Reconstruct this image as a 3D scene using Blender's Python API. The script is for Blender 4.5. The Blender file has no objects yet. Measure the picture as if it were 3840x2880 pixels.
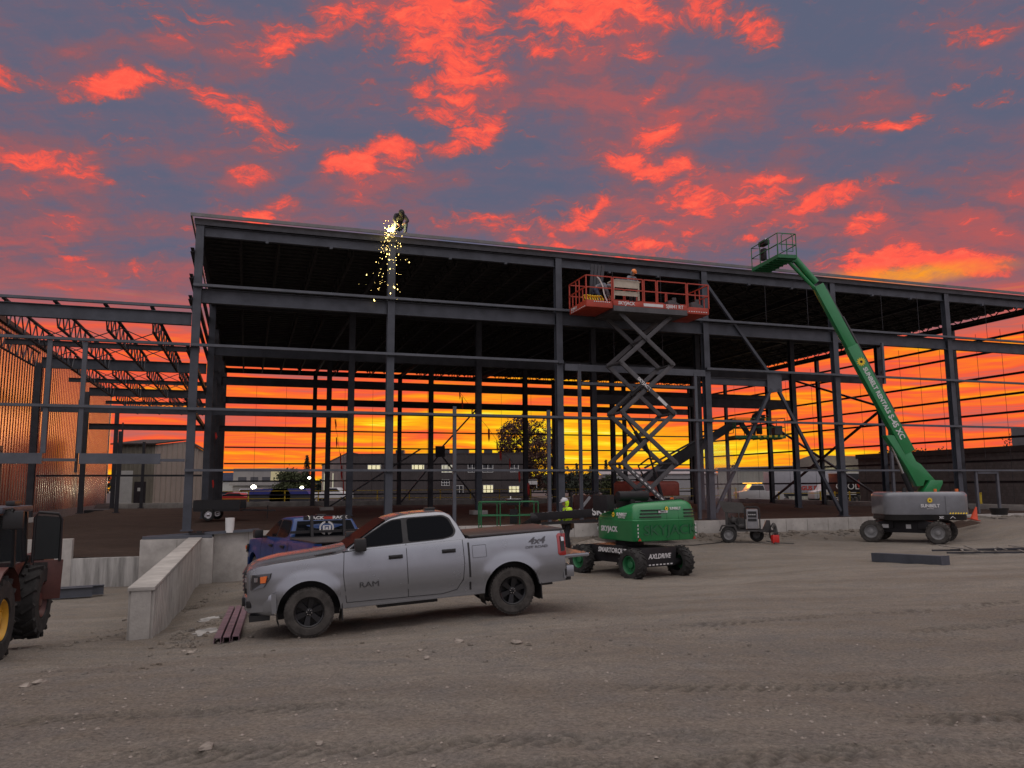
import bpy, bmesh, math, random
from mathutils import Vector, Matrix, noise
R = math.radians
SC = bpy.context.scene
COL = SC.collection
random.seed(7)

# ---------------------------------------------------------------- camera
FPX, PITCH, ROLL = 2952.71, .12876, .00645          # focal length in photograph pixels (3840 wide)
CZ = 2.6
cam_d = bpy.data.cameras.new('camera'); cam = bpy.data.objects.new('camera', cam_d); COL.objects.link(cam)
cam_d.sensor_width = 36; cam_d.lens = FPX / 3840 * 36; cam_d.clip_start = .1; cam_d.clip_end = 5000
_c, _s = math.cos(PITCH), math.sin(PITCH)
_f = Vector((0, _c, _s)); _u = Vector((0, -_s, _c)); _r = Vector((1, 0, 0))
_cr, _sr = math.cos(ROLL), math.sin(ROLL)
_R = _r * _cr - _u * _sr; _U = _r * _sr + _u * _cr
cam.matrix_world = Matrix(((_R.x, _U.x, -_f.x, 0), (_R.y, _U.y, -_f.y, 0), (_R.z, _U.z, -_f.z, CZ), (0, 0, 0, 1)))
SC.camera = cam

def ray(px, py):
    a, b = px - 1920, py - 1440
    X = (a * _cr - b * _sr) / FPX; Y = (a * _sr + b * _cr) / FPX
    return Vector((X, _c + Y * _s, _s - Y * _c))
def at(px, py, y):
    r = ray(px, py); return Vector((0, 0, CZ)) + r * (y / r.y)
def onz(px, py, z):
    r = ray(px, py); return Vector((0, 0, CZ)) + r * ((z - CZ) / r.z)

# ---------------------------------------------------------------- world: dusk sky with lit clouds
SC.view_settings.view_transform = 'Standard'; SC.view_settings.look = 'None'
SC.view_settings.exposure = 0; SC.view_settings.gamma = 1
W = bpy.data.worlds.new('World'); SC.world = W; W.use_nodes = True
NT = W.node_tree; NT.nodes.clear()
def N(t, **k):
    n = NT.nodes.new(t)
    for a, b in k.items(): setattr(n, a, b)
    return n
def L(a, b): NT.links.new(a, b)
def M_(op, a, b=None, c=None, clamp=False):
    n = N('ShaderNodeMath', operation=op, use_clamp=clamp)
    for i, v in enumerate((a, b, c)):
        if v is None: continue
        if hasattr(v, 'links'): L(v, n.inputs[i])
        else: n.inputs[i].default_value = v
    return n.outputs[0]
def MR(v, a, b, c=0., d=1., smooth=True):
    n = N('ShaderNodeMapRange', interpolation_type='SMOOTHSTEP' if smooth else 'LINEAR')
    L(v, n.inputs[0])
    for i, q in enumerate((a, b, c, d)): n.inputs[i + 1].default_value = q
    return n.outputs[0]
def RAMP(v, stops):
    n = N('ShaderNodeValToRGB'); e = n.color_ramp.elements
    while len(e) < len(stops): e.new(.5)
    for q, (p, c) in zip(e, stops): q.position = p; q.color = (*c, 1)
    L(v, n.inputs[0]); return n.outputs[0]
def MIXC(f, a, b, mode='MIX'):
    n = N('ShaderNodeMix', data_type='RGBA', blend_type=mode)
    if hasattr(f, 'links'): L(f, n.inputs[0])
    else: n.inputs[0].default_value = f
    for i, v in ((6, a), (7, b)):
        if hasattr(v, 'links'): L(v, n.inputs[i])
        else: n.inputs[i].default_value = (*v, 1)
    return n.outputs[2]
def NOISE(vec, scale, detail=6, rough=.6, dist=0.):
    n = N('ShaderNodeTexNoise'); L(vec, n.inputs['Vector'])
    n.inputs['Scale'].default_value = scale; n.inputs['Detail'].default_value = detail
    n.inputs['Roughness'].default_value = rough; n.inputs['Distortion'].default_value = dist
    return n.outputs[0]
def XYZ(x, y, z=0.):
    n = N('ShaderNodeCombineXYZ')
    for i, v in enumerate((x, y, z)):
        if hasattr(v, 'links'): L(v, n.inputs[i])
        else: n.inputs[i].default_value = v
    return n.outputs[0]

SUN_AZ, SUN_EL = R(8), R(1.5)          # azimuth from +Y towards +X
tc = N('ShaderNodeTexCoord').outputs['Generated']
sp = N('ShaderNodeSeparateXYZ'); L(tc, sp.inputs[0]); dx, dy, dz = sp.outputs
az = M_('ARCTAN2', dx, dy); el = M_('ARCSINE', dz)
ang = XYZ(az, el)
# wispy warp of the angular coordinates (two scales)
def WARP(vec, scale, ax, ay, det=5):
    n = N('ShaderNodeTexNoise'); L(vec, n.inputs['Vector']); n.inputs['Scale'].default_value = scale; n.inputs['Detail'].default_value = det; n.inputs['Roughness'].default_value = .6
    q = N('ShaderNodeVectorMath', operation='SUBTRACT'); L(n.outputs['Color'], q.inputs[0]); q.inputs[1].default_value = (.5, .5, .5)
    m = N('ShaderNodeVectorMath', operation='MULTIPLY'); L(q.outputs[0], m.inputs[0]); m.inputs[1].default_value = (ax, ay, 0)
    d = N('ShaderNodeVectorMath', operation='ADD'); L(vec, d.inputs[0]); L(m.outputs[0], d.inputs[1]); return d.outputs[0]
wang = WARP(ang, 7, .20, .13, 8)

# lit cloud banks: (x1,y1,x2,y2,half thickness px,strength) measured on the sky, kept as directions
BANKS = [
 (560, 350, 1100, 400, 48, .75), (560, 340, 640, 330, 40, .5), (280, 350, 620, 325, 42, 1.1), (820, 185, 1280, 110, 60, .65), (480, 60, 900, 90, 110, .5),
 (0, 210, 120, 240, 70, .6), (1100, 20, 1450, 30, 60, .7), (1400, 100, 1920, 60, 120, 1.0), (1560, 300, 1920, 180, 110, 1.1),
 (1180, 610, 1560, 530, 52, 1.25), (1400, 620, 1620, 500, 60, .8), (1560, 520, 1900, 400, 55, .95), (1600, 300, 1720, 330, 60, .6),
 (1920, 60, 2560, 20, 110, 1.15), (1920, 170, 2080, 120, 70, .6), (2560, 40, 2900, 60, 70, .7), (2420, 190, 2540, 120, 40, .45),
 (860, 520, 1160, 460, 40, .5), (760, 650, 1040, 610, 34, .7), (0, 640, 400, 590, 55, .75), (0, 560, 440, 520, 60, .4), (0, 870, 370, 790, 40, .5),
 (100, 960, 340, 920, 26, .4), (880, 800, 1070, 770, 34, .75), (440, 1000, 740, 900, 40, .45), (0, 1080, 740, 1000, 90, .35),
 (2430, 350, 2600, 260, 26, .6), (2380, 470, 2640, 420, 45, .8), (2250, 600, 2640, 570, 48, 1.1), (2460, 650, 2760, 700, 44, .8), (2700, 700, 2960, 690, 34, .7),
 (2000, 830, 2300, 770, 40, .95), (2200, 880, 2700, 880, 55, .7), (2100, 930, 2700, 960, 60, .6), (2580, 760, 2860, 690, 26, .6), (1700, 900, 2200, 880, 60, .6),
 (2880, 820, 3330, 760, 40, 1.0), (2780, 870, 3000, 800, 30, .7), (3250, 760, 3380, 700, 24, .5), (3150, 460, 3480, 470, 30, .7), (3050, 500, 3400, 540, 34, .4),
 (3500, 360, 3620, 320, 20, .8), (3620, 150, 3800, 150, 34, .7), (3650, 380, 3800, 320, 26, .6), (3560, 840, 3840, 850, 34, .7), (3150, 920, 3330, 860, 24, .6),
 (3060, 1040, 3500, 990, 34, 1.25), (3300, 1010, 3840, 970, 40, 1.2), (3500, 1040, 3840, 1010, 24, .8), (3000, 560, 3200, 640, 30, .3), (1300, 760, 1480, 740, 26, .5), (1560, 870, 1920, 900, 40, .5),
 (2000, 780, 2750, 830, 90, .5), (2250, 520, 2500, 700, 80, .55), (2500, 640, 3000, 760, 70, .55), (2720, 800, 3300, 740, 40, .5), (2900, 960, 3840, 900, 50, .45), (1850, 60, 2100, 200, 70, .6), (1950, 930, 2400, 900, 50, .6)]
acc = None
for x1, y1, x2, y2, th, k in BANKS:
    p, q = ray(x1, y1), ray(x2, y2)
    A = Vector((math.atan2(p.x, p.y), math.asin(p.normalized().z))); B = Vector((math.atan2(q.x, q.y), math.asin(q.normalized().z)))
    C = (A + B) / 2; D = B - A
    mp = N('ShaderNodeMapping', vector_type='TEXTURE'); L(wang, mp.inputs[0])
    mp.inputs[1].default_value = (C.x, C.y, 0); mp.inputs[2].default_value = (0, 0, math.atan2(D.y, D.x))
    mp.inputs[3].default_value = (D.length * .68 + .014, th / FPX * 1.8, 1)
    ln = N('ShaderNodeVectorMath', operation='LENGTH'); L(mp.outputs[0], ln.inputs[0])
    v = MR(ln.outputs['Value'], 1.25, .0, 0, k)
    acc = v if acc is None else M_('SMOOTH_MAX', acc, v, .25)
# fine torn structure, drawn out from lower left to upper right
inv = M_('DIVIDE', 1., M_('ADD', M_('MAXIMUM', dz, 0.), .14))
flat = XYZ(M_('MULTIPLY', dx, inv), M_('MULTIPLY', dy, inv))
def STR(vec, rot, sx, sy):
    m = N('ShaderNodeMapping'); L(vec, m.inputs[0]); m.inputs[2].default_value = (0, 0, R(rot)); m.inputs[3].default_value = (sx, sy, 1); return m.outputs[0]
w2 = WARP(ang, 16, .045, .045, 4)
n1 = NOISE(STR(flat, -26, 1.0, 3.2), 1.8, 9, .66, .3)
n2 = NOISE(STR(w2, -22, 10., 34.), 1., 9, .68, .35)
n3 = NOISE(STR(wang, -17, 2.6, 7.5), 1., 7, .6, .3)
t1 = M_('SUBTRACT', n1, .5); t2 = M_('SUBTRACT', n2, .5); t3 = M_('SUBTRACT', n3, .5)
low = MR(el, .45, .12)
n4 = NOISE(STR(w2, -28, 30., 95.), 1., 7, .72, .3); t4 = M_('SUBTRACT', n4, .5)
v1 = M_('ADD', M_('MULTIPLY', acc, 1.12), M_('MULTIPLY', t2, M_('ADD', 1.7, M_('MULTIPLY', acc, 1.5))))
v1 = M_('ADD', M_('ADD', v1, M_('MULTIPLY', t4, 1.3)), M_('ADD', M_('MULTIPLY', low, .12), M_('MULTIPLY', M_('ADD', t1, t3), .6)))
v1 = MR(v1, .27, 1.12, 0, 1, False)
v1 = M_('MULTIPLY', v1, M_('ADD', .93, M_('MULTIPLY', t4, .5)))
v2 = M_('ADD', M_('ADD', M_('MULTIPLY', t3, 1.2), M_('MULTIPLY', t1, .7)), M_('MULTIPLY', t2, .55))
v3 = MR(M_('ADD', v2, M_('ADD', M_('MULTIPLY', low, .16), M_('MULTIPLY', acc, .36))), -.16, .46, 0, .48)
hv = M_('MAXIMUM', v3, M_('MULTIPLY', v1, .95))
hi_col = RAMP(hv, [(0, (.112, .125, .195)), (.14, (.145, .125, .185)), (.30, (.23, .115, .145)), (.5, (.46, .105, .105)), (.68, (.80, .105, .085)), (.86, (1.0, .112, .075)), (1, (1.0, .165, .095))])
# golden core where the bank at the right is deepest
p, q = ray(3080, 1050), ray(3800, 985); A = Vector((math.atan2(p.x, p.y), math.asin(p.normalized().z))); B = Vector((math.atan2(q.x, q.y), math.asin(q.normalized().z)))
mp = N('ShaderNodeMapping', vector_type='TEXTURE'); L(WARP(ang, 9, .05, .02, 5), mp.inputs[0]); mp.inputs[1].default_value = (*((A + B) / 2), 0); mp.inputs[2].default_value = (0, 0, math.atan2(B.y - A.y, B.x - A.x)); mp.inputs[3].default_value = ((B - A).length * .6, .014, 1)
gln = N('ShaderNodeVectorMath', operation='LENGTH'); L(mp.outputs[0], gln.inputs[0])
hi_col = MIXC(M_('MULTIPLY', MR(gln.outputs['Value'], 1.1, .1, 0, 1), M_('ADD', .8, M_('MULTIPLY', t4, 1.5)), None, True), hi_col, (1.0, .34, .02))
# low sky: level streaks, orange to yellow round the sunken sun
lang = WARP(ang, 5, .0, .022, 3)
st1 = NOISE(STR(lang, -3, 5., 85.), 1.0, 6, .6, .35)
st2 = NOISE(STR(lang, -2, 2.2, 22.), 1.0, 5, .6, .3)
st = M_('ADD', M_('MULTIPLY', st1, .55), M_('MULTIPLY', st2, .45))
ga = M_('DIVIDE', M_('SUBTRACT', az, SUN_AZ - R(2)), .42)
gl = M_('EXPONENT', M_('MULTIPLY', M_('MULTIPLY', ga, ga), -1.))
ge = M_('DIVIDE', M_('SUBTRACT', el, .025), .115)
gv = M_('EXPONENT', M_('MULTIPLY', M_('MULTIPLY', ge, ge), -1.))
glow = M_('MULTIPLY', M_('ADD', .30, M_('MULTIPLY', gl, .70)), M_('ADD', .22, M_('MULTIPLY', gv, .78)))
lv = M_('ADD', M_('ADD', M_('MULTIPLY', glow, .70), .12), M_('MULTIPLY', M_('SUBTRACT', st, .5), 2.7))
lo_col = RAMP(lv, [(0, (.36, .14, .15)), (.18, (.60, .13, .10)), (.36, (.95, .11, .045)), (.55, (1.0, .20, .02)), (.74, (1.0, .44, .01)), (.90, (1.0, .76, .02)), (1, (1.0, .92, .20))])
mixf = MR(M_('ADD', el, M_('MULTIPLY', t3, .10)), .15, .25, 1, 0)
sky_c = MIXC(mixf, hi_col, lo_col)
# the sky behind the camera: pale, already clear dusk
back = MR(dy, .35, -.45)
bc = RAMP(MR(dz, 0., .9, 0, 1, False), [(0, (.46, .42, .47)), (.45, (.74, .72, .80)), (1, (1.3, 1.2, 1.18))])
bcl = MIXC(M_('MULTIPLY', MR(n1, .45, .7), .35), bc, (.9, .6, .58))
sky_all = MIXC(MR(dz, .58, .85), MIXC(back, sky_c, bcl), (1.3, 1.2, 1.18))
gr = MR(dz, -.02, .0)
sky_all = MIXC(gr, (.06, .035, .03), sky_all)
SKY_GAIN = 1.0
nish = N('ShaderNodeTexSky', sky_type='NISHITA', sun_disc=False)
nish.sun_elevation = SUN_EL; nish.sun_rotation = SUN_AZ; nish.air_density = 1.4; nish.dust_density = 2
bgA = N('ShaderNodeBackground'); L(sky_all, bgA.inputs[0]); bgA.inputs[1].default_value = SKY_GAIN
bgB = N('ShaderNodeBackground'); L(nish.outputs[0], bgB.inputs[0]); bgB.inputs[1].default_value = .05 * .0
NISH = bgB
ad = N('ShaderNodeAddShader'); L(bgA.outputs[0], ad.inputs[0]); L(bgB.outputs[0], ad.inputs[1])
wo = N('ShaderNodeOutputWorld'); L(ad.outputs[0], wo.inputs[0])
# last glow of the sun just above the horizon behind the frame
sd = bpy.data.lights.new('sun', 'SUN'); sd.energy = .5; sd.angle = R(10); sd.color = (1, .36, .16)
sun = bpy.data.objects.new('sun', sd); COL.objects.link(sun)
_d = Vector((math.sin(SUN_AZ) * math.cos(SUN_EL), math.cos(SUN_AZ) * math.cos(SUN_EL), math.sin(SUN_EL)))
sun.rotation_euler = _d.to_track_quat('Z', 'Y').to_euler(); sun.location = (0, -5, 40)
SC.render.engine = 'CYCLES'
SC.cycles.max_bounces = 5; SC.cycles.diffuse_bounces = 3; SC.cycles.glossy_bounces = 3; SC.cycles.caustics_reflective = False; SC.cycles.caustics_refractive = False
SC.cycles.use_denoising = True
W.cycles.sampling_method = 'MANUAL'; W.cycles.sample_map_resolution = 512

# ================================================================ helpers
def mat(name, col, rough=.7, metal=0., var=.25, vs=3., bump=0., bs=40., coat=0., emit=None, es=0., spec=.5, col2=None, stretch=None, alpha=None):
    m = bpy.data.materials.new(name); m.use_nodes = True; t = m.node_tree; b = t.nodes['Principled BSDF']
    b.inputs['Roughness'].default_value = rough; b.inputs['Metallic'].default_value = metal
    b.inputs['Coat Weight'].default_value = coat; b.inputs['Specular IOR Level'].default_value = spec
    c2 = col2 or tuple(v * (1 - var) for v in col); c1 = col if col2 else tuple(min(1, v * (1 + var * .5)) for v in col)
    tc = t.nodes.new('ShaderNodeTexCoord'); mp = t.nodes.new('ShaderNodeMapping'); t.links.new(tc.outputs['Object'], mp.inputs[0])
    if stretch: mp.inputs[3].default_value = stretch
    if var or col2:
        n = t.nodes.new('ShaderNodeTexNoise'); n.inputs['Scale'].default_value = vs; n.inputs['Detail'].default_value = 6; n.inputs['Roughness'].default_value = .65
        t.links.new(mp.outputs[0], n.inputs['Vector'])
        r = t.nodes.new('ShaderNodeValToRGB'); r.color_ramp.elements[0].position = .35; r.color_ramp.elements[1].position = .65
        r.color_ramp.elements[0].color = (*c2, 1); r.color_ramp.elements[1].color = (*c1, 1)
        t.links.new(n.outputs[0], r.inputs[0]); t.links.new(r.outputs[0], b.inputs['Base Color'])
        mr = t.nodes.new('ShaderNodeMapRange'); t.links.new(n.outputs[0], mr.inputs[0]); mr.inputs[1].default_value = .3; mr.inputs[2].default_value = .7
        mr.inputs[3].default_value = min(1, rough * 1.2); mr.inputs[4].default_value = rough * .85; t.links.new(mr.outputs[0], b.inputs['Roughness'])
    else: b.inputs['Base Color'].default_value = (*col, 1)
    if bump:
        n = t.nodes.new('ShaderNodeTexNoise'); n.inputs['Scale'].default_value = bs; n.inputs['Detail'].default_value = 8
        t.links.new(mp.outputs[0], n.inputs['Vector'])
        q = t.nodes.new('ShaderNodeBump'); q.inputs['Strength'].default_value = bump; q.inputs['Distance'].default_value = .02
        t.links.new(n.outputs[0], q.inputs['Height']); t.links.new(q.outputs[0], b.inputs['Normal'])
    if emit: b.inputs['Emission Color'].default_value = (*emit, 1); b.inputs['Emission Strength'].default_value = es
    return m

class MB:
    def __init__(s): s.v = []; s.f = []
    def add(s, vs, fs):
        n = len(s.v); s.v += [Vector(v) for v in vs]; s.f += [tuple(i + n for i in f) for f in fs]; return s
    def box(s, c, d, rz=0., m=None):
        hx, hy, hz = d[0] / 2, d[1] / 2, d[2] / 2
        q = m or Matrix.Rotation(rz, 3, 'Z'); c = Vector(c)
        vs = [c + q @ Vector((x * hx, y * hy, z * hz)) for x in (-1, 1) for y in (-1, 1) for z in (-1, 1)]
        return s.add(vs, [(0, 1, 3, 2), (4, 6, 7, 5), (0, 4, 5, 1), (2, 3, 7, 6), (0, 2, 6, 4), (1, 5, 7, 3)])
    def bb(s, a, b):
        return s.box([(a[i] + b[i]) / 2 for i in range(3)], [abs(b[i] - a[i]) for i in range(3)])
    def frame(s, p, q, up=(0, 0, 1)):
        p, q = Vector(p), Vector(q); z = (q - p).normalized(); u = Vector(up)
        if abs(z.dot(u)) > .99: u = Vector((0, 1, 0))
        x = u.cross(z).normalized(); y = z.cross(x); return p, q, x, y
    def beam(s, p, q, w, h, up=(0, 0, 1)):                     # w across, h along 'up'
        p, q, x, y = s.frame(p, q, up); x = x * w / 2; y = y * h / 2
        return s.add([p - x - y, p + x - y, p + x + y, p - x + y, q - x - y, q + x - y, q + x + y, q - x + y],
                     [(3, 2, 1, 0), (4, 5, 6, 7), (0, 1, 5, 4), (1, 2, 6, 5), (2, 3, 7, 6), (3, 0, 4, 7)])
    def sect(s, p, q, pts, up=(0, 0, 1)):                      # extrude a closed 2-D outline from p to q
        p, q, x, y = s.frame(p, q, up); n = len(pts)
        vs = [p + x * a + y * b for a, b in pts] + [q + x * a + y * b for a, b in pts]
        return s.add(vs, [tuple(range(n))[::-1], tuple(range(n, 2 * n))] + [(i, (i + 1) % n, n + (i + 1) % n, n + i) for i in range(n)])
    def ibeam(s, p, q, w, h, tf=.016, tw=.012, up=(0, 0, 1)):
        a, b = w / 2, h / 2; t = tw / 2
        return s.sect(p, q, [(-a, -b), (a, -b), (a, -b + tf), (t, -b + tf), (t, b - tf), (a, b - tf), (a, b), (-a, b), (-a, b - tf), (-t, b - tf), (-t, -b + tf), (-a, -b + tf)], up)
    def chan(s, p, q, w, h, t=.01, up=(0, 0, 1), flip=1):
        a, b = w / 2 * flip, h / 2; t_ = t * flip
        pts = [(-a, -b), (a, -b), (a, -b + t), (-a + t_, -b + t), (-a + t_, b - t), (a, b - t), (a, b), (-a, b)]
        return s.sect(p, q, pts if flip > 0 else pts[::-1], up)
    def tube(s, pts, r, n=8, close=False):
        pts = [Vector(p) for p in pts]; rs = r if isinstance(r, (list, tuple)) else [r] * len(pts); b = len(s.v); x = None
        for i, p in enumerate(pts):
            d = (pts[min(i + 1, len(pts) - 1)] - pts[max(i - 1, 0)]).normalized()
            if x is None:
                u = Vector((0, 0, 1)) if abs(d.z) < .9 else Vector((1, 0, 0)); x = u.cross(d).normalized()
            x = (x - d * x.dot(d)).normalized(); y = d.cross(x)
            s.v += [p + (x * math.cos(k * 2 * math.pi / n) + y * math.sin(k * 2 * math.pi / n)) * rs[i] for k in range(n)]
        for i in range(len(pts) - 1):
            for k in range(n):
                a, c = b + i * n + k, b + i * n + (k + 1) % n; s.f.append((a, c, c + n, a + n))
        s.f.append(tuple(b + k for k in range(n))[::-1]); s.f.append(tuple(b + (len(pts) - 1) * n + k for k in range(n))); return s
    def cyl(s, p, q, r, n=16, r2=None): return s.tube([p, q], [r, r if r2 is None else r2], n)
    def lathe(s, prof, c, axis, n=32):                          # prof: (axial, radius)
        c = Vector(c); a = Vector(axis).normalized(); u = Vector((0, 0, 1)) if abs(a.z) < .9 else Vector((1, 0, 0)); x = u.cross(a).normalized(); y = a.cross(x); b = len(s.v)
        for k in range(n):
            t = 2 * math.pi * k / n; d = x * math.cos(t) + y * math.sin(t)
            s.v += [c + a * h + d * r for h, r in prof]
        m = len(prof)
        for k in range(n):
            for j in range(m - 1):
                s.f.append((b + k * m + j, b + ((k + 1) % n) * m + j, b + ((k + 1) % n) * m + j + 1, b + k * m + j + 1))
        return s
    def prism(s, pts, n, d):                                    # 3-D polygon extruded by vector n*d
        n = Vector(n).normalized() * d; k = len(pts); vs = [Vector(p) for p in pts] + [Vector(p) + n for p in pts]
        return s.add(vs, [tuple(range(k))[::-1], tuple(range(k, 2 * k))] + [(i, (i + 1) % k, k + (i + 1) % k, k + i) for i in range(k)])
    def grid(s, rows, closed=False):
        b = len(s.v); m = len(rows[0])
        for r in rows: s.v += [Vector(p) for p in r]
        for i in range(len(rows) - 1):
            for j in range(m if closed else m - 1):
                s.f.append((b + i * m + j, b + i * m + (j + 1) % m, b + (i + 1) * m + (j + 1) % m, b + (i + 1) * m + j))
        return s
    def sphere(s, c, r, n=12, m=8, sc=(1, 1, 1)):
        c = Vector(c); rows = []
        for i in range(m + 1):
            p = math.pi * i / m
            rows.append([c + Vector((math.sin(p) * math.cos(2 * math.pi * k / n) * r * sc[0], math.sin(p) * math.sin(2 * math.pi * k / n) * r * sc[1], math.cos(p) * r * sc[2])) for k in range(n)])
        return s.grid(rows[::-1], True)
    def build(s, name, m, parent=None, smooth=False, world=False, bevel=0., ang=40):
        me = bpy.data.meshes.new(name); vs = s.v
        if world and parent:
            inv = rootmat(parent).inverted(); vs = [inv @ v for v in vs]
        me.from_pydata([tuple(v) for v in vs], [], s.f); me.materials.append(m)
        bm = bmesh.new(); bm.from_mesh(me); bmesh.ops.remove_doubles(bm, verts=bm.verts, dist=1e-5)
        bmesh.ops.recalc_face_normals(bm, faces=bm.faces)
        if bevel: bmesh.ops.bevel(bm, geom=[e for e in bm.edges if len(e.link_faces) == 2 and e.calc_face_angle(0) > R(30)], offset=bevel, segments=2, affect='EDGES', profile=.6)
        bm.to_mesh(me); bm.free()
        if smooth or bevel:
            me.shade_smooth()
            try: me.set_sharp_from_angle(angle=R(ang))
            except Exception: pass
        o = bpy.data.objects.new(name, me); COL.objects.link(o)
        if parent: o.parent = parent
        return o

def rootmat(o):
    m = Matrix.LocRotScale(o.location, o.rotation_euler, o.scale)
    return rootmat(o.parent) @ m if o.parent else m
def tag(o, label=None, cat=None, group=None, kind=None):
    for k, v in (('label', label), ('category', cat), ('group', group), ('kind', kind)):
        if v: o[k] = v
    return o
def thing(name, label, cat, loc=(0, 0, 0), rz=0., group=None, rot=None):
    o = bpy.data.objects.new(name, None); COL.objects.link(o); o.location = loc; o.rotation_euler = rot or (0, 0, rz); o.empty_display_size = .3
    return tag(o, label, cat, group)
def struct(o): o['kind'] = 'structure'; return o
def dup(root, loc, rz=None, label=None, group=None):
    def cp(o, par):
        c = o.copy(); COL.objects.link(c); c.parent = par
        for ch in KIDS.get(o.name, ()): pass
        for ch in [x for x in COL.objects if x.parent == o]: cp(ch, c)
        return c
    r = cp(root, None); r.location = loc
    if rz is not None: r.rotation_euler = (0, 0, rz)
    if label: r['label'] = label
    if group: r['group'] = group
    return r
KIDS = {}
def text(s, size, m, parent, name='lettering', ext=.004, bold=0., shear=0., xs=1., mtx=None, align='CENTER', world=False, label=None):
    cu = bpy.data.curves.new(name, 'FONT'); cu.body = s; cu.size = size; cu.extrude = ext; cu.offset = bold; cu.shear = shear
    cu.align_x = align; cu.align_y = 'CENTER'; cu.resolution_u = 3
    tmp = bpy.data.objects.new('tmp', cu); COL.objects.link(tmp)
    dg = bpy.context.evaluated_depsgraph_get(); me = bpy.data.meshes.new_from_object(tmp.evaluated_get(dg))
    bpy.data.objects.remove(tmp)
    Mx = (mtx or Matrix.Identity(4)) @ Matrix.Diagonal((xs, 1, 1, 1))
    if world: Mx = rootmat(parent).inverted() @ Mx
    me.transform(Mx); me.materials.clear(); me.materials.append(m); me.name = name
    o = bpy.data.objects.new(name, me); COL.objects.link(o); o.parent = parent
    if label: o['label'] = label
    return o
def plane_m(o, x, n):                      # matrix with text running along x on a face with normal n
    x = Vector(x).normalized(); n = Vector(n).normalized(); y = n.cross(x).normalized(); x = y.cross(n)
    return Matrix(((x.x, y.x, n.x, o[0]), (x.y, y.y, n.y, o[1]), (x.z, y.z, n.z, o[2]), (0, 0, 0, 1)))

# ---------------------------------------------------------------- materials
steel = mat('steel_primer_paint', (.054, .061, .077), .55, 0, .25, 1.6, .05)
steel2 = mat('steel_primer_dark', (.035, .035, .042), .6, 0, .25, 1.6)
girtm = mat('girt_paint', (.082, .090, .108), .5, 0, .2, 2.)
deckm = mat('deck_metal', (.028, .027, .027), .7, .0, .2, 3)
coping = mat('coping_metal', (.16, .155, .155), .5, .3, .15, 2)
conc = mat('concrete', (.40, .38, .35), .9, 0, .25, 1.4, .35, 25)
conc_w = mat('concrete_stained', (.36, .35, .33), .9, 0, .5, 1.2, .35, 25, stretch=(2.5, 2.5, .25))
black = mat('black_plastic', (.012, .012, .013), .45, 0, .2, 8)
rubber = mat('tyre_rubber', (.022, .021, .020), .85, 0, .4, 6, .2, 60)
rubber_d = mat('tyre_rubber_dusty', (.055, .05, .045), .95, 0, .5, 5, .3, 60)
chrome = mat('bare_metal', (.55, .55, .56), .25, 1., .1)
whitep = mat('white_paint', (.70, .70, .68), .5, 0, .1)
yellowp = mat('yellow_paint', (.62, .44, .03), .6, 0, .2)
redp = mat('red_paint', (.42, .035, .02), .5, 0, .2)
orangep = mat('orange_paint', (.72, .16, .03), .5, 0, .15)
skin = mat('skin', (.42, .22, .15), .6, 0, .1)
P0 = Vector((-12.30315, 30.13293, 0)); TH = .32381; ZB = CZ - 1.59
U_ = Vector((math.cos(TH), math.sin(TH), 0)); V_ = Vector((-math.sin(TH), math.cos(TH), 0))
def F(s, t, h=0.): return P0 + U_ * s + V_ * t + Vector((0, 0, ZB + h))
B = 7.6; TR = 13.02

# ================================================================ ground
CTRL = [(0, -3, 1.05, 4), (-5, 2, 1.0, 4), (5, 2, 1.05, 4), (0, 4.5, .95, 3), (-4, 8, .55, 3), (3, 9, .6, 3), (9, 10, .7, 4), (-3.53, 14.1, .02, 2), (-.06, 15.07, .25, 2), (-3.2, 16.2, .0, 2), (.3, 17.1, .15, 2),
 (3.44, 23.7, -.18, 2.5), (2.08, 26.3, -.18, 2), (5.56, 25.3, -.2, 2.5), (4.2, 28, -.1, 2), (1.9, 28.6, .66, .9), (3.2, 30, .45, 1.2), (-.2, 29.8, .45, 1.5), (15.4, 35.7, .05, 3), (17.6, 34, -.01, 3), (9.2, 34.6, .13, 2.5), (13, 27, 0, 4), (20, 28, .15, 4),
 (-6.4, 14.4, -.18, 1.6), (-7.4, 12.4, .08, 2), (-9.9, 17.2, -.42, 2), (-12, 24, -.9, 4), (-14, 27.5, -.95, 4), (-10.5, 21, -.75, 3), (-7.2, 20, -.35, 1.5), (-8.6, 26, -.3, 2), (-6, 24, -.15, 2), (-5.5, 20, -.1, 2), (-20, 15, -.3, 8), (-30, 10, 0, 10),
 (8, 18, .12, 4), (16, 18, .3, 5), (30, 20, .5, 8), (24, 36, .75, 2.2), (30, 40, .8, 4), (20, 10, .9, 8), (-3, 27, .0, 2.5), (0, 22, -.05, 3)]
def base_h(x, y):
    a = b = 0.
    for cx, cy, z, s in CTRL:
        d2 = ((x - cx) ** 2 + (y - cy) ** 2) / (s * s); w = math.exp(-d2 * .7) + 1e-3 / (1 + d2)
        a += w * z; b += w
    return a / b
def gz(x, y):
    h = base_h(x, y)
    p = Vector((x, y, 0)) - P0; s, t = p.dot(U_), p.dot(V_)
    if s > 5 and -7 < t:                                   # back-fill banked against the foundation
        k = max(0., 1 + t / 2.2); bank = (.48 if s < 30 else .48 + min(.35, (s - 30) * .06)) * min(1, max(0, (s - 5.)) / 5)
        h = max(h, h + (bank - h) * k ** 1.4) if t < 0 else bank
    if t > .3: h = min(h, .3)
    return h
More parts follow.
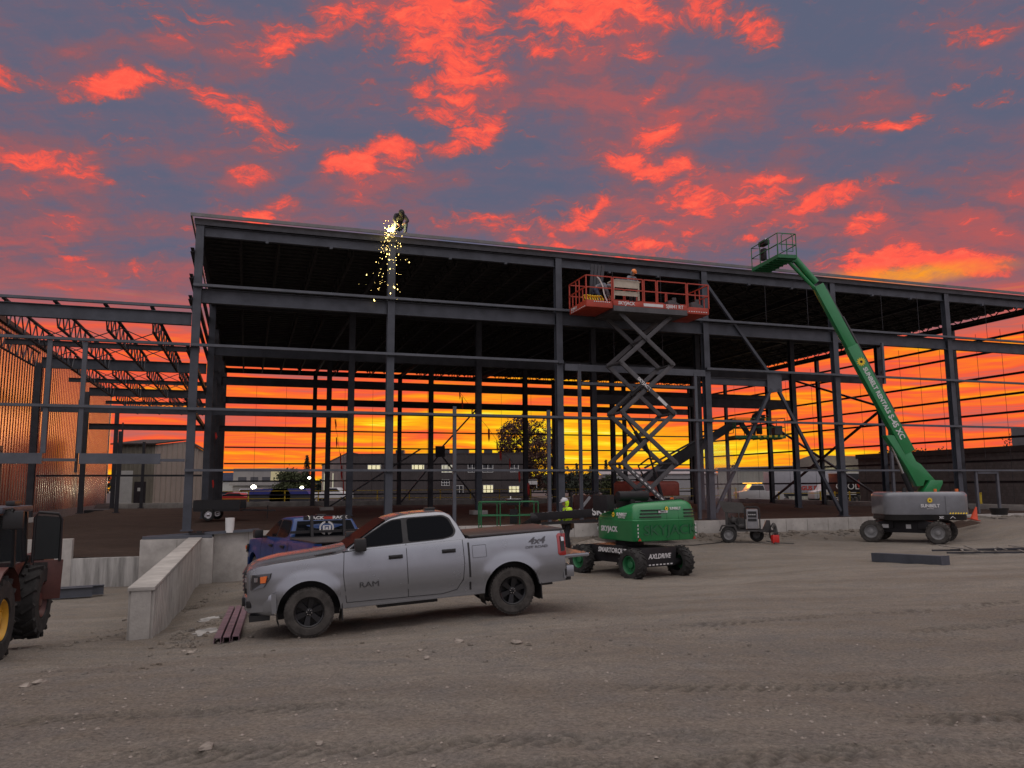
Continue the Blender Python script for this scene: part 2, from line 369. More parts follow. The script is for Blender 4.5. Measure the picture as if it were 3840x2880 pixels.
# foreground and yard relief
TRK = [((-1.5, 4.2), (4.6, 5.3), .24), ((-2.9, 5.6), (2.2, 5.9), .22), ((2.6, 6.3), (8.5, 7.3), .24), ((-1.0, 4.8), (4.2, 5.9), .22), ((6, 9.6), (16, 14.5), .25), ((5, 10.6), (15, 16), .25), ((.5, 7.4), (7.0, 8.6), .24), ((-4.8, 6.9), (-.5, 7.2), .22), ((2, 11.5), (22, 21), .3), ((.5, 3.3), (2.9, 3.9), .2)]
def relief(x, y):
    v = Vector((x, y, 0)); a = noise.fractal(v * .5, .9, 2.1, 4) * .034 + noise.fractal(v * 2.3 + Vector((9, 3, 0)), .8, 2.1, 4) * .022 + max(0, noise.noise(v * 5 + Vector((2, 8, 0)))) * .012
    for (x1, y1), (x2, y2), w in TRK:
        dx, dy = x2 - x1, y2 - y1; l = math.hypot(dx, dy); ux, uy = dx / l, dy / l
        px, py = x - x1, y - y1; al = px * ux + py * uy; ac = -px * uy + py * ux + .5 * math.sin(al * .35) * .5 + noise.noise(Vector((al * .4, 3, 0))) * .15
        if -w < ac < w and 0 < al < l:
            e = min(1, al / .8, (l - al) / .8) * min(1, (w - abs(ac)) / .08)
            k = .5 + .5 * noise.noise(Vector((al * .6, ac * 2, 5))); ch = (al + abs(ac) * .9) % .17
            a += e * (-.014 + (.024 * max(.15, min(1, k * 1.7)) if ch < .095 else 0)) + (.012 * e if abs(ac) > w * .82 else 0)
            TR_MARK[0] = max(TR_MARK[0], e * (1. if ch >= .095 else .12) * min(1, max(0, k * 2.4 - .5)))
    return a * 1.0
TR_MARK = [0.]; MARKS = []
def ground_mesh():
    xs, ys = [], []
    def axis(segs):
        o = []
        for a, b, st in segs:
            n = max(1, round((b - a) / st)); o += [a + (b - a) * i / n for i in range(n)]
        return o + [segs[-1][1]]
    xs = axis([(-400, -60, 40), (-60, -24, 3), (-24, -10, .6), (-10, 10, .058), (10, 26, .3), (26, 60, 2), (60, 400, 40)])
    ys = axis([(-150, -10, 20), (-10, 2.5, 1.), (2.5, 8.5, .030), (8.5, 13, .06), (13, 20, .12), (20, 46, .3), (46, 100, 6), (100, 1200, 100)])
    m = MB(); rows = []
    for y in ys:
        r = []
        for x in xs:
            near = abs(x) < 27 and 2 < y < 46
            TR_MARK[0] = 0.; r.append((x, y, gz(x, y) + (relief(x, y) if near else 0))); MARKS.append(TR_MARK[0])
        rows.append(r)
    m.grid(rows); return m
def dirt_mat(name, c1, c2, c3):
    m = bpy.data.materials.new(name); m.use_nodes = True; t = m.node_tree; b = t.nodes['Principled BSDF']; b.inputs['Roughness'].default_value = .95; b.inputs['Specular IOR Level'].default_value = .25
    g = t.nodes.new('ShaderNodeTexCoord')
    def nz(sc, det, vec=None):
        n = t.nodes.new('ShaderNodeTexNoise'); n.inputs['Scale'].default_value = sc; n.inputs['Detail'].default_value = det; n.inputs['Roughness'].default_value = .7
        t.links.new(vec or g.outputs['Object'], n.inputs['Vector']); return n.outputs[0]
    mp = t.nodes.new('ShaderNodeMapping'); mp.inputs[2].default_value = (0, 0, R(-24)); mp.inputs[3].default_value = (.35, 1.4, 1); t.links.new(g.outputs['Object'], mp.inputs[0])
    big = nz(.45, 5, mp.outputs[0]); mid = nz(2.2, 8); fine = nz(28, 6)
    def ramp(v, a, b_, ca, cb):
        r = t.nodes.new('ShaderNodeValToRGB'); r.color_ramp.elements[0].position = a; r.color_ramp.elements[1].position = b_
        r.color_ramp.elements[0].color = (*ca, 1); r.color_ramp.elements[1].color = (*cb, 1); t.links.new(v, r.inputs[0]); return r.outputs[0]
    def mix(f, a, b_, mode='MIX'):
        n = t.nodes.new('ShaderNodeMix'); n.data_type = 'RGBA'; n.blend_type = mode
        if hasattr(f, 'links'): t.links.new(f, n.inputs[0])
        else: n.inputs[0].default_value = f
        for i, v in ((6, a), (7, b_)):
            if hasattr(v, 'links'): t.links.new(v, n.inputs[i])
            else: n.inputs[i].default_value = (*v, 1)
        return n.outputs[2]
    col = mix(ramp(big, .40, .62, (0, 0, 0), (1, 1, 1)), c1, c2)
    col = mix(ramp(mid, .42, .70, (0, 0, 0), (.7, .7, .7)), col, c3)
    col = mix(.8, col, ramp(fine, .3, .72, (.42, .42, .42), (1.45, 1.42, 1.38)), 'MULTIPLY')
    vo = t.nodes.new('ShaderNodeTexVoronoi'); vo.inputs['Scale'].default_value = 22; vo.inputs['Randomness'].default_value = 1; t.links.new(g.outputs['Object'], vo.inputs['Vector'])
    peb = ramp(vo.outputs['Distance'], .10, .16, (1, 1, 1), (0, 0, 0)); pk = ramp(nz(9, 3), .55, .6, (0, 0, 0), (1, 1, 1))
    pm = t.nodes.new('ShaderNodeMath'); pm.operation = 'MULTIPLY'; t.links.new(peb, pm.inputs[0]); t.links.new(pk, pm.inputs[1])
    col = mix(pm.outputs[0], col, tuple(min(.5, v * 1.5) for v in c2))
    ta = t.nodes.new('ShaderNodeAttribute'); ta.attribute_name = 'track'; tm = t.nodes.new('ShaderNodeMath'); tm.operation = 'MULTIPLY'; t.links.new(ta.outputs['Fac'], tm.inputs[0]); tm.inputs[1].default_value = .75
    col = mix(tm.outputs[0], col, tuple(v * .42 for v in c1))  # tread hollows darkened: shade painted into the colour, along with moist disturbed soil
    dk_ = ramp(nz(.9, 6, mp.outputs[0]), .56, .70, (0, 0, 0), (.45, .45, .45)); col = mix(dk_, col, tuple(v * .62 for v in c3))
    t.links.new(col, b.inputs['Base Color'])
    sm = t.nodes.new('ShaderNodeMath'); sm.operation = 'ADD'; t.links.new(fine, sm.inputs[0]); 
    s2 = t.nodes.new('ShaderNodeMath'); s2.operation = 'MULTIPLY_ADD'; t.links.new(mid, s2.inputs[0]); s2.inputs[1].default_value = 1.6; t.links.new(pm.outputs[0], s2.inputs[2]); t.links.new(s2.outputs[0], sm.inputs[1])
    bp = t.nodes.new('ShaderNodeBump'); bp.inputs['Strength'].default_value = 1.0; bp.inputs['Distance'].default_value = .09; t.links.new(sm.outputs[0], bp.inputs['Height']); t.links.new(bp.outputs[0], b.inputs['Normal'])
    return m
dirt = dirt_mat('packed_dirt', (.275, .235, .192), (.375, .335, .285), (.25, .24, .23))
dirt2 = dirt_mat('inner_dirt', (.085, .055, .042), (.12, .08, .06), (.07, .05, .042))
asph = mat('asphalt', (.05, .05, .052), .9, 0, .3, .3, .2, 30)
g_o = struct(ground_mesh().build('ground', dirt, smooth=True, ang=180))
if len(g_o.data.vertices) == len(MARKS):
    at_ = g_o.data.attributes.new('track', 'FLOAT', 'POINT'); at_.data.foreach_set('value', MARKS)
# raised pad inside the foundations
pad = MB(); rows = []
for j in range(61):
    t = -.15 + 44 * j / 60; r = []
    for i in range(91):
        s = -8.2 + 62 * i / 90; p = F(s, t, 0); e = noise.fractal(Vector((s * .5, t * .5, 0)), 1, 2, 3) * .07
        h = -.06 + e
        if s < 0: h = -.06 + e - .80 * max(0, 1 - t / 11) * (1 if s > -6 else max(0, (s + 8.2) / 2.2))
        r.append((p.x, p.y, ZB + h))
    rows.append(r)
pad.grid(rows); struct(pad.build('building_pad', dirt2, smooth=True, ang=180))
# far yard and car park beyond the building
yd = MB(); yd.bb((-170, 74, -1.0), (150, 420, .62)); struct(yd.build('car_park', asph))
# loose stones over the foreground
stone = mat('stone', (.27, .235, .20), .9, 0, .4, 5, .4, 30)
def rock(name, c, r, seed, m=stone):
    rn = random.Random(seed); bm = MB(); bm.sphere((0, 0, 0), r, 8, 5, (1.2, .9, .55)); 
    for v in bm.v: v *= 1 + noise.noise(v / r * 1.1 + Vector((seed, 0, 0))) * .7
    q = Matrix.Rotation(rn.uniform(0, 6), 3, 'Z'); bm.v = [q @ v for v in bm.v]
    o = bm.build(name, m); o.location = c; return o
st = MB(); rn = random.Random(3)
for i in range(9000):
    y = 3.0 + 14 * rn.random() ** 1.5; x = rn.uniform(-.66, .66) * y; r = .004 + .018 * rn.random() ** 7
    if rn.random() < .5 and noise.noise(Vector((x * .4, y * .4, 4))) < 0: continue
    z = gz(x, y) + relief(x, y) + r * .2; a = rn.random() * 6; c, s = math.cos(a), math.sin(a)
    pts = [(r * 1.2, 0, 0), (0, r, 0), (-r, 0, 0), (0, -r * .9, 0), (r * .1, r * .1, r * .7)]
    st.add([(x + c * p - s * q, y + s * p + c * q, z + w) for p, q, w in pts], [(0, 1, 4), (1, 2, 4), (2, 3, 4), (3, 0, 4)])
tag(st.build('gravel', stone), 'small loose gravel scattered over the dirt yard', None, None, 'stuff')
RK = [(1718, 2410, .06), (1600, 2468, .035), (1420, 2445, .03), (1575, 2440, .03), (712, 2445, .07), (690, 2440, .04), (731, 2438, .035), (775, 2805, .05), (150, 2565, .07), (92, 2580, .06), (1940, 2415, .07), (1200, 2790, .03), (2660, 2243, .04), (1150, 2480, .04), (1420, 2398, .04)]
for i, (x, y, r) in enumerate(RK):
    z = .4
    for _ in range(6): p = onz(x, y, z); z = gz(p.x, p.y)
    o = rock('stone', (p.x, p.y, z + r * .2), r, i + 11)
    where = 'lying by the end of the concrete retaining wall' if i in (4, 5, 6) else 'lying on the bare dirt yard'
    tag(o, 'pale grey stone ' + where, 'stone', 'stones lying on the dirt')

# clods and rubble at the foot of the walls
cl = MB(); rn = random.Random(17)
def clod(x, y, r):
    z = gz(x, y) + (relief(x, y) if 2 < y < 46 else 0); k = len(cl.v); cl.sphere((0, 0, 0), r, 7, 4, (rn.uniform(.8, 1.3), rn.uniform(.8, 1.2), rn.uniform(.45, .8))); q = Matrix.Rotation(rn.uniform(0, 6), 3, 'Z')
    for i in range(k, len(cl.v)): v = cl.v[i]; cl.v[i] = q @ (v * (1 + noise.noise(v / r + Vector((k, 0, 0))) * .6)) + Vector((x, y, z + r * .15))
for _ in range(520): f_ = rn.random(); y = 13.4 + 14 * f_; x = -6.1 - f_ * 1.6 + abs(rn.gauss(0, .55)); clod(x, y, .015 + .07 * rn.random() ** 3)
for _ in range(160): y = 13.6 + 13 * rn.random(); clod(-7.6 - abs(rn.gauss(0, .4)) - (y - 14.5) * .11, y, .015 + .05 * rn.random() ** 3)
for _ in range(520): s_ = 11 + 35 * rn.random(); p = F(s_, -.55 - abs(rn.gauss(0, .55))); clod(p.x, p.y, .03 + .12 * rn.random() ** 2.5)
for _ in range(260): clod(rn.uniform(-6, 3), rn.uniform(9, 14.5), .01 + .03 * rn.random() ** 3)
tag(cl.build('rubble', dirt), 'loose clods and rubble along the foot of the concrete walls', None, None, 'stuff')

# ================================================================ main steel frame
HR, H2, H3, H4, H5 = 12.28, 9.48, 7.115, 4.64, 2.30
fr = thing('steel_frame_building', 'large unfinished steel building frame with dark roof deck on tall grey columns', 'building frame', F(0, 0, 0), TH)
def col(s, t, h=HR - .4, par=fr, m=steel, w=.30, d=.30, h0=0., lab=None):
    b = MB(); b.ibeam((s, t, h0), (s, t, h), w, d, .02, .014, up=(0, 1, 0)); b.bb((s - .22, t - .22, h0 - .02), (s + .22, t + .22, h0 + .03))
    for hh in (H2, H3, H4, H5):
        if t < .1 and hh < h: b.bb((s - .12, t - d / 2 - .16, hh - .12), (s + .12, t - d / 2 - .002, hh + .02))
    return b.build('column', m, par)
for i in range(7): col(i * B, 0)
for j in (1, 2, 3):
    for i in range(7): col(i * B, j * TR, m=steel if j == 1 else steel2, w=.34, d=.32)
for t in (TR * .5, TR * 1.5, TR * 2.5):
    col(6 * B, t, m=steel2, w=.26, d=.26)
    if t > TR: col(0, t, m=steel2, w=.26, d=.26)
# roof
rd = MB()
for k in range(int(40 / .6)):                                 # fluted deck
    t0 = -.2 + k * .6; t1 = min(t0 + .6, 3 * TR + .25)
    for a, b_, z in ((t0, t0 + .3, 12.02), (t0 + .3, t1, 12.09)): rd.bb((-.22, a, z), (6 * B + .2, b_ - .0005, 12.14))
rd.build('roof_deck', deckm, fr)
cp = MB()
cp.bb((-.30, -.34, 12.17), (6 * B + .34, -.28, 12.30)); cp.bb((-.30, 3 * TR + .28, 12.17), (6 * B + .34, 3 * TR + .34, 12.30))
cp.bb((-.36, -.34, 12.17), (-.302, 3 * TR + .34, 12.30)); cp.bb((6 * B + .3, -.28, 12.17), (6 * B + .36, 3 * TR + .28, 12.30))
cp.build('roof_coping', coping, fr)
fa = MB()
fa.bb((-.20, -.20, 11.88), (6 * B + .2, -.16, 12.02)); fa.build('fascia', steel2, fr)
def bm_(s1, t1, s2, t2, top, dep, w=.2, m=steel, name='beam', par=fr):
    b = MB(); z = top - dep / 2; b.ibeam((s1, t1, z), (s2, t2, z), w, dep, .018, .012); return b.build(name, m, par)
g = .16
for i in range(6):
    s0, s1 = i * B + g, (i + 1) * B - g
    bm_(s0, 0, s1, 0, 11.86, .40); bm_(s0, 0, s1, 0, H2 - .14, .56, .24)
    for j in (1, 2, 3):
        bm_(s0, j * TR, s1, j * TR, 11.86, .42, m=steel2); bm_(s0, j * TR, s1, j * TR, 9.36, .58, .24, m=steel2 if j > 1 else steel)
bm_(6 * B + .16, 0, 6 * B + 3, 0, H2 - .14, .56, .24)
# low mezzanine beams that run in from the left wing, and their stub brackets
for j in (1, 2):
    bm_(-8.2 + .2, j * TR, -g, j * TR, 5.9, .40, m=steel2 if j > 1 else steel); bm_(g, j * TR, B - g, j * TR, 5.9, .40, m=steel2 if j > 1 else steel)
bm_(3 * B + g, 0, 3.5 * B - .3, 0, 7.05 - .35, .34, .2)
for i in (3, 4, 5): bm_(i * B + g, TR, (i + 1) * B - g if i < 5 else 5 * B + .9, TR, 7.35, .62, .24, m=steel2) if i < 5 else None
# roof purlins / joists below the deck, running front to back
def joist(par, s, t1, t2, top, dep, m, n, name='joist', taper=.9):
    b = MB(); w = .05; b.beam((s, t1, top - .03), (s, t2, top - .03), .13, .06); b.beam((s, t1 + taper, top - dep), (s, t2 - taper, top - dep), .11, .05)
    x = t1 + .15; up = True; k = (t2 - t1 - .3) / n
    for q in range(n):
        za, zb = (top - .06, top - dep) if up else (top - dep, top - .06)
        a = max(x, t1 + taper) if not up else x; c = min(x + k, t2 - taper) if up else x + k
        b.beam((s, a, za), (s, c, zb), .045, .045, (1, 0, 0)); x += k; up = not up
    return b.build(name, m, par)
for i in range(6):
    for j in range(3):
        for q in (1, 2, 3, 4):
            if i * 12 + j * 4 + q > 100: break
            joist(fr, i * B + q * B / 5, j * TR + .05, (j + 1) * TR - .05, 12.0, .62, deckm, 20)
# tie beams along the column lines front to back
for i in (0, 6):
    for j in range(3): bm_(i * B, j * TR + .17, i * B, (j + 1) * TR - .17, 11.84, .36, .16, m=steel2)
for i in range(1, 6):
    for j in range(3): bm_(i * B, j * TR + .17, i * B, (j + 1) * TR - .17, 11.84, .3, .16, m=steel2)
# girts on the front
def girt(s1, t1, s2, t2, h, m=girtm, d=.10, w=.16, name='girt', par=fr):
    b = MB(); b.chan((s1, t1, h - d / 2), (s2, t2, h - d / 2), w, d, .008); return b.build(name, m, par)
for i in range(6):
    s0, s1 = i * B - .15 + .004, (i + 1) * B - .15
    girt(s0, -.26, s1, -.26, H2, d=.1)
    if i != 2: girt(s0, -.26, s1, -.26, H3)
    girt(s0, -.26, s1, -.26, H4)
    girt(s0 if i else -.15, -.26, s1, -.26, H5, d=.09)
for h in (H2, H3, H4, H5): girt(6 * B - .146, -.26, 6 * B + 3, -.26, h)
# back wall and right wall girts
for h in (11.0, 8.2, 6.6, 5.1, 3.7, 2.2, 1.0):
    girt(.2, 3 * TR + .28, 6 * B + .1, 3 * TR + .28, h, steel2, .12, .14)
for h in (10.6, 9.75, 8.2, 7.0, 5.9, 4.4, 3.0, 1.7):
    girt(6 * B + .26, -.1, 6 * B + .26, 3 * TR, h, steel2, .13, .14)
for h in (10.9, 9.85, 9.0, 7.0, 5.0): girt(-.24, -.3, -.26, 3 * TR, h, steel2, .16, .14)
# braces: front chevron with gusset plate in the fourth bay
def brace(p, q, w=.15, m=steel, par=fr, name='brace'):
    b = MB(); b.beam(p, q, w, w * .9); return b.build(name, m, par)
s3, s4, sm = 3 * B, 4 * B, 3.5 * B
brace((s3 + .12, -.05, 11.3), (sm - .25, -.05, 7.0)); brace((sm - .2, -.05, 6.25), (s3 + .2, -.05, .3)); brace((sm + .2, -.05, 6.25), (s4 - .25, -.05, .25))
gp = MB(); gp.bb((sm - .42, -.11, 6.1), (sm + .42, -.08, 7.15))
gp.build('gusset_plate', girtm, fr)
t1, t2 = TR, 2 * TR
brace((6 * B, t1 + .2, .4), (6 * B, t2 - .2, 6.8), .16, steel2); brace((6 * B, t2 - .2, .4), (6 * B, t1 + .2, 6.8), .16, steel2)
brace((6 * B, t1 + .2, 7.2), (6 * B, t2 - .2, 11.4), .16, steel2); 
brace((2 * B + .2, 3 * TR, .2), (2.5 * B, 3 * TR, 4.6), .14, steel2); brace((3 * B - .2, 3 * TR, .2), (2.5 * B, 3 * TR, 4.6), .14, steel2); brace((2.5 * B, 3 * TR, 5.), (3 * B - .1, 3 * TR, 9), .14, steel2)
gq = MB(); gq.bb((2.5 * B - .45, 3 * TR - .1, 4.3), (2.5 * B + .45, 3 * TR - .05, 5.3)); gq.build('gusset_plate', steel2, fr)
brace((1 * B + .2, 2 * TR, .2), (1.9 * B, 2 * TR, 4.4), .12, steel2)
# door and window jambs in the front
def post(s, h1, h2, t=-.2, w=.14, m=girtm, par=fr, name='door_post'):
    b = MB(); b.chan((s, t, h1), (s, t, h2), w, .12, .008, up=(0, 1, 0)); return b.build(name, m, par)
post(2 * B + .9, 0, 6.85); post(3 * B - .75, 0, 6.85); post(1.36 * B, 0, 4.95); post(1.92 * B, 0, 4.9); post(2.12 * B, 0, H3 - .1, w=.1)
girt(2 * B + .2, -.16, 3 * B - .2, -.16, 7.0, girtm, .30); girt(2 * B + .98, -.2, 3 * B - .83, -.2, 6.2, girtm, .12)
post(5 * B + 1.0, 0, 2.2); post(5 * B + 2.5, 0, 2.2); post(4 * B + 2.9, H3 - .4, H2 - .6, w=.12); post(4.4 * B, 0, H4 - .1, w=.14)
girt(5 * B + 1.08, -.2, 5 * B + 2.42, -.2, 2.2, girtm, .12)
# sag rods
for s, t, h1, h2 in [(3.45 * B, -.2, H2, 11.5), (3.78 * B, -.2, H2, 11.5), (4.4 * B, -.2, H2 + .1, 11.5), (4.72 * B, -.2, H2, 11.5), (5.35 * B, -.2, H2, 11.5), (2.35 * B, -.2, H3, 11.5), (2.68 * B, -.2, H3, 11.5)] + \
                   [(6 * B + .26, q * TR / 6, .4, 11) for q in (.8, 1.5, 2.3, 3.6, 4.4, 5.2, 7, 8, 9.5, 11, 13, 14.5)] + [(q * B, 3 * TR + .28, 1, 11) for q in (.35, .68, 1.35, 1.68, 2.35, 3.3, 3.7, 4.4, 5.4)]:
    b = MB(); b.cyl((s, t, h1), (s, t, h2), .012, 6); b.build('sag_rod', steel2, fr)
for i in range(6):                                                 # hanging brackets under the top beam
    for q in (1, 2):
        b = MB(); x = i * B + q * B / 3; b.bb((x - .06, -.2, 11.36), (x + .06, -.06, 11.455)); b.build('bracket', steel, fr)

# ================================================================ low steel frame on the left
lf = thing('low_steel_wing', 'low open steel wing with roof trusses and no roof, left of the tall frame', 'building frame', F(0, 0, 0), TH)
for j in range(0, 4):
    if j: bm_(-8.1, j * TR, -.2, j * TR, 8.3, .55, .24, m=steel if j == 1 else steel2, par=lf)
    if j: col(-8.2, j * TR, 8.0, lf, steel2, .3, .3)
    if j > 1: col(-6.05, j * TR, 5.4, lf, steel2, .22, .22)
bm_(-16, 0, -.17, 0, 8.36, .50, .24, par=lf)
girt(-16, -.05, -.17, -.05, 8.62, girtm, .10, .14, par=lf)
for j in (0, 1, 2):
    for k, s in enumerate((-8.2, -6.55, -4.9, -3.22, -1.6)):
        if j == 0 or s > -8: joist(lf, s, j * TR + .0, (j + 1) * TR - .05, 8.54 if j == 0 else 8.48, .85, steel2, 22)
    for t in (.33, .66):
        for a, b_ in ((-6.55, -4.9), (-4.9, -3.22), (-3.22, -1.6)):
            brace((a, (j + t) * TR, 8.4), (b_, (j + t) * TR, 7.7), .04, steel2, lf, 'bridging'); brace((a, (j + t) * TR, 7.7), (b_, (j + t) * TR, 8.4), .04, steel2, lf, 'bridging')
    bm_(-8.1, (j + .5) * TR, -.2, (j + .5) * TR, 8.1, .24, .16, m=steel2, par=lf)
for h in (H3, H4): girt(-16, -.26, -.16, -.26, h, par=lf)
girt(-4.9, -.2, -3.8, -.2, 2.68, girtm, .10, par=lf); girt(-1.0, -.2, -.16, -.2, 2.68, girtm, .10, par=lf)
bm_(-8.0, TR, -.2, TR, 2.3, .10, .12, m=steel2, par=lf)
post(-4.9, 2.87, 7.0, par=lf, w=.16); post(-3.75, 2.87, 7.0, par=lf, w=.16)
for a, b_ in ((-9.5, -4.9), (-3.72, -1.0)):
    b = MB(); b.chan((a, -.2, 2.68), (b_, -.2, 2.68), .22, .38, .012); b.build('door_header', girtm, lf)
b = MB(); b.beam((-8.05, .2, 7.2), (-8.05, 2 * TR, 7.2), .1, .2); 
for t in (TR * .5, TR * 1.5): post(-5.05, 2.3, 5.5, t, par=lf, m=steel2, w=.08, name='hanger')

# ================================================================ foundation walls
JOINT = mat('concrete_joint', (.20, .19, .17), .95, 0, .2)
def wall(pts, name, label, m=conc, parent=None):
    b = MB()
    for (s1, t1, s2, t2, h1, h2) in pts:
        a, c = F(s1, t1, h1), F(s2, t2, h2); b.box([(a[i] + c[i]) / 2 for i in range(3)], (abs(s2 - s1), abs(t2 - t1), h2 - h1), TH)
    o = b.build(name, m, bevel=.012); s1, t1, s2, t2, h1, h2 = pts[0]
    n = int(abs(s2 - s1) / 1.22)
    if n > 1:                                                # form joints and tie marks on the face
        j = MB()
        for k in range(1, n): 
            s = s1 + k * 1.22; a, c = F(s, min(t1, t2) - .002, max(h1, -1.9) + .02), F(s, min(t1, t2) - .002, h2 - .02); j.beam(a, c, .018, .008, (V_.x, V_.y, 0))
            for q in (.3, .9): p = F(s + .4, min(t1, t2) - .002, h2 - q); j.beam(p - V_ * .004, p + V_ * .004, .03, .03)
        j.build('form_joints', JOINT, o)
    return tag(o, label, 'concrete wall')

wall([(1.0, -.42, 6 * B + 12, -.16, -3., -.05)], 'foundation_wall', 'long low concrete foundation wall under the front columns of the tall frame')
wall([(-1.45, -1.15, 1.0, -.16, -2.6, -.24)], 'foundation_pier', 'tall concrete pier block where the retaining wall meets the frame corner')
wall([(-3.72, -.5, -1.45, -.16, -2.8, -.88)], 'foundation_wall', 'low water-stained concrete wall in the sunken dock opening', conc_w)
wall([(-9.6, -.5, -3.72, -.16, -2.8, -.18)], 'foundation_wall', 'concrete wall behind the telehandler with a square raised end')
wall([(-8.2, 3 * TR + .2, 6 * B + .4, 3 * TR + .5, -.2, .38), (-1, 3 * TR - .1, 1, 3 * TR + .2, -.2, .2)], 'foundation_wall', 'low concrete curb along the back of the frame below the yellow posts')
wall([(6 * B + .1, 0, 6 * B + .4, 3 * TR + .2, -.2, .28)], 'foundation_wall', 'low concrete curb running back beneath the right-hand wall columns')
for s, t, lab in ((-8.2, TR, 'square concrete footing under the column by the metal-clad warehouse'), (2 * B, TR, 'square concrete footing under the inner column behind the silver pickup cab'), (B, 2 * TR, 'square concrete footing under the inner column seen over the blue pickup')):
    b = MB(); p = F(s, t); b.box((0, 0, .08), (.9, .9, .4), TH); o = b.build('footing', conc, bevel=.01); o.location = p - Vector((0, 0, .1)); tag(o, lab, 'footing')
# retaining wall with ribbed face
rw = thing('retaining_wall', 'long ribbed concrete retaining wall with a flat cap running towards the frame', 'concrete wall', (-6.78, 14.75, -.2))
A0 = at(530, 2212, 14.75); A0.z = 0; A1 = at(731, 2032, 29.2); A1.z = 0; dd = (A1 - A0).normalized(); nn = Vector((dd.y, -dd.x, 0)); Lw = (A1 - A0).length
b = MB(); c = (A0 + A1) / 2; ang_ = math.atan2(dd.y, dd.x); b.box((c.x, c.y, -.35), (Lw, .34, 2.18), ang_); b.build('wall_core', conc, rw, world=True)
b = MB(); b.box((c.x, c.y, .775), (Lw + .04, .46, .07), ang_); b.build('cap', conc, rw, world=True, bevel=.012)
b = MB(); n = 46
for k in range(n):
    p = A0 + dd * (Lw * (k + .5) / n); 
    for sgn in (1, -1):
        q = p + nn * sgn * .19; b.box((q.x, q.y, -.4), (Lw / n * .55, .055, 2.24), ang_)
b.build('ribs', conc, rw, world=True, bevel=.008)

sm_ = bpy.data.materials.new('smoke'); sm_.use_nodes = True; t = sm_.node_tree; t.nodes.clear(); v_ = t.nodes.new('ShaderNodeVolumePrincipled'); v_.inputs['Color'].default_value = (.75, .62, .66, 1); v_.inputs['Density'].default_value = .16; u_ = t.nodes.new('ShaderNodeOutputMaterial'); t.links.new(v_.outputs[0], u_.inputs[1])
p = at(2690, 1890, 37.2); b = MB(); b.sphere((0, 0, 0), 1.0, 16, 10, (1.1, .9, 2.3)); o = b.build('smoke', sm_, smooth=True); o.location = p + Vector((0, 0, .9)); tag(o, 'thin pinkish exhaust smoke drifting behind the mobile welder', None, None, 'stuff')

# ================================================================ buildings and things beyond the frame
def corr_mat(name, col, rough, metal, period, axis='x', bump=.6):
    m = mat(name, col, rough, metal, .15, .5); t = m.node_tree; b = t.nodes['Principled BSDF']
    g = t.nodes.new('ShaderNodeTexCoord'); w = t.nodes.new('ShaderNodeTexWave'); w.bands_direction = axis.upper(); w.inputs['Scale'].default_value = 1 / period * .314159 * 1.0; w.wave_profile = 'SIN'
    t.links.new(g.outputs['Object'], w.inputs['Vector']); q = t.nodes.new('ShaderNodeBump'); q.inputs['Strength'].default_value = bump; q.inputs['Distance'].default_value = .04
    t.links.new(w.outputs[1], q.inputs['Height']); t.links.new(q.outputs[0], b.inputs['Normal']); return m
cladm = mat('galvanised_cladding', (.40, .365, .37), .24, 1., 0)
beige = mat('beige_cladding', (.25, .23, .185), .6, 0, .15, .6)
whitec = mat('pale_cladding', (.33, .33, .29), .6, 0, .15, .4)
darkw = mat('dark_brown_cladding', (.05, .04, .04), .7, 0, .2, .3)
office = mat('office_render', (.27, .255, .25), .8, 0, .15, .3)
roofm = mat('dark_roof', (.05, .035, .033), .8, 0, .2, .5)
glassd = mat('dark_window', (.03, .032, .038), .12, 0, 0, spec=.8)
litw = mat('lit_window', (.8, .8, .6), .5, 0, 0, emit=(1, .88, .45), es=.5)
litw2 = mat('lit_window_dim', (.6, .6, .5), .5, 0, 0, emit=(.9, .85, .55), es=.28)
lampm = mat('lamp_glow', (1, 1, .9), .5, 0, 0, emit=(1, .95, .65), es=14)
brickm = bpy.data.materials.new('block_wall'); brickm.use_nodes = True; t = brickm.node_tree; b = t.nodes['Principled BSDF']; b.inputs['Roughness'].default_value = .9
g = t.nodes.new('ShaderNodeTexCoord'); mp = t.nodes.new('ShaderNodeMapping'); mp.inputs[2].default_value = (R(90), 0, 0); t.links.new(g.outputs['Object'], mp.inputs[0])
k = t.nodes.new('ShaderNodeTexBrick'); k.inputs['Color1'].default_value = (.17, .15, .145, 1); k.inputs['Color2'].default_value = (.13, .115, .11, 1); k.inputs['Mortar'].default_value = (.09, .08, .075, 1)
k.inputs['Scale'].default_value = 2.2; k.inputs['Mortar Size'].default_value = .012; k.inputs['Row Height'].default_value = .45; t.links.new(mp.outputs[0], k.inputs['Vector']); t.links.new(k.outputs[0], b.inputs['Base Color'])

def ribbed(w, h, step, dep, x0=0, y=0, z0=0):           # real standing ribs along local x, on the -y side
    b = MB(); b.bb((x0, y, z0), (x0 + w, y + .12, z0 + h)); n = int(w / step)
    for i in range(n):
        a = x0 + (i + .3) * step; b.add([(a, y, z0), (a + step * .12, y - dep, z0), (a + step * .32, y - dep, z0), (a + step * .44, y, z0), (a, y, z0 + h), (a + step * .12, y - dep, z0 + h), (a + step * .32, y - dep, z0 + h), (a + step * .44, y, z0 + h)],
                                        [(0, 1, 5, 4), (1, 2, 6, 5), (2, 3, 7, 6)])
    return b
def facade(name, label, cat, px1, px2, y1, y2, zb, ztop, depth, group=None):
    """building whose front runs between two image columns at world depths y1,y2; local x along the front, y into the building"""
    a, c = at(px1, 1830, y1), at(px2, 1830, y2); a.z = c.z = zb; d = c - a; o = thing(name, label, cat, a, math.atan2(d.y, d.x), group); return o, d.length, ztop - zb
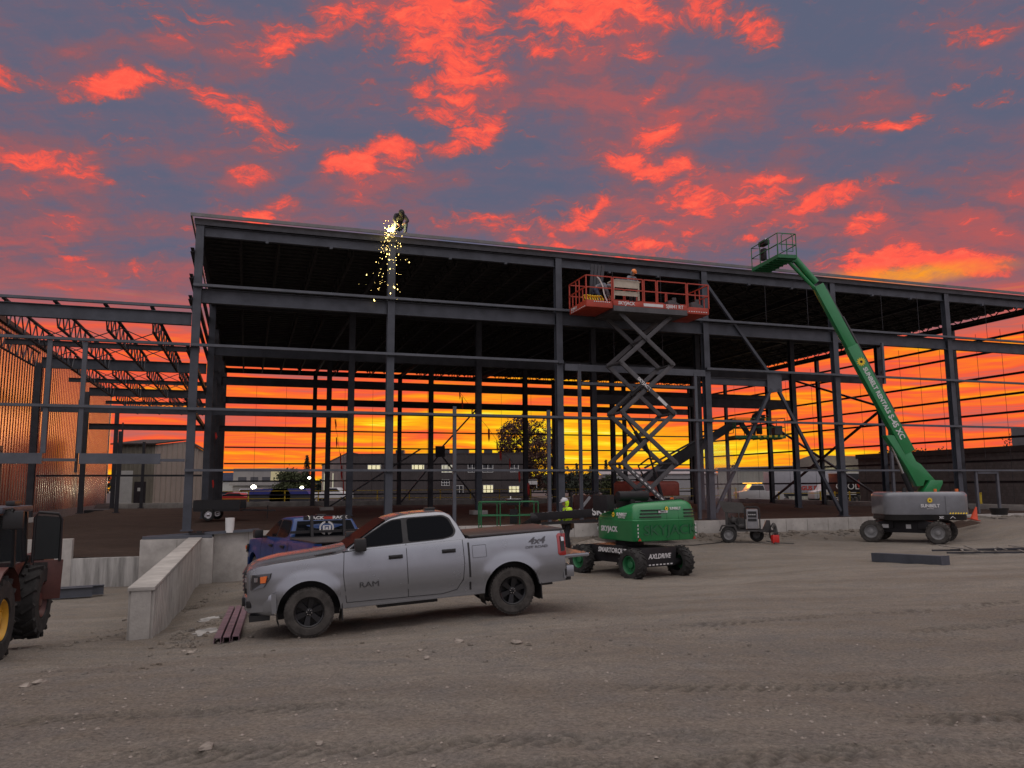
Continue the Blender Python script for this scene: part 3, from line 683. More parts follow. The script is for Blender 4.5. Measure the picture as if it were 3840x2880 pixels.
def win(o, x, z, w, h, m, frame=whitep, y=0., mull=0, name='window'):
    b = MB(); f = .06
    b.bb((x - w / 2 - f, y - .05, z - f), (x + w / 2 + f, y - .002, z)); b.bb((x - w / 2 - f, y - .05, z + h), (x + w / 2 + f, y - .002, z + h + f))
    b.bb((x - w / 2 - f, y - .05, z), (x - w / 2, y - .002, z + h)); b.bb((x + w / 2, y - .05, z), (x + w / 2 + f, y - .002, z + h))
    for k in range(mull): q = x - w / 2 + w * (k + 1) / (mull + 1); b.bb((q - .03, y - .045, z), (q + .03, y - .004, z + h))
    if mull: b.bb((x - w / 2, y - .044, z + h / 2 - .03), (x + w / 2, y - .006, z + h / 2 + .03))
    fr_ = b.build(name, frame, o); p = MB(); p.bb((x - w / 2, y - .03, z), (x + w / 2, y - .008, z + h)); p.build('pane', m, fr_); return fr_
def locx(o, px, y=0.):                                   # local x on a facade where the image column px meets its front
    r = ray(px, 1830); c = o.location; a = o.rotation_euler.z; u = Vector((math.cos(a), math.sin(a))); k = r.x / r.y
    return (k * c.y - c.x) / (u.x - k * u.y)
def locz(o, px, py):
    x = locx(o, px); c = o.location; a = o.rotation_euler.z; return at(px, py, c.y + x * math.sin(a)).z - c.z

# --- metal-clad warehouse on the left (wall runs back alongside the wing)
wh = thing('metal_warehouse', 'tall warehouse in shiny ribbed metal cladding that mirrors the sunset, at the far left', 'warehouse', F(-12.2, 2, -.4), TH + R(90))
b = ribbed(60, 11.9, .62, .05); b.build('wall', cladm, wh)
b = MB(); b.bb((-.2, -.25, 11.9), (60.2, -.02, 12.25)); b.bb((-.2, -.02, 11.9), (60.2, 9, 12.3)); b.build('roof', roofm, wh)
b = MB(); b.bb((-.1, -.06, -.7), (60, -.0, .35)); b.build('wall_base', brickm, wh)
b = MB(); b.bb((16.5, -.14, .3), (20.5, -.05, 4.3)); d_ = b.build('garage_door', whitep, wh)
b = MB(); b.bb((16.2, -.2, 4.3), (20.8, -.06, 4.6)); b.bb((16.2, -.2, .3), (16.5, -.06, 4.3)); b.bb((20.5, -.2, .3), (20.8, -.06, 4.3)); b.build('door_frame', steel2, wh)
b = MB(); b.bb((59.9, -.1, 0), (60.3, 12, 11.9)); b.build('end_wall', cladm, wh)

# --- small gabled shed with a white roller door
sh, w_, h_ = facade('beige_shed', 'beige ribbed metal shed with gabled roof, white roller door and dark side door', 'shed', 424, 574, 72, 72, .7, 6.6, 10)
W2 = locx(sh, 574)
ribbed(W2, h_, .4, .05).build('wall', beige, sh)
ge = thing
px = [(W2, 0, 0), (W2, 0, h_), (W2 + .01, 6, h_ + 1.0), (W2 + .01, 12, h_ - .2), (W2, 12, 0)]
# gable end turned away to the right
gd = Vector((.72, .69, 0)) * 1; gl = 5.6
b = MB(); q0 = Vector((W2, .02, 0)); pts = [q0, q0 + gd * gl, q0 + gd * gl + Vector((0, 0, h_ - 1.1)), q0 + gd * gl * .52 + Vector((0, 0, h_ + .35)), q0 + Vector((0, 0, h_ - .05))]
b.prism(pts, (-gd.y, gd.x, 0), .1)
for i in range(12):
    a = i / 12 + .03; q = q0 + gd * gl * a; hh = (h_ - .05) + (.4 * a / .52 if a < .52 else .4 - 1.45 * (a - .52) / .48); b.beam(q + Vector((.03, -.03, 0)), q + Vector((.03, -.03, hh - .05)), .1, .06, (0, 1, 0))
b.build('gable_wall', mat('pale_pink_cladding', (.55, .48, .42), .45, .3, .1, .5), sh)
b = MB(); b.prism([(-.3, -.35, h_ - .05), (W2 + .05, -.35, h_ - .05), (W2 + 1.9 + .2, 1.9, h_ + .42), (1.6, 1.9, h_ + .42)], (0, 0, 1), .12); b.prism([q0 + gd * gl * .5 + Vector((.1, -.2, h_ + .36)), q0 + gd * (gl + .3) + Vector((.1, -.2, h_ - 1.2)), q0 + gd * (gl + .3) + Vector((.1, .4, h_ - 1.2)), q0 + gd * gl * .5 + Vector((.1, .4, h_ + .36))], (0, 0, 1), .12); b.build('roof', roofm, sh)
x1, x2 = max(.1, locx(sh, 425)), locx(sh, 497); b = MB(); b.bb((x1, -.12, 0), (x2, -.06, 3.5))
for i in range(9): b.bb((x1, -.135, .38 * i + .02), (x2, -.115, .38 * i + .34))
b.build('roller_door', whitep, sh); x1, x2 = locx(sh, 505), locx(sh, 548); b = MB(); b.bb((x1, -.12, .2), (x2, -.055, 2.5)); b.bb((x1 + .05, -.16, 1.2), (x1 + .25, -.12, 1.3)); b.build('door', glassd, sh)
b = MB(); x = (x1 + x2) / 2; b.bb((x - .2, -.14, 1.65), (x + .2, -.122, 1.95)); b.build('notice', whitep, sh)

# --- large dark two-storey building
dk, Wd, hd = facade('dark_cladding_building', 'long dark brown two-storey building with small white-framed windows, some lit', 'building', 1305, 1969, 112, 112, .6, locz if 0 else 7.15, 20)
b = ribbed(Wd, hd, .6, .03); b.bb((0, .12, 0), (Wd, 18, hd)); b.build('wall', darkw, dk)
b = MB(); b.bb((-.1, -.08, hd), (Wd + .1, 18.1, hd + .12)); b.build('roof', roofm, dk)
for x1, x2, y1, y2, m_, mu in [(1379, 1426, 1745, 1765, litw, 0), (1545, 1589, 1744, 1764, litw, 0), (1657, 1695, 1745, 1771, litw2, 1), (1756, 1786, 1742, 1770, glassd, 1), (1811, 1848, 1743, 1770, glassd, 1), (1915, 1944, 1743, 1769, glassd, 1),
                               (1657, 1684, 1800, 1820, glassd, 2), (1698, 1736, 1822, 1850, glassd, 2), (1813, 1848, 1820, 1848, litw, 0), (1910, 1946, 1824, 1847, litw, 0)]:
    a, c = locx(dk, x1), locx(dk, x2); z2, z1 = locz(dk, x1, y1), locz(dk, x1, y2); win(dk, (a + c) / 2, z1, c - a, z2 - z1, m_, mull=mu)
b = MB()
for px_, w in ((1470, 1.2), (1635, 1.6), (1700, 2.), (1812, 1.2)): x = locx(dk, px_); b.bb((x, 3, hd + .12), (x + w, 4.5, hd + .75))
b.build('rooftop_unit', steel2, dk)
s2 = thing('grey_workshop', 'grey metal workshop with sloping roof joined to the left of the dark building', 'building', at(1305, 1830, 112.5) * 1, R(0)); s2.location.z = .6
b = MB(); b.prism([(0, 0, 0), (-5.2, 6, 0), (-5.2, 6, 5.2), (0, 0, 6.9)], (0, 1, 0), .1); b.build('wall', mat('grey_cladding', (.15, .125, .13), .7, 0, .2, .5), s2)
b = MB(); b.prism([(.05, -.1, 6.9), (-5.3, 5.9, 5.2), (-5.3, 16, 5.2), (.05, 16, 6.9)], (0, 0, 1), .1); b.build('roof', roofm, s2)
for x, z in ((-4.6, 1.0), (-2.9, 1.0)): b = MB(); y = -x * 6 / 5.2; b.bb((x - .08, y - .12, z + .5), (x + .08, y - .04, z + 3)); b.build('wall_light', litw2, s2)

# --- pale office block in the distance
of, Wo, ho = facade('pale_office_block', 'distant pale two-storey office block with four dark windows and a lit right end', 'office block', 873, 1085, 150, 150, .6, 6.2, 12)
b = MB(); b.bb((0, 0, 0), (Wo, 14, ho)); b.bb((-.6, -.5, 3.0 - .6), (Wo, .0, 3.0)); b.build('wall', office, of)
for x1, x2 in ((892, 923), (938, 967), (982, 1012), (1025, 1052)):
    a, c = locx(of, x1), locx(of, x2); win(of, (a + c) / 2, locz(of, x1, 1808), c - a, .95, glassd, office)
b = MB(); b.bb((locx(of, 1014), -.06, 3.1), (Wo, -.01, ho - .1)); b.build('lit_bay', mat('lit_render', (.5, .46, .3), .7, 0, .1, 1, emit=(.8, .66, .28), es=.16), of)
ob, Wb, hb = facade('white_low_building', 'low white building with a dark blue roof beside the far left lamp', 'building', 728, 872, 158, 158, .6, 4.0, 10)
b = MB(); b.bb((0, 0, 0), (Wb, 12, hb)); b.build('wall', mat('pale_wall', (.5, .5, .46), .7, 0, .1), ob); b = MB(); b.bb((-.4, -.4, hb), (Wb + .4, 12, hb + 1.6)); b.build('roof', mat('slate_blue', (.07, .08, .13), .7, 0, .2), ob)
win(ob, locx(ob, 752), 1.0, 2.2, 1.3, glassd)
b = MB(); b.bb((Wb * .35, 1, hb + 1.6), (Wb * .4, 2, hb + 3.2)); b.build('vent', steel2, ob)

# --- long pale warehouse on the right
pw, Wp, hp = facade('pale_warehouse', 'long low pale ribbed warehouse with a dark shed roof beyond the white trailer', 'warehouse', 2694, 3236, 108, 92, .6, 4.75, 20)
ribbed(Wp, hp, .5, .05).build('wall', whitec, pw)
b = MB(); b.bb((0, .12, 0), (Wp, 26, hp)); b.build('wall_body', whitec, pw)
b = MB(); x0 = locx(pw, 2995); b.prism([(-.2, -.3, hp), (Wp + .3, -.3, hp), (Wp + .3, 24, hp + .3), (-.2, 24, hp + .3)], (0, 0, 1), .14); b.build('roof', mat('pale_roof', (.30, .28, .27), .6, .3), pw)
b = MB(); b.prism([(x0 - .4, -.45, hp - .3), (Wp + .2, -.45, hp - .3), (Wp + .2, -.45, hp + 1.0), (x0 + 2.2, -.45, hp + 1.35), (x0 - .4, -.45, hp + .6)], (0, 1, 0), .3); b.build('fascia', mat('olive_cladding', (.17, .15, .13), .7, 0, .1), pw)
def lamp(loc, label, power=40, r=.16, col=(1, .93, .62), par=None):
    o = thing('wall_lamp' if par is None else 'flood_lamp', label, 'lamp', loc); b = MB(); b.sphere((0, 0, 0), r, 10, 6, (1, .6, .7)); b.build('bulb', lampm, o)
    b = MB(); b.bb((-.25, .02, .05), (.25, .35, .2)); b.bb((-.05, .3, -.1), (.05, .6, .15)); b.build('housing', steel2, o)
    d = bpy.data.lights.new('lamp_light', 'POINT'); d.energy = power * .3; d.color = col; d.shadow_soft_size = .2; q = bpy.data.objects.new('lamp_light', d); COL.objects.link(q); q.parent = o; q.location = (0, -.5, -.1); return o
lamp(at(3070, 1790, 94), 'bright white flood lamp on the wall of the pale warehouse', 500, .3)
lamp(at(762, 1802, 146), 'bright yellowish flood lamp on the white low building at far left', 700, .38)
lamp(at(951, 1826, 140), 'brightest flood lamp of the car park, low in front of the office block', 900, .5)
lamp(at(1132, 1828, 120), 'small white lamp low beside the bushy tree', 200, .28)
lamp(at(1160, 1792, 118), 'small white lamp high on the grey workshop corner', 200, .22)
lamp(at(615, 1828, 95), 'small lamp among the dark posts beside the shed gable', 120, .16)
# two long low roofs between (grey, hazy)
mw, Wm, hm = facade('grey_roof_warehouse', 'distant low grey warehouse seen behind the scissor arms', 'warehouse', 2260, 2690, 150, 150, .6, 4.6, 20)
b = MB(); b.bb((0, 0, 0), (Wm, 20, hm)); b.build('wall', mat('grey_wall', (.28, .27, .27), .7, 0, .1), mw); b = MB(); b.prism([(-.3, -.3, hm), (Wm + .3, -.3, hm), (Wm + .3, 9, hm + 1.1), (-.3, 9, hm + 1.1)], (0, 0, 1), .12); b.build('roof', mat('grey_roof', (.33, .31, .31), .6, .2), mw)

# --- block-built building on the right
bk = thing('block_building', 'long grey-brown block building with dark roof edge behind the green boom lift', 'building', F(50.8, 39, 0), 0); a = at(3227, 1880, 66.5); c = at(3990, 1880, 49); a.z = c.z = .3; d = c - a
bk.location = a; bk.rotation_euler = (0, 0, math.atan2(d.y, d.x)); Lb = d.length
b = MB(); b.bb((0, 0, 0), (Lb, 14, 4.35)); b.build('wall', brickm, bk); b = MB(); b.bb((-.12, -.14, 4.35), (Lb + .1, 14.1, 4.72)); b.build('roof_edge', roofm, bk)
x = locx(bk, 3640); b = MB(); b.bb((x, 4, 4.72), (x + 4.6, 7, 6.2)); b.bb((x + 4.6, 4.4, 4.72), (x + 5.3, 6.6, 5.3)); r_ = b.build('rooftop_unit', mat('unit_grey', (.20, .21, .23), .6, .2, .1), bk)
b = MB(); b.bb((x + 2.6, 3.96, 5.6), (x + 3.3, 4.0, 5.95)); b.bb((x + 2.1, 3.96, 5.05), (x + 2.35, 4.0, 5.4)); b.build('panel', whitep, r_)

# ---------------------------------------------------------------- trees
barkm = mat('bark', (.05, .035, .025), .9, 0, .3, 6, .3)
leafm = mat('leaves_dark', (.045, .05, .022), .8, 0, .4, .8)
leafg = mat('leaves_green', (.04, .05, .016), .8, 0, .4, .8)
leafb = mat('leaves_rust', (.075, .032, .022), .8, 0, .4, .8)
leafn = mat('needles', (.025, .032, .02), .85, 0, .3, .8)
def leafclump(b, c, r, n, s, rn):
    for _ in range(n):
        p = c + Vector((rn.gauss(0, 1), rn.gauss(0, 1), rn.gauss(0, .8))) * r * .5; a = Vector((rn.uniform(-1, 1), rn.uniform(-1, 1), rn.uniform(-1, 1))).normalized(); u = a.orthogonal().normalized(); v = a.cross(u)
        k = s * rn.uniform(.6, 1.3); b.add([p + u * k, p + v * k * .6, p - u * k, p - v * k * .6], [(0, 1, 2, 3)])
def tree(label, px, pyb, pyt, y, wpx, m=leafm, seed=1, clumps=150, ls=.22, per=26, low=.2, rad=.55, group='trees beyond the building', kind='tree', hole=0):
    base = at(px, pyb, y); H = at(px, pyt, y).z - base.z; Wd = wpx / FPX * y / 2; rn = random.Random(seed); base.z = .4; H = at(px, pyt, y).z - .4
    o = thing('tree', label, kind, base, 0, group); b = MB(); b.tube([(0, 0, -.3), (.05, 0, H * .35), (-.05, .05, H * .8)], [H * .03, H * .02, H * .006], 8); limbs = []
    for i in range(11):
        a = i * 2.4; z0 = H * (.18 + .055 * i); L_ = Wd * rn.uniform(.6, 1.); e = Vector((math.cos(a) * L_, math.sin(a) * L_, z0 + L_ * rn.uniform(.3, .9))); mid = e * .5 + Vector((0, 0, z0 * .55)); b.tube([(0, 0, z0), mid, e], [H * .012, H * .007, .02], 5); limbs.append(e)
    b.build('trunk', barkm, o); b = MB()
    for i in range(clumps):
        while True:
            p = Vector((rn.uniform(-1, 1), rn.uniform(-1, 1), rn.uniform(-1, 1)))
            if p.length < 1 and p.length > .25 * rn.random() and noise.noise(p * 1.6 + Vector((seed * 7, 0, 0))) > -.18 + hole: break
        c = Vector((p.x * Wd, p.y * Wd, H * (low + (1 - low) * (.5 + .5 * p.z)))); leafclump(b, c, rad * rn.uniform(.6, 1.3), per, ls, rn)
    b.build('crown', m, o); return o
def conifer(label, px, pyt, y, wpx, seed=1, m=leafn):
    base = at(px, 1840, y); base.z = .4; H = at(px, pyt, y).z - .4; Wd = wpx / FPX * y / 2; rn = random.Random(seed); o = thing('conifer', label, 'tree', base, 0, 'conifers beyond the building')
    b = MB(); b.tube([(0, 0, -.2), (0, 0, H)], [H * .02, .02], 6); b.build('trunk', barkm, o); b = MB(); n = 26
    for i in range(n):
        z = H * (.12 + .88 * i / n); r = Wd * (1 - i / n) ** .85 * rn.uniform(.75, 1.1) + .08
        for k in range(9):
            a = rn.uniform(0, 6.28); e = Vector((math.cos(a) * r, math.sin(a) * r, z - r * .25)); 
            for q in (.3, .5, .7, .85, 1): leafclump(b, Vector((0, 0, z)) * (1 - q) + e * q, .22 * H / 12, 5, .14 * H / 12, rn)
    b.build('crown', m, o); return o
tree('large airy round tree with sunset showing through its leaves, right of the dark building', 1985, 1876, 1556, 122, 270, leafb, 5, 620, .17, 22, .12, .60, hole=.02)
tree('low bushy round tree in front of the pale office block', 1094, 1850, 1768, 125, 135, leafg, 8, 220, .2, 30, .05, .8)
tree('dark leafy tree standing right of the beige shed', 672, 1850, 1752, 105, 60, leafg, 9, 120, .2, 26, .05, .7)
conifer('dark pointed conifer rising left of the grey workshop', 1148, 1704, 130, 52, 3)
conifer('small dark conifer just left of the scissor arms', 2274, 1722, 165, 34, 5); conifer('small dark conifer far left of the scissor arms above the low trees', 2164, 1735, 160, 30, 6); conifer('small dark conifer framed between the scissor arms', 2326, 1732, 165, 30, 7)
conifer('dark conifer right of the inner column behind the hi-vis worker', 2215, 1745, 162, 26, 8)
for i, (px, pt, y, w, m, lab) in enumerate([(2135, 1752, 140, 120, leafn, 'low dark tree behind the worker in hi-vis'), (2200, 1765, 135, 110, leafn, 'low dark tree right of the worker in hi-vis'), (2290, 1778, 118, 90, leafg, 'low yellow-green bush lit beside the scissor arms'),
        (2080, 1770, 140, 90, leafn, 'low dark tree left of the worker in hi-vis, under the airy tree'), (2440, 1775, 150, 80, leafn, 'low dark tree behind the scissor arms'),
        (3340, 1690, 76, 60, leafm, 'sparse tree top showing above the block building beside the boom cylinder'), (3450, 1684, 80, 60, leafm, 'sparse tree top above the block building right of the green boom'), (3545, 1678, 78, 50, leafm, 'narrow tree top above the block building left of the fifth front column'), (3830, 1640, 70, 110, leafm, 'tree top rising right of the rooftop unit'),
        (2752, 1745, 170, 60, leafm, 'small far tree beyond the inner boom lift basket')]):
    tree(lab, px, 1860, pt, y, w, m, 20 + i, 90 if y < 100 else 80, .2 if y > 100 else .12, 22, .1 if y > 100 else .35, .7 if y > 100 else .4)
b = MB(); rn = random.Random(5)
for i in range(1500):
    x = -170 + 380 * i / 1500; y = 330 + rn.uniform(-8, 8); h = 5.5 + 2.2 * noise.noise(Vector((x * .03, 0, 0))) + 1.6 * noise.noise(Vector((x * .2, 3, 0))); 
    for k in range(3): leafclump(b, Vector((x, y, .5 + h * rn.random())), 1.6, 4, .9, rn)
tag(b.build('far_tree_line', leafn), 'far dark line of trees along the horizon', None, None, 'stuff')

# ---------------------------------------------------------------- guard-rail fence with yellow posts
fc = thing('guard_fence', 'long fence of yellow posts and thin rails between the frame and the car park', 'fence', (0, 76, .55))
for px in (420, 535, 655, 780, 932, 1068, 1194, 1300, 1415, 1535, 1651, 1764, 1873, 1990, 2160, 2290, 2400, 2520, 2640, 2760):
    p = at(px, 1850, 76); b = MB(); b.beam((p.x, 0, 0), (p.x, 0, 1.75 if px != 420 else 2.2), .09, .09, (0, 1, 0)); b.build('fence_post', yellowp, fc)
xa, xb = at(420, 1850, 76).x, at(2760, 1850, 76).x
for h in (1.72, 1.0):
    b = MB(); b.beam((xa, -.06, h), (xb, -.06, h), .04, .05); b.build('rail', yellowp, fc)
f2 = thing('guard_fence', 'short fence of yellow posts in front of the block building and black trailer', 'fence', (0, 70, .6))
for px in (2920, 3000, 3076, 3130, 3186, 3280, 3300):
    p = at(px, 1850, 70); b = MB(); b.beam((p.x, 0, 0), (p.x, 0, 1.35), .1, .1, (0, 1, 0)); b.build('fence_post', yellowp, f2)
b = MB(); b.beam((at(2920, 1850, 70).x, -.06, 1.2), (at(3300, 1850, 70).x, -.06, 1.2), .04, .05); b.build('rail', yellowp, f2)
for px, lab in ((3678, 'single yellow guard post in front of the block wall'), (3838, 'yellow guard post at the right edge of the block wall')):
    p = at(px, 1900, 52); b = MB(); b.beam((0, 0, -.1), (0, 0, 1.15), .16, .16, (0, 1, 0)); b.beam((-.04, -.1, 1.15), (.04, -.1, 1.15), .12, .06); o = b.build('guard_post', yellowp, bevel=.01); o.location = (p.x, 52, .8); tag(o, lab, 'post')
# dark soil bank under the fence
b = MB(); rows = []
for j in range(5):
    r = []
    for i in range(120):
        x = -52 + 92 * i / 119; hh = .5 + .55 * noise.noise(Vector((x * .25, 1, 0))) + .2 * noise.noise(Vector((x * 1.1, 1, 0))); r.append((x, 77.5 + j * 1.5, .3 + (hh + .35) * (1 - abs(j - 2) / 2)))
    rows.append(r)
b.grid(rows); struct(b.build('soil_bank', mat('dark_soil', (.03, .018, .014), .95, 0, .4, 1, .3), smooth=True))

# ================================================================ wheels and vehicles
def wheel(par, c, axis, r, w, rimm, tm=rubber, rr=.62, spokes=0, lugs=0, dish=.35, name='wheel', hub=None, lugh=.03, blocks=0):
    """axis points outward. wheel > tyre is the wheel mesh, rim a sub-part"""
    a = Vector(axis).normalized(); c = Vector(c); b = MB(); h = w / 2; R1 = r * rr
    b.lathe([(-h * .8, R1), (-h, R1 * 1.08), (-h, r * .9), (-h * .82, r * .985), (0, r), (h * .82, r * .985), (h, r * .9), (h, R1 * 1.08), (h * .8, R1)], c, a, 40)
    u = a.orthogonal().normalized() if abs(a.z) > .9 else Vector((0, 0, 1)); x = u.cross(a).normalized(); y = a.cross(x)
    if lugs:
        for k in range(lugs):
            for sg in (-1, 1):
                t = 2 * math.pi * (k + (.5 if sg > 0 else 0)) / lugs; t2 = t + .16 * sg * (1 if dish > 0 else 1)
                d1 = x * math.cos(t) + y * math.sin(t); d2 = x * math.cos(t + .22) + y * math.sin(t + .22); b.beam(c + a * h * sg * .98 + d1 * (r - .01), c + a * h * sg * .06 + d2 * (r + .0), w * .11, lugh * 2, d1)
    if blocks:
        for k in range(blocks):
            for q, off in ((-.6, 0), (0, .5), (.6, 0)):
                t = 2 * math.pi * (k + off) / blocks; d = x * math.cos(t) + y * math.sin(t); b.beam(c + a * h * (q - .24) + d * r * .992, c + a * h * (q + .24) + d * r * .992, 2 * math.pi * r / blocks * .6, .018, d)
    ty = b.build(name, tm, par, smooth=True, ang=30)
    b = MB()
    if spokes:
        b.lathe([(-h * .3, R1), (h * .82, R1 * 1.0), (h * .9, R1 * .97), (h * .82, R1 * .9), (h * .2, R1 * .86), (-h * .3, R1 * .85)], c, a, 40); b.lathe([(-h * .3, 0), (-h * .3, R1 * .9)], c, a, 24)
        for k in range(spokes):
            t = 2 * math.pi * k / spokes + .3; d = x * math.cos(t) + y * math.sin(t); e = a.cross(d)
            b.add([c + d * R1 * .12 + e * R1 * .13 + a * h * .55, c + d * R1 * .12 - e * R1 * .13 + a * h * .55, c + d * R1 * .93 - e * R1 * .20 + a * h * .72, c + d * R1 * .93 + e * R1 * .20 + a * h * .72,
                   c + d * R1 * .12 + e * R1 * .13, c + d * R1 * .12 - e * R1 * .13, c + d * R1 * .93 - e * R1 * .20, c + d * R1 * .93 + e * R1 * .20], [(0, 1, 2, 3), (4, 7, 6, 5), (0, 4, 5, 1), (2, 6, 7, 3), (0, 3, 7, 4), (1, 5, 6, 2)])
        b.lathe([(h * .3, R1 * .26), (h * .62, R1 * .26), (h * .66, R1 * .2), (h * .66, 0)], c, a, 20)
    else:
        b.lathe([(h * .85, R1 * 1.0), (h * .92, R1 * .95), (h * .80, R1 * .88), (h * (1 - dish * 2), R1 * .80), (h * (1 - dish * 2), R1 * .42), (h * (1 - dish * 1.2), R1 * .38), (h * (1 - dish * 1.0), R1 * .3), (h * (1 - dish * 1.0), 0)], c, a, 32)
        for k in range(8): t = 2 * math.pi * k / 8; d = x * math.cos(t) + y * math.sin(t); b.cyl(c + d * R1 * .55 + a * h * (1 - dish * 2), c + d * R1 * .55 + a * (h * (1 - dish * 2) + .03), R1 * .05, 6)
    rm = b.build('rim', rimm, ty, smooth=True, ang=30)
    if spokes:
        b = MB()
        for k in range(spokes): t = 2 * math.pi * (k + .5) / spokes + .3; d = x * math.cos(t) + y * math.sin(t); b.cyl(c + d * R1 * .17 + a * h * .6, c + d * R1 * .17 + a * (h * .6 + .025), R1 * .04, 8)
        b.build('wheel_nuts', chrome, ty)
    return ty

def farcar(name, label, cat, px, py, y, L_, H, m, rz=0., kind='car', group='vehicles in the car park'):
    p = at(px, py, y); p.z = .64; o = thing(name, label, cat, p, rz, group); w = 1.8; b = MB()
    if kind == 'car': prof = [(-.5, .25), (-.5, .55), (-.46, .66), (-.26, .70), (-.13, .97), (.20, 1.0), (.36, .72), (.47, .66), (.5, .5), (.5, .25)]
    elif kind == 'suv': prof = [(-.5, .25), (-.5, .6), (-.46, .7), (-.28, .74), (-.16, 1.), (.42, 1.), (.49, .7), (.5, .25)]
    else: prof = [(-.5, .25), (-.5, .62), (-.30, .70), (-.20, 1.), (.06, 1.), (.10, .68), (.5, .66), (.5, .25)]
    pts = [Vector((x * L_, -w / 2, z * H)) for x, z in prof]; b.prism(pts, (0, 1, 0), w); b.build('body', m, o, bevel=.05)
    g_ = {'car': [(-.22, .71), (-.12, .93), (.18, .95), (.32, .73)], 'suv': [(-.24, .74), (-.14, .95), (.40, .95), (.45, .74)], 'pick': [(-.27, .72), (-.19, .95), (.05, .95), (.08, .72)]}[kind]
    b = MB(); b.prism([Vector((x * L_, -w / 2 - .01, z * H)) for x, z in g_], (0, 1, 0), w + .02); b.build('windows', glassd, o)
    for x in (-.32, .32):
        for s_ in (-1, 1): wheel(o, (x * L_, s_ * w * .45, .33), (0, s_, 0), .33, .2, chrome)
    return o
cp_ = {'white': mat('car_white', (.6, .6, .6), .3, 0, .05, coat=.5), 'grey': mat('car_grey', (.18, .18, .2), .3, .3, .05, coat=.5), 'red': mat('car_red', (.4, .03, .025), .3, 0, .05, coat=.5), 'dark': mat('car_dark', (.05, .02, .02), .3, 0, .05, coat=.5), 'blue': mat('car_blue', (.04, .05, .25), .4, 0, .1)}
farcar('parked_car', 'pale silver car parked right of the beige shed', 'car', 680, 1860, 100, 4.6, 1.4, cp_['dark'], R(10))
farcar('parked_car', 'dark red car in the car park with pale roof, left of the silver estate', 'car', 705, 1868, 96, 4.5, 1.45, cp_['grey'], R(170))
farcar('parked_car', 'silver estate car behind the small red car', 'car', 862, 1862, 112, 4.8, 1.5, cp_['grey'], R(175), 'suv')
farcar('parked_car', 'small bright red car in the middle of the car park', 'car', 893, 1878, 92, 4.3, 1.4, cp_['red'], R(175))
farcar('parked_car', 'white van-like car right of the bright red car', 'car', 958, 1862, 116, 4.8, 1.8, cp_['white'], R(180), 'suv')
farcar('parked_car', 'low red car half hidden behind the soil bank', 'car', 1015, 1880, 95, 4.2, 1.2, cp_['red'], R(5))
farcar('parked_truck', 'white pickup truck in front of the grey workshop wall', 'truck', 1245, 1815, 106, 5.4, 1.9, cp_['white'], R(170), 'pick')
for px, w, lab in ((1042, 4.6, 'blue covered skip with peaked lid, the left one'), (1118, 4.2, 'blue covered skip beside a pile of pipes, the right one')):
    p = at(px, 1852, 88); o = thing('covered_skip', lab, 'skip', (p.x - 1, 88, .6), 0, 'covered skips'); b = MB(); b.prism([(-w / 2, 0, 0), (w / 2, 0, 0), (w / 2 + .1, 0, 1.2), (-w / 2 - .1, 0, 1.2)], (0, 1, 0), 2); b.build('body', steel2, o)
    b = MB(); b.prism([(-w / 2 - .15, 0, 1.2), (w / 2 + .15, 0, 1.2), (w / 2 - .3, 0, 1.85), (-w / 2 + .3, 0, 1.85)], (0, 1, 0), 2.1); b.build('cover', cp_['blue'], o)
# semi trailers and work trucks on the right
def trailer(label, px1, px2, y, z1, z2, m, col2=None):
    a, c = at(px1, 1850, y), at(px2, 1850, y); o = thing('box_trailer', label, 'trailer', (a.x, y, .6)); w = c.x - a.x
    b = MB(); b.bb((0, 0, z1), (w, 2.5, z2)); b.build('box', m, o, bevel=.03); b = MB(); b.bb((.3, .1, z1 - .25), (w - .3, 2.4, z1 - .02)); b.build('chassis', black, o)
    for x in (w - 1.2, w - 2.4, 1.4):
        wheel(o, (x, .15, .48), (0, -1, 0), .48, .28, chrome); wheel(o, (x, 2.35, .48), (0, 1, 0), .48, .28, chrome)
    return o, w
tr, w = trailer('long white box trailer with red and black lettering behind the bracing', 2893, 3160, 86, .95, 3.35, mat('trailer_white', (.32, .32, .35), .5, 0, .08))
text('ARGUS ELL', .62, redp, tr, bold=.03, mtx=plane_m((w * .52, -.012, 1.55), (1, 0, 0), (0, -1, 0)))
text('www.argus        .com', .34, black, tr, mtx=plane_m((w * .5, -.012, 1.05), (1, 0, 0), (0, -1, 0)))
blackt = mat('trailer_black', (.012, .012, .014), .4, 0, .1)
t2_, w = trailer('black box trailer lettered OSOL with a red diamond sign', 3150, 3238, 74, .9, 2.95, blackt)
text('OSOL', .85, whitep, t2_, mtx=plane_m((.72, -.012, 1.75), (1, 0, 0), (0, -1, 0)))
b = MB(); b.prism([(1.82, -.02, 2.02), (2.3, -.02, 2.65), (2.2, -.02, 2.02), (2.0, -.02, 1.35)], (0, -1, 0), .01); b.prism([(1.55, -.02, 2.0), (1.78, -.02, 2.4), (2.02, -.02, 2.0), (1.78, -.02, 1.6)], (0, -1, 0), .014); b.build('diamond_sign', redp, t2_)
b = MB(); b.bb((.3, -.03, 1.15), (1.5, -.012, 1.22)); b.bb((.3, -.03, 1.0), (1.5, -.012, 1.05)); b.bb((-.05, -.05, 2.95), (w + .05, 2.5, 3.05)); b.build('stripe', whitep, t2_)
amb = mat('amber_light', (1, .5, .05), .5, 0, 0, emit=(1, .5, .06), es=6)
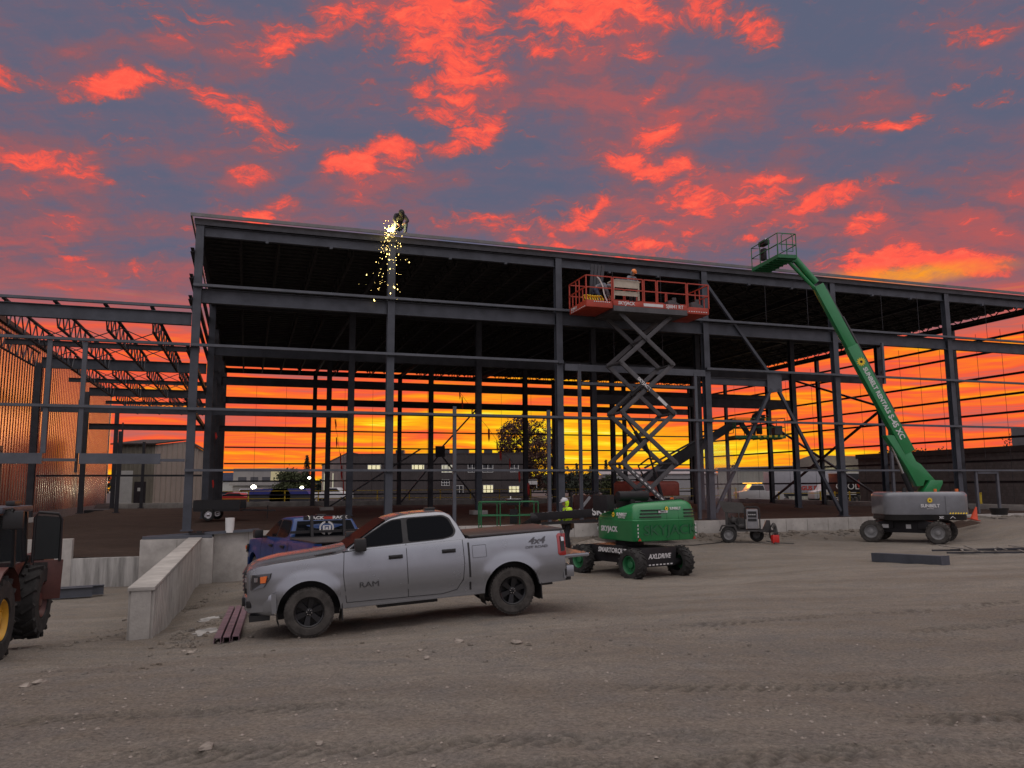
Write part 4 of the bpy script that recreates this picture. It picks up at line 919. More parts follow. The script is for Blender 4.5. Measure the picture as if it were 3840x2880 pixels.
for px, lab, y in ((2845, 'white work truck with an amber light bar left of the long trailer', 78), (3110, 'white work truck with mirrors parked under the flood lamp', 80)):
    o = farcar('work_truck', lab, 'truck', px, 1875, y, 4.4 if px < 3000 else 3.6, 1.95, cp_['white'], R(0), 'pick', 'work trucks near the trailers')
    if px < 3000: b = MB(); b.bb((-1.3, -.7, 1.95), (.2, .7, 2.1)); b.build('light_bar', amb, o)
# black utility trailer in the frame's left bay
p = F(.9, TR * 2.1); ut = thing('utility_trailer', 'small dark flat trailer with spoked wheel and long drawbar inside the frame', 'trailer', (at(825, 1938, 40).x, 40, 1.0), R(8)); b = MB(); b.bb((-1.1, -.8, .45), (1.1, .8, .55)); b.bb((-1.1, -.85, .55), (1.1, -.8, 1.0)); b.bb((-1.1, .8, .55), (1.1, .85, 1.0)); b.bb((-1.12, -.8, .55), (-1.1, .8, 1.0)); b.build('bed', black, ut)
b = MB(); b.beam((1.1, 0, .5), (2.7, 0, .45), .09, .08); b.beam((1.1, -.6, .5), (2.1, 0, .48), .06, .06); b.cyl((2.3, 0, .05), (2.3, 0, .7), .03, 8); b.build('drawbar', black, ut)
wheel(ut, (-.35, -.95, .30), (0, -1, 0), .30, .18, chrome); wheel(ut, (-.35, .95, .30), (0, 1, 0), .30, .18, chrome)
bkt = MB(); bkt.lathe([(0, 0), (0, .15), (.42, .17), (.42, .15), (.05, .13)], (0, 0, 0), (0, 0, 1), 20); o = bkt.build('bucket', whitep, smooth=True); p = onz(861, 1990, 1.0); o.location = (p.x, p.y, .93); o.scale = (1, 1, 1.3); tag(o, 'white plastic bucket standing alone on the dirt inside the frame', 'bucket')

# ================================================================ pickup trucks
def lerp_tab(tab, x):
    if x <= tab[0][0]: return tab[0][1]
    for (a, u), (b, v) in zip(tab, tab[1:]):
        if x <= b: return u + (v - u) * (x - a) / (b - a)
    return tab[-1][1]
def smoothv(e): return e * e * (3 - 2 * e)
ZT = [(-1.02, 1.16), (-.95, 1.215), (-.8, 1.25), (-.5, 1.285), (0, 1.32), (.45, 1.352), (.66, 1.385), (.9, 1.40), (1.7, 1.415), (2.84, 1.435), (2.86, 1.435), (4.76, 1.45)]
WX = [(-1.02, .86), (-.95, .925), (-.8, .975), (-.6, 1.005), (-.3, 1.02), (.2, 1.03), (4.3, 1.03), (4.76, .995)]
WZ = [(.3, .95), (.42, .965), (.60, .985), (.675, .995), (.715, 1.028), (.85, 1.035), (1.05, 1.03), (1.25, 1.01), (1.38, .985), (1.46, .955)]
def hw(x, z): 
    f = lerp_tab(WX, x) / 1.03 * lerp_tab(WZ, z)
    for c in (0, 3.67):                                     # swelling over the arches
        d = math.hypot(x - c, z - .43); f += .035 * max(0, 1 - abs(d - .50) / .22) * (1 if z > .4 else 0)
    return f
def gw(z): return .955 - (z - 1.42) * .37
def pickup(name, label, loc, rot, paint, decals=True, extras=None):
    o = thing(name, label, 'pickup truck', loc, rot=rot); AR = .535
    def zb(x):
        for c in (0, 3.67):
            d = abs(x - c)
            if d < AR: return .43 + math.sqrt(AR * AR - d * d)
        return .50 if x < -.5 else (.43 if x < 3.2 else .50)
    xs = sorted(set([round(-1.02 + .06 * i, 3) for i in range(97)] + [c + AR * math.cos(k * math.pi / 24) for c in (0, 3.67) for k in range(25)] + [c + s * (AR + .004) for c in (0, 3.67) for s in (-1, 1)]))
    xs = [x for x in xs if -1.02 <= x <= 4.76]
    zz = [0, .06, .12, .2, .28, .36, .44, .52, .6, .68, .76, .84, .9, .95, 1]
    b = MB()
    for sd in (-1, 1):
        rows = []
        for x in xs:
            z0, z1 = zb(x), lerp_tab(ZT, x); r = [(x, sd * (hw(x, z0) - .10), z0)]
            r += [(x, sd * hw(x, z0 + (z1 - z0) * q), z0 + (z1 - z0) * q) for q in zz]; r.append((x, sd * (hw(x, z1) - .035), z1 + .012)); rows.append(r)
        b.grid(rows)
    # tail end of the box
    b.bb((4.70, -.98, .55), (4.74, -.80, 1.44)); b.bb((4.70, .80, .55), (4.74, .98, 1.44)); b.build('body', paint, o, smooth=True, ang=35)
    # hood
    b = MB(); rows = []
    for x in [-1.02, -1.0, -.95, -.85, -.7, -.5, -.3, 0, .2, .4, .55, .68]:
        z1 = lerp_tab(ZT, x); w = hw(x, z1) - .03; r = []
        for k in range(-12, 13):
            y = k / 12; bulge = .055 * (1 - y ** 2) + (.028 if abs(y) < .55 else .028 * max(0, 1 - (abs(y) - .55) / .12)) * smoothv(min(1, max(0, (x + 1.0) / .5)))
            r.append((x, w * y, z1 + .012 + bulge))
        rows.append(r)
    b.grid(rows); b.build('hood', paint, o, smooth=True, ang=50)
    for sd in (-1, 1):
        b = MB(); b.prism([(.12, sd * .80, 1.355), (.42, sd * .80, 1.392), (.50, sd * .88, 1.392), (.16, sd * .88, 1.355)], (0, 0, 1), .014); b.build('hood_vent', black, o)
    # cab
    sil = [(.60, 1.385), (.7, 1.45), (.95, 1.60), (1.2, 1.755), (1.38, 1.855), (1.5, 1.905), (1.7, 1.945), (2.0, 1.965), (2.35, 1.965), (2.5, 1.95), (2.60, 1.90), (2.70, 1.76), (2.79, 1.58), (2.85, 1.44)]
    b = MB(); rows = []
    for x, z in sil:
        g0, zs = gw(1.41), max(1.412, z - .05); r = []
        for sd, rng in ((-1, (0, .3, .6, 1)),):
            r += [(x, -gw(1.41 + (zs - 1.41) * q), 1.41 + (zs - 1.41) * q) for q in rng]
        e = gw(zs); r += [(x, -e + .03, z - .015), (x, -e + .10, z)] + [(x, y * (e - .1), z + .018 * (1 - y * y)) for y in (-.6, -.2, .2, .6)] + [(x, e - .10, z), (x, e - .03, z - .015)]
        r += [(x, gw(1.41 + (zs - 1.41) * q), 1.41 + (zs - 1.41) * q) for q in (1, .6, .3, 0)]; rows.append(r)
    b.grid(rows); b.build('cab', paint, o, smooth=True, ang=40)
    tint = TINT
    def sidepoly(pts, off=.006, th=.02, fn=None, r=0):
        class _P:
            def build(_, nm, m, par):
                for sd in (-1, 1):
                    b = MB(); P = [Vector((x, sd * (gw(z) + off), z)) for x, z in pts]; b.prism(P if sd > 0 else P[::-1], (0, -sd, 0), th); b.build(nm, m, par)
        return _P()
    def rnd(pts, r=.05, n=4):
        out = []; k = len(pts)
        for i in range(k):
            p0, p1, p2 = Vector(pts[i - 1]), Vector(pts[i]), Vector(pts[(i + 1) % k]); a = p1 + (p0 - p1).normalized() * min(r, (p0 - p1).length * .45); c = p1 + (p2 - p1).normalized() * min(r, (p2 - p1).length * .45)
            for j in range(n + 1): t = j / n; q = a * (1 - t) ** 2 + p1 * 2 * t * (1 - t) + c * t * t; out.append((q.x, q.y))
        return out
    sidepoly(rnd([(.70, 1.425), (1.02, 1.64), (1.36, 1.83), (1.50, 1.885), (1.74, 1.905), (2.46, 1.905), (2.58, 1.84), (2.68, 1.60), (2.62, 1.50), (2.4, 1.465), (1.74, 1.45)], .05), .003, .02).build('window_trim', black, o)
    sidepoly(rnd([(.76, 1.445), (1.04, 1.635), (1.38, 1.82), (1.52, 1.87), (1.68, 1.88), (1.68, 1.465)], .03), .009, .02).build('front_window', tint, o)
    sidepoly(rnd([(1.78, 1.475), (1.78, 1.885), (2.44, 1.885), (2.54, 1.83), (2.64, 1.61), (2.59, 1.52), (2.4, 1.485)], .06), .009, .02).build('rear_window', tint, o)
    b = MB(); b.prism([(.68, -.86, 1.445), (.68, .86, 1.445), (1.40, .74, 1.883), (1.40, -.74, 1.883)], (-.5, 0, .87), .012); b.build('windscreen', WSG, o)
    b = MB(); b.prism([(2.63, -.70, 1.87), (2.63, .70, 1.87), (2.835, .82, 1.49), (2.835, -.82, 1.49)], (.87, 0, .5), .014); b.build('back_window', tint, o)
    b = MB(); b.bb((2.25, -.12, 1.975), (2.45, .12, 2.03)); b.build('antenna_fin', black, o, bevel=.02)
    # shut lines
    b = MB(); SIDES = (-1,)
    def line(pts, w=.012):
        for (x1, z1), (x2, z2) in zip(pts, pts[1:]):
            n = max(1, int(math.hypot(x2 - x1, z2 - z1) / .08))
            for k in range(n):
                a = (x1 + (x2 - x1) * k / n, z1 + (z2 - z1) * k / n); c = (x1 + (x2 - x1) * (k + 1) / n, z1 + (z2 - z1) * (k + 1) / n)
                for sd in SIDES:
                    f = lambda x, z: hw(x, z) if z < 1.44 else gw(z)
                    p, q = Vector((a[0], sd * (f(*a) + .0), a[1])), Vector((c[0], sd * (f(*c) + .0), c[1])); b.beam(p, q, w, .008, (0, sd, 0))
    line([(.63, 1.40), (.60, 1.0), (.64, .52), (2.35, .50), (2.62, .55), (2.74, .72), (2.78, 1.0), (2.77, 1.43)], .011); line([(1.73, 1.44), (1.73, .51)], .011)
    line([(2.95, 1.09), (3.19, 1.09), (3.2, 1.10), (3.2, 1.30), (3.19, 1.31), (2.95, 1.31), (2.94, 1.30), (2.94, 1.1), (2.95, 1.09)], .006)
    b.build('panel_gaps', black, o)
    b = MB()
    b = MB(); line([(2.872, 1.44), (2.872, .52)], .034); b.build('cab_gap', black, o)
    # cargo cover, tailgate lowered
    b = MB(); b.bb((2.90, -.96, 1.452), (4.74, .96, 1.492)); b.build('bed_cover', COVER, o, bevel=.012)
    tg = MB(); tg.bb((4.76, -.80, .90), (5.30, .80, .965)); t_ = tg.build('tailgate', paint, o, bevel=.012); b = MB(); b.bb((4.78, -.78, .966), (5.27, .78, .972)); b.build('liner', COVER, t_); b = MB(); b.bb((5.301, -.78, .905), (5.312, .78, .955)); b.build('tailgate_edge', chrome, t_)
    # rear bumper
    b = MB(); b.bb((4.70, -.96, .56), (4.92, .96, .78)); b.build('rear_bumper', paint, o, bevel=.03); b = MB(); b.bb((4.66, -.90, .50), (4.86, .90, .555)); b.bb((4.72, -.985, .60), (4.76, -.965, .83)); b.build('bumper_step', black, o)
    # front
    b = MB(); rows = []; bx = lambda y, o_=0: -1.11 + o_ + .50 * abs(y / 1.02) ** 4
    for z, o_ in ((.43, .10), (.46, .03), (.52, 0), (.66, -.01), (.76, 0), (.80, .03), (.83, .09)): rows.append([(bx(1.02 * k / 14, o_), (1.03 if abs(k) == 14 else 1.02) * k / 14, z) for k in range(-14, 15)])
    b.grid(rows)
    for sd in (-1, 1): b.bb((-.62, sd * .96, .47), (-.54, sd * 1.035, .80))
    b.build('front_bumper', paint, o, smooth=True, ang=50)
    for sd in (-1, 1): b = MB(); b.box((bx(.78) + .0, sd * .78, .64), (.10, .22, .12), sd * R(38)); b.build('fog_lamp', black, o, bevel=.02)
    b = MB(); b.bb((-1.125, -.55, .58), (-1.08, .55, .72)); b.build('lower_grille', black, o, bevel=.01)
    b = MB(); b.bb((-1.0, -.85, .34), (-.66, .85, .44)); b.build('air_dam', black, o)
    b = MB(); b.bb((-1.075, -.66, .80), (-.92, .66, 1.19)); gr_ = b.build('grille', black, o, bevel=.02); b = MB()
    for k in range(5): b.bb((-1.10, -.60, .85 + k * .07), (-1.075, .60, .875 + k * .07))
    b.build('grille_bar', GRB, gr_)
    for sd in (-1, 1):
        b = MB(); P = [(-1.03, .64, .90), (-1.03, .64, 1.12), (-.90, .93, 1.14), (-.60, 1.015, 1.15), (-.62, 1.02, 1.07), (-.72, 1.01, .93), (-.92, .92, .88)]
        m_ = Vector((0, 0, 0)); b.prism([Vector((x, sd * y, z)) for x, y, z in P], (-.3, sd * .6, 0), .05); h = b.build('headlight', HLB, o)
        b = MB(); b.prism([Vector((x, sd * y, z)) for x, y, z in [(-1.02, .68, 1.01), (-1.02, .68, 1.08), (-.82, .985, 1.09), (-.82, .985, 1.02)]], (-.5, sd * .6, 0), .062); b.build('lens', LENS, h)
        b = MB(); b.prism([Vector((x, sd * y, z)) for x, y, z in [(-.77, .998, 1.0), (-.77, .998, 1.10), (-.66, 1.015, 1.11), (-.69, 1.015, 1.0)]], (-.2, sd * .6, 0), .066); b.build('indicator', orangep, h)
        b = MB(); P = [(4.60, 1.02), (4.60, 1.36), (4.64, 1.40), (4.765, 1.39), (4.765, .98), (4.64, .98)]; b.prism([Vector((x, sd * (hw(x, z) + .012), z)) for x, z in P], (0, -sd, 0), .06); b.bb((4.70, sd * .78, .98), (4.77, sd * .985, 1.39)); tl = b.build('tail_light', TAILR, o, bevel=.01)
        b = MB(); b.prism([Vector((x, sd * (hw(x, z) + .018), z)) for x, z in [(4.66, 1.06), (4.66, 1.34), (4.74, 1.33), (4.74, 1.07)]], (0, -sd, 0), .02); b.build('lens', black, tl); b = MB(); b.prism([Vector((x, sd * (hw(x, z) + .024), z)) for x, z in [(4.68, 1.25), (4.68, 1.33), (4.735, 1.32), (4.735, 1.25)]], (0, -sd, 0), .02); b.build('reverse_lens', LENS, tl)
        b = MB(); b.bb((.86, sd * .93, 1.40), (.98, sd * 1.12, 1.46)); b.bb((.80, sd * 1.07, 1.40), (1.0, sd * 1.30, 1.62)); b.build('mirror', black, o, bevel=.03)
        for x, z in ((1.53, 1.235), (2.50, 1.255)): b = MB(); y = hw(x, z); b.bb((x - .125, sd * y, z - .035), (x + .125, sd * (y + .035), z + .035)); b.bb((x - .11, sd * (y + .03), z - .012), (x + .06, sd * (y + .055), z + .028)); b.build('door_handle', black, o, bevel=.008)
        # wheel wells
        for c in (0, 3.67):
            b = MB(); rows = [[(c + (AR + .02) * math.cos(t), sd * y, .43 + (AR + .02) * math.sin(t)) for t in [k * math.pi / 16 for k in range(-2, 19)]] for y in (.55, .995)]; b.grid(rows); b.prism([(c + (AR + .02) * math.cos(t), sd * .55, .43 + (AR + .02) * math.sin(t)) for t in [k * math.pi / 12 for k in range(-1, 14)]], (0, 1, 0), .01); b.build('wheel_well', black, o)
            b = MB(); x = c + AR + .015; b.bb((x, sd * .74, .22), (x + .02, sd * 1.0, .52)); b.build('mud_flap', black, o)
            w_ = wheel(o, (c, sd * .87, .42), (0, sd, 0), .42, .28, RIMB, rubber_d, .60, spokes=6, blocks=44)
    b = MB(); b.bb((-.7, -.55, .40), (4.6, .55, .62)); b.bb((.6, -.88, .46), (2.85, .88, .52)); b.bb((1.2, -.7, .33), (2.3, -.3, .42)); b.build('underbody', black, o)
    b = MB()
    for sd in (-1, 1): b = MB(); b.bb((.58, sd * .86, .42), (3.05, sd * .97, .50)); b.build('side_sill', paint, o, bevel=.01)
    if decals:
        x, z = 1.04, .80; text('RAM', .13, black, o, 'emblem', .006, 0, xs=1.35, mtx=plane_m((x, -hw(x, z) - .004, z), (1, 0, 0), (0, -1, .05)))
        x, z = 4.18, 1.295; text('4x4', .17, GRB, o, 'lettering', .002, .006, .3, 1.25, plane_m((x, -hw(x, z) - .005, z), (1, 0, 0), (0, -1, .1))); text('OFF ROAD', .065, GRB, o, 'lettering', .002, .002, 0, 1.4, plane_m((x, -hw(x, z - .1) - .005, z - .11), (1, 0, 0), (0, -1, .1)))
    if extras: extras(o)
    return o
TINT = mat('tinted_glass', (.006, .007, .009), .08, 0, 0, spec=.1)
TINT.node_tree.nodes['Principled BSDF'].inputs['IOR'].default_value = 1.3
WSG = mat('windscreen_glass', (.010, .008, .009), .30, 0, 0, spec=.05); WSG.node_tree.nodes['Principled BSDF'].inputs['IOR'].default_value = 1.1
COVER = mat('vinyl_cover', (.035, .03, .03), .38, 0, .15, 8, .05, 60, spec=.8)
GRB = mat('gloss_grey', (.09, .09, .10), .35, .3, .1)
HLB = mat('headlight_housing', (.03, .03, .035), .15, 0, 0, coat=1.)
LENS = mat('headlight_lens', (.6, .6, .62), .1, .6, 0, coat=1.)
TAILR = mat('tail_light_red', (.30, .01, .01), .12, 0, 0, coat=1.)
RIMB = mat('black_rim', (.016, .016, .018), .3, .3, .1)
silver = mat('silver_metallic_paint', (.30, .315, .34), .24, .68, .05, 2, coat=.3)
bluep = mat('blue_truck_paint', (.002, .036, .15), .35, 0, .08, 2, coat=.15)
pickup('pickup_truck', 'silver four-door pickup truck with black wheels, tinted windows and lowered tailgate parked on dirt', (-3.78, 14.98, .03), (0, -R(3.4), R(15.8)), silver)
def rack(o):
    b = MB()
    for y in (-.42, .42): b.beam((2.95, y, 1.45), (2.88, y, 2.02), .05, .07, (0, 1, 0))
    b.beam((2.89, -.95, 1.62), (2.89, .95, 1.62), .05, .06); b.beam((2.90, -.95, 1.45), (2.90, .95, 1.45), .08, .12)
    b.beam((2.86, -.62, 1.955), (2.86, .62, 1.955), .03, .10); b.build('headache_rack', black, o)
    M = lambda y, z, x=2.88: plane_m((x, y, z), (0, 1, 0), (1, 0, 0)); text('BACK', .10, whitep, o, bold=.004, xs=1.5, mtx=M(-.30, 1.955)); text('RACK', .10, whitep, o, bold=.004, xs=1.5, mtx=M(.32, 1.955))
    b = MB(); b.bb((2.878, -.11, 1.92), (2.882, .13, 1.985)); b.build('red_badge', redp, o)
    b = MB()
    for k in range(26):                                       # round vehicle emblem in the back window
        if k in (6, 7, 19, 20): continue
        t = k / 26 * 2 * math.pi; b.bb((2.80, .0 + .17 * math.cos(t) - .02, 1.70 + .15 * math.sin(t) - .022), (2.835, .0 + .17 * math.cos(t) + .012, 1.70 + .15 * math.sin(t) + .022))
    b.bb((2.80, -.10, 1.64), (2.835, .10, 1.66)); b.bb((2.80, -.10, 1.66), (2.835, -.06, 1.76)); b.bb((2.80, .06, 1.66), (2.835, .10, 1.76)); b.bb((2.80, -.06, 1.74), (2.835, .06, 1.76)); b.bb((2.80, -.03, 1.67), (2.835, .03, 1.71)); b.bb((2.80, -.12, 1.57), (2.835, -.06, 1.63)); b.bb((2.80, .06, 1.57), (2.835, .12, 1.63))
    b.build('window_emblem', whitep, o)
bp = at(1120, 2100, 20.4)
pickup('pickup_truck', 'bright blue pickup truck with black rack and lettered bar, mostly hidden behind the silver pickup', (-6.25, 22.6, -.12), (0, 0, R(-57)), bluep, False, rack)

# ================================================================ boom lifts and the scissor lift
greenp = mat('lift_green_paint', (.012, .20, .058), .38, 0, .12, 1.5, coat=.5)
greend = mat('lift_green_frame', (.012, .13, .045), .5, 0, .15, 3)
darkp = mat('lift_dark_paint', (.022, .021, .023), .5, 0, .2, 3, spec=.2)
greyp = mat('lift_grey_paint', (.19, .20, .22), .32, 0, .18, 1.2, coat=.6)
redlift = mat('scissor_red_paint', (.40, .045, .022), .5, 0, .2, 2)
armgrey = mat('scissor_arm_paint', (.068, .066, .07), .5, 0, .25, 2)
dishgrey = mat('grey_rim', (.20, .20, .20), .6, 0, .25, 5)
sunyel = mat('sun_yellow', (.8, .55, .02), .5, 0, .05)
decal_w = mat('decal_white', (.62, .62, .62), .5, 0, .05)
def sunflower(par, M, r):
    b = MB()
    for k in range(12):
        t = k * math.pi / 6; d = Vector((math.cos(t), math.sin(t), 0)); e = Vector((-d.y, d.x, 0)); b.prism([d * r * .5 - e * r * .2, d * r * .5 + e * r * .2, d * r], (0, 0, 1), .004)
    b.prism([(math.cos(k * .3927) * r * .6, math.sin(k * .3927) * r * .6, 0) for k in range(16)], (0, 0, 1), .005)
    b.v = [(M @ v) for v in b.v]; o = b.build('sun_emblem', sunyel, par); c = MB(); c.prism([(math.cos(k * .3927) * r * .28, math.sin(k * .3927) * r * .28, .0) for k in range(16)], (0, 0, 1), .008); c.v = [(M @ v) for v in c.v]; c.build('emblem_centre', darkp, o)
def stripes(par, a, b_, n_, w, up, m=None, off=.0):
    """short dashes from a to b_"""
    a, b_ = Vector(a), Vector(b_); b = MB()
    for k in range(n_):
        p = a + (b_ - a) * (k / n_); q = a + (b_ - a) * ((k + .55) / n_); b.beam(p, q, w, .006, up)
    return b.build('reflective_stripe', m or decal_w, par)
def basket(par, c, ang, w, d, m, h=1.1, floor_m=None, gate=True):
    """work platform; c = centre of floor in par space"""
    M = Matrix.Translation(c) @ Matrix.Rotation(ang, 4, 'Z'); T = lambda x, y, z: M @ Vector((x, y, z))
    b = MB()
    fl = MB(); fl.box((0, 0, .03), (w, d, .04)); 
    for q in range(-3, 4): fl.box((q * w / 7, 0, -.03), (.05, d, .06))
    fl.box((0, -d / 2, .07), (w + .04, .03, .16)); fl.box((0, d / 2, .07), (w + .04, .03, .16)); fl.box((-w / 2, 0, .07), (.03, d, .16)); fl.box((w / 2, 0, .07), (.03, d, .16))
    fl.v = [M @ v for v in fl.v]; fl.build('platform_floor', floor_m or m, par)
    r = .022
    for z in (h, h * .55): b.tube([T(-w / 2, -d / 2, z), T(w / 2, -d / 2, z), T(w / 2, d / 2, z), T(-w / 2, d / 2, z), T(-w / 2, -d / 2, z)], r, 8)
    for x, y in [(-w / 2, -d / 2), (w / 2, -d / 2), (w / 2, d / 2), (-w / 2, d / 2), (-w * .17, -d / 2), (w * .17, -d / 2), (-w * .17, d / 2), (w * .17, d / 2)]: b.tube([T(x, y, .05), T(x, y, h)], r, 8)
    b.build('guard_rail', m, par, smooth=True)
    if gate:
        g_ = MB(); x0 = -w / 2 - .03; g_.tube([T(x0, -d * .3, .3), T(x0, -d * .3, h - .1), T(x0, -d * .2, h - .03), T(x0, d * .2, h - .03), T(x0, d * .3, h - .1), T(x0, d * .3, .3), T(x0, -d * .3, .3)], .018, 6); g_.build('gate', m, par, smooth=True)
    c_ = MB(); c_.box((w * .12, d / 2 - .16, h - .02), (.55, .28, .22)); c_.box((w * .12, d / 2 - .12, h * .5), (.30, .16, .55)); c_.v = [M @ v for v in c_.v]; k = c_.build('control_box', darkp, par, bevel=.02)
    c_ = MB(); c_.box((w * .12, d / 2 - .20, h + .095), (.5, .26, .01)); c_.cyl((w * .12 - .12, d / 2 - .2, h + .1), (w * .12 - .12, d / 2 - .2, h + .2), .02, 8); c_.v = [M @ v for v in c_.v]; c_.build('panel', decal_w, k)
def tread_wheels(o, pts, r, w, rimm, tm, lugs=18, dish=.38):
    for x, y, sd in pts: wheel(o, (x, y, r), (sd, 0, 0), r, w, rimm, tm, .60, 0, lugs, dish, lugh=.025)
def hood(par, outline, z0, z1, m, name='hood', rnd_=.18, mtx=None, top_in=.35, n=6):
    """rounded cover lofted over a plan outline"""
    b = MB(); rows = []; cx = sum(p[0] for p in outline) / len(outline); cy = sum(p[1] for p in outline) / len(outline)
    for z, k in [(z0, .985), (z0 + .03, 1), (z1 - rnd_, .995)] + [(z1 - rnd_ + rnd_ * math.sin(t), 1 - top_in * (1 - math.cos(t)) * rnd_ / .5) for t in [i * math.pi / 2 / n for i in range(1, n + 1)]]:
        rows.append([(cx + (x - cx) * k, cy + (y - cy) * k, z) for x, y in outline])
    b.grid(rows, True); b.f.append(tuple(len(b.v) - len(outline) + i for i in range(len(outline)))); b.f.append(tuple(range(len(outline)))[::-1])
    if mtx: b.v = [mtx @ v for v in b.v]
    return b.build(name, m, par, smooth=True, ang=50)
def round_out(pts, r=.12, n=5):
    out = []; k = len(pts)
    for i in range(k):
        p0, p1, p2 = Vector(pts[i - 1]), Vector(pts[i]), Vector(pts[(i + 1) % k]); rr = r if not isinstance(r, list) else r[i]
        a = p1 + (p0 - p1).normalized() * min(rr, (p0 - p1).length * .45); c = p1 + (p2 - p1).normalized() * min(rr, (p2 - p1).length * .45)
        for j in range(n + 1): t = j / n; q = a * (1 - t) ** 2 + p1 * 2 * t * (1 - t) + c * t * t; out.append((q.x, q.y))
    return out

# ---------------- green boom lift in the yard (stowed)
GLOC = Vector((3.69, 25.4, -.20))
gl = thing('boom_lift', 'stowed green boom lift with green wheel rims and dark lower boom, beside the silver pickup', 'boom lift', GLOC, R(34))
tread_wheels(gl, [(-.98, -1.2, -1), (.98, -1.2, 1), (-.98, 1.2, -1), (.98, 1.2, 1)], .455, .36, greend, rubber, 17)
b = MB(); b.bb((-.62, -1.15, .42), (.62, 1.2, .92)); b.prism([(-.66, -1.32, .36), (.66, -1.32, .36), (.74, -1.32, .92), (-.74, -1.32, .92)], (0, 1, 0), .2); b.prism([(-.66, 1.12, .36), (.66, 1.12, .36), (.74, 1.12, .92), (-.74, 1.12, .92)], (0, 1, 0), .2)
b.cyl((-.95, -1.2, .455), (.95, -1.2, .455), .11, 12); b.cyl((-.95, 1.2, .455), (.95, 1.2, .455), .11, 12); b.cyl((0, 0, .9), (0, 0, 1.12), .45, 24); b.bb((-.80, -.55, .70), (-.58, .55, .96)); b.build('chassis', darkp, gl, bevel=.015)
text('AXLDRIVE', .20, decal_w, gl, bold=.004, shear=.25, mtx=plane_m((.0, -1.327, .66), (1, 0, 0), (0, -1, 0))); stripes(gl, (-.6, -1.327, .42), (.6, -1.327, .42), 8, .035, (0, -1, 0)).rotation_euler = (0, 0, 0)
text('SMARTORQUE', .20, decal_w, gl, bold=.005, shear=.15, mtx=plane_m((-.625 - .2, .25 - .35, .80), (0, -1, 0), (-1, 0, 0)))
TA = R(27 - 34); TM = Matrix.Translation((.44, -.22, 0)) @ Matrix.Rotation(TA, 4, 'Z') @ Matrix.Scale(1.03, 4)
out = round_out([(-1.12, -1.05), (1.25, -1.05), (1.28, -.3), (1.15, 1.3), (.55, 1.55), (-.62, 1.55), (-1.12, .9)][::1], [.16, .3, .2, .3, .2, .2, .4])
hood(gl, out, 1.08, 1.70, greenp, 'counterweight', .04, TM, .1)
out2 = [(x * .985, y * .985) for x, y in out]
b = MB(); rows = []
for z, k in ((1.705, 1.0), (1.80, 1.0), (1.98, .985), (2.12, .95), (2.22, .88), (2.27, .78)):
    rows.append([(x * k, (y - .2) * k + .2, z - (.47 * max(0, (y + .55) / 2.1) ** .9 * (z - 1.70) / .57 if y > -.55 else 0) - .09 * max(0, (.25 - x) / 1.37) ** 1.2 * (z - 1.70) / .57 * (1 - .55 * max(0, min(1, (y + .55) / 2.1)))) for x, y in out2])
b.grid(rows, True); b.f.append(tuple(len(b.v) - len(out2) + i for i in range(len(out2)))); b.v = [TM @ v for v in b.v]; b.build('engine_cover', greenp, gl, smooth=True, ang=50)
def tl(x, y, z): return TM @ Vector((x, y, z))
bk_ = MB()                                                # louvre slots
for z in (1.78, 1.88, 1.98):
    for x0, x1 in ((-.92 + (z - 1.78) * .3, -.14), (.72, 1.12)):
        k = 1 - .05 * max(0, (z - 1.85)); P = [tl(x0, -1.04 * k - .004, z), tl(x1, -1.04 * k - .004, z)]; bk_.beam(P[0], P[1], .03, .035)
bk_.build('louvre', black, gl)
for x in (.08, .52):
    b = MB(); b.beam(tl(x, -1.062, 1.1), tl(x, -1.04, 1.7), .008, .008); b.beam(tl(x, -1.04, 1.72), tl(x, -1.0, 2.1), .008, .008); b.build('panel_gaps', greend, gl)
emb = mat('embossed_green', (.010, .10, .036), .5, 0, .1)
Mt = TM @ plane_m((.2, -1.062, 1.38), (1, 0, 0), (0, -1, 0)); text('SKYJACK', .40, emb, gl, bold=.004, shear=.0, xs=1.25, mtx=Mt)
Mt = TM @ plane_m((-1.127, .25, 1.40), (0, -1, 0), (-1, 0, 0)); text('SKYJACK', .22, decal_w, gl, bold=.006, mtx=Mt)
Mt = TM @ plane_m((-.96, 1.13, 1.36), (-.5, -.75, 0), (-.8, .6, 0)); text('SJ45 T+', .16, decal_w, gl, bold=.003, mtx=Mt)
Mt = TM @ plane_m((-1.125, -.42, 1.85), (0, -1, 0), (-1, 0, .12)); text('SUNBELT', .13, decal_w, gl, bold=.004, mtx=Mt); text('RENTALS', .09, decal_w, gl, mtx=TM @ plane_m((-1.125, -.42, 1.765), (0, -1, 0), (-1, 0, .12))); sunflower(gl, TM @ plane_m((-1.12, .02, 1.84), (0, -1, 0), (-1, 0, .12)), .085)
text('SUNBELT', .10, decal_w, gl, bold=.003, mtx=TM @ plane_m((.40, -1.035, 2.02), (1, 0, 0), (0, -1, .1))); sunflower(gl, TM @ plane_m((.08, -1.035, 2.02), (1, 0, 0), (0, -1, .1)), .07)
b = MB(); b.box((0, 0, 0), (.34, .004, .065)); b.v = [tl(v.x - .06, v.y - 1.045, v.z + 1.93) for v in b.v]; b.build('number_plate', decal_w, gl); text('10000741', .06, black, gl, mtx=TM @ plane_m((-.06, -1.05, 1.93), (1, 0, 0), (0, -1, 0)))
stripes(gl, tl(-1.0, -1.066, 1.2), tl(-1.0, -1.066, 1.62), 4, .035, (0, -1, 0)); stripes(gl, tl(1.14, -1.066, 1.2), tl(1.14, -1.066, 1.62), 4, .035, (0, -1, 0))
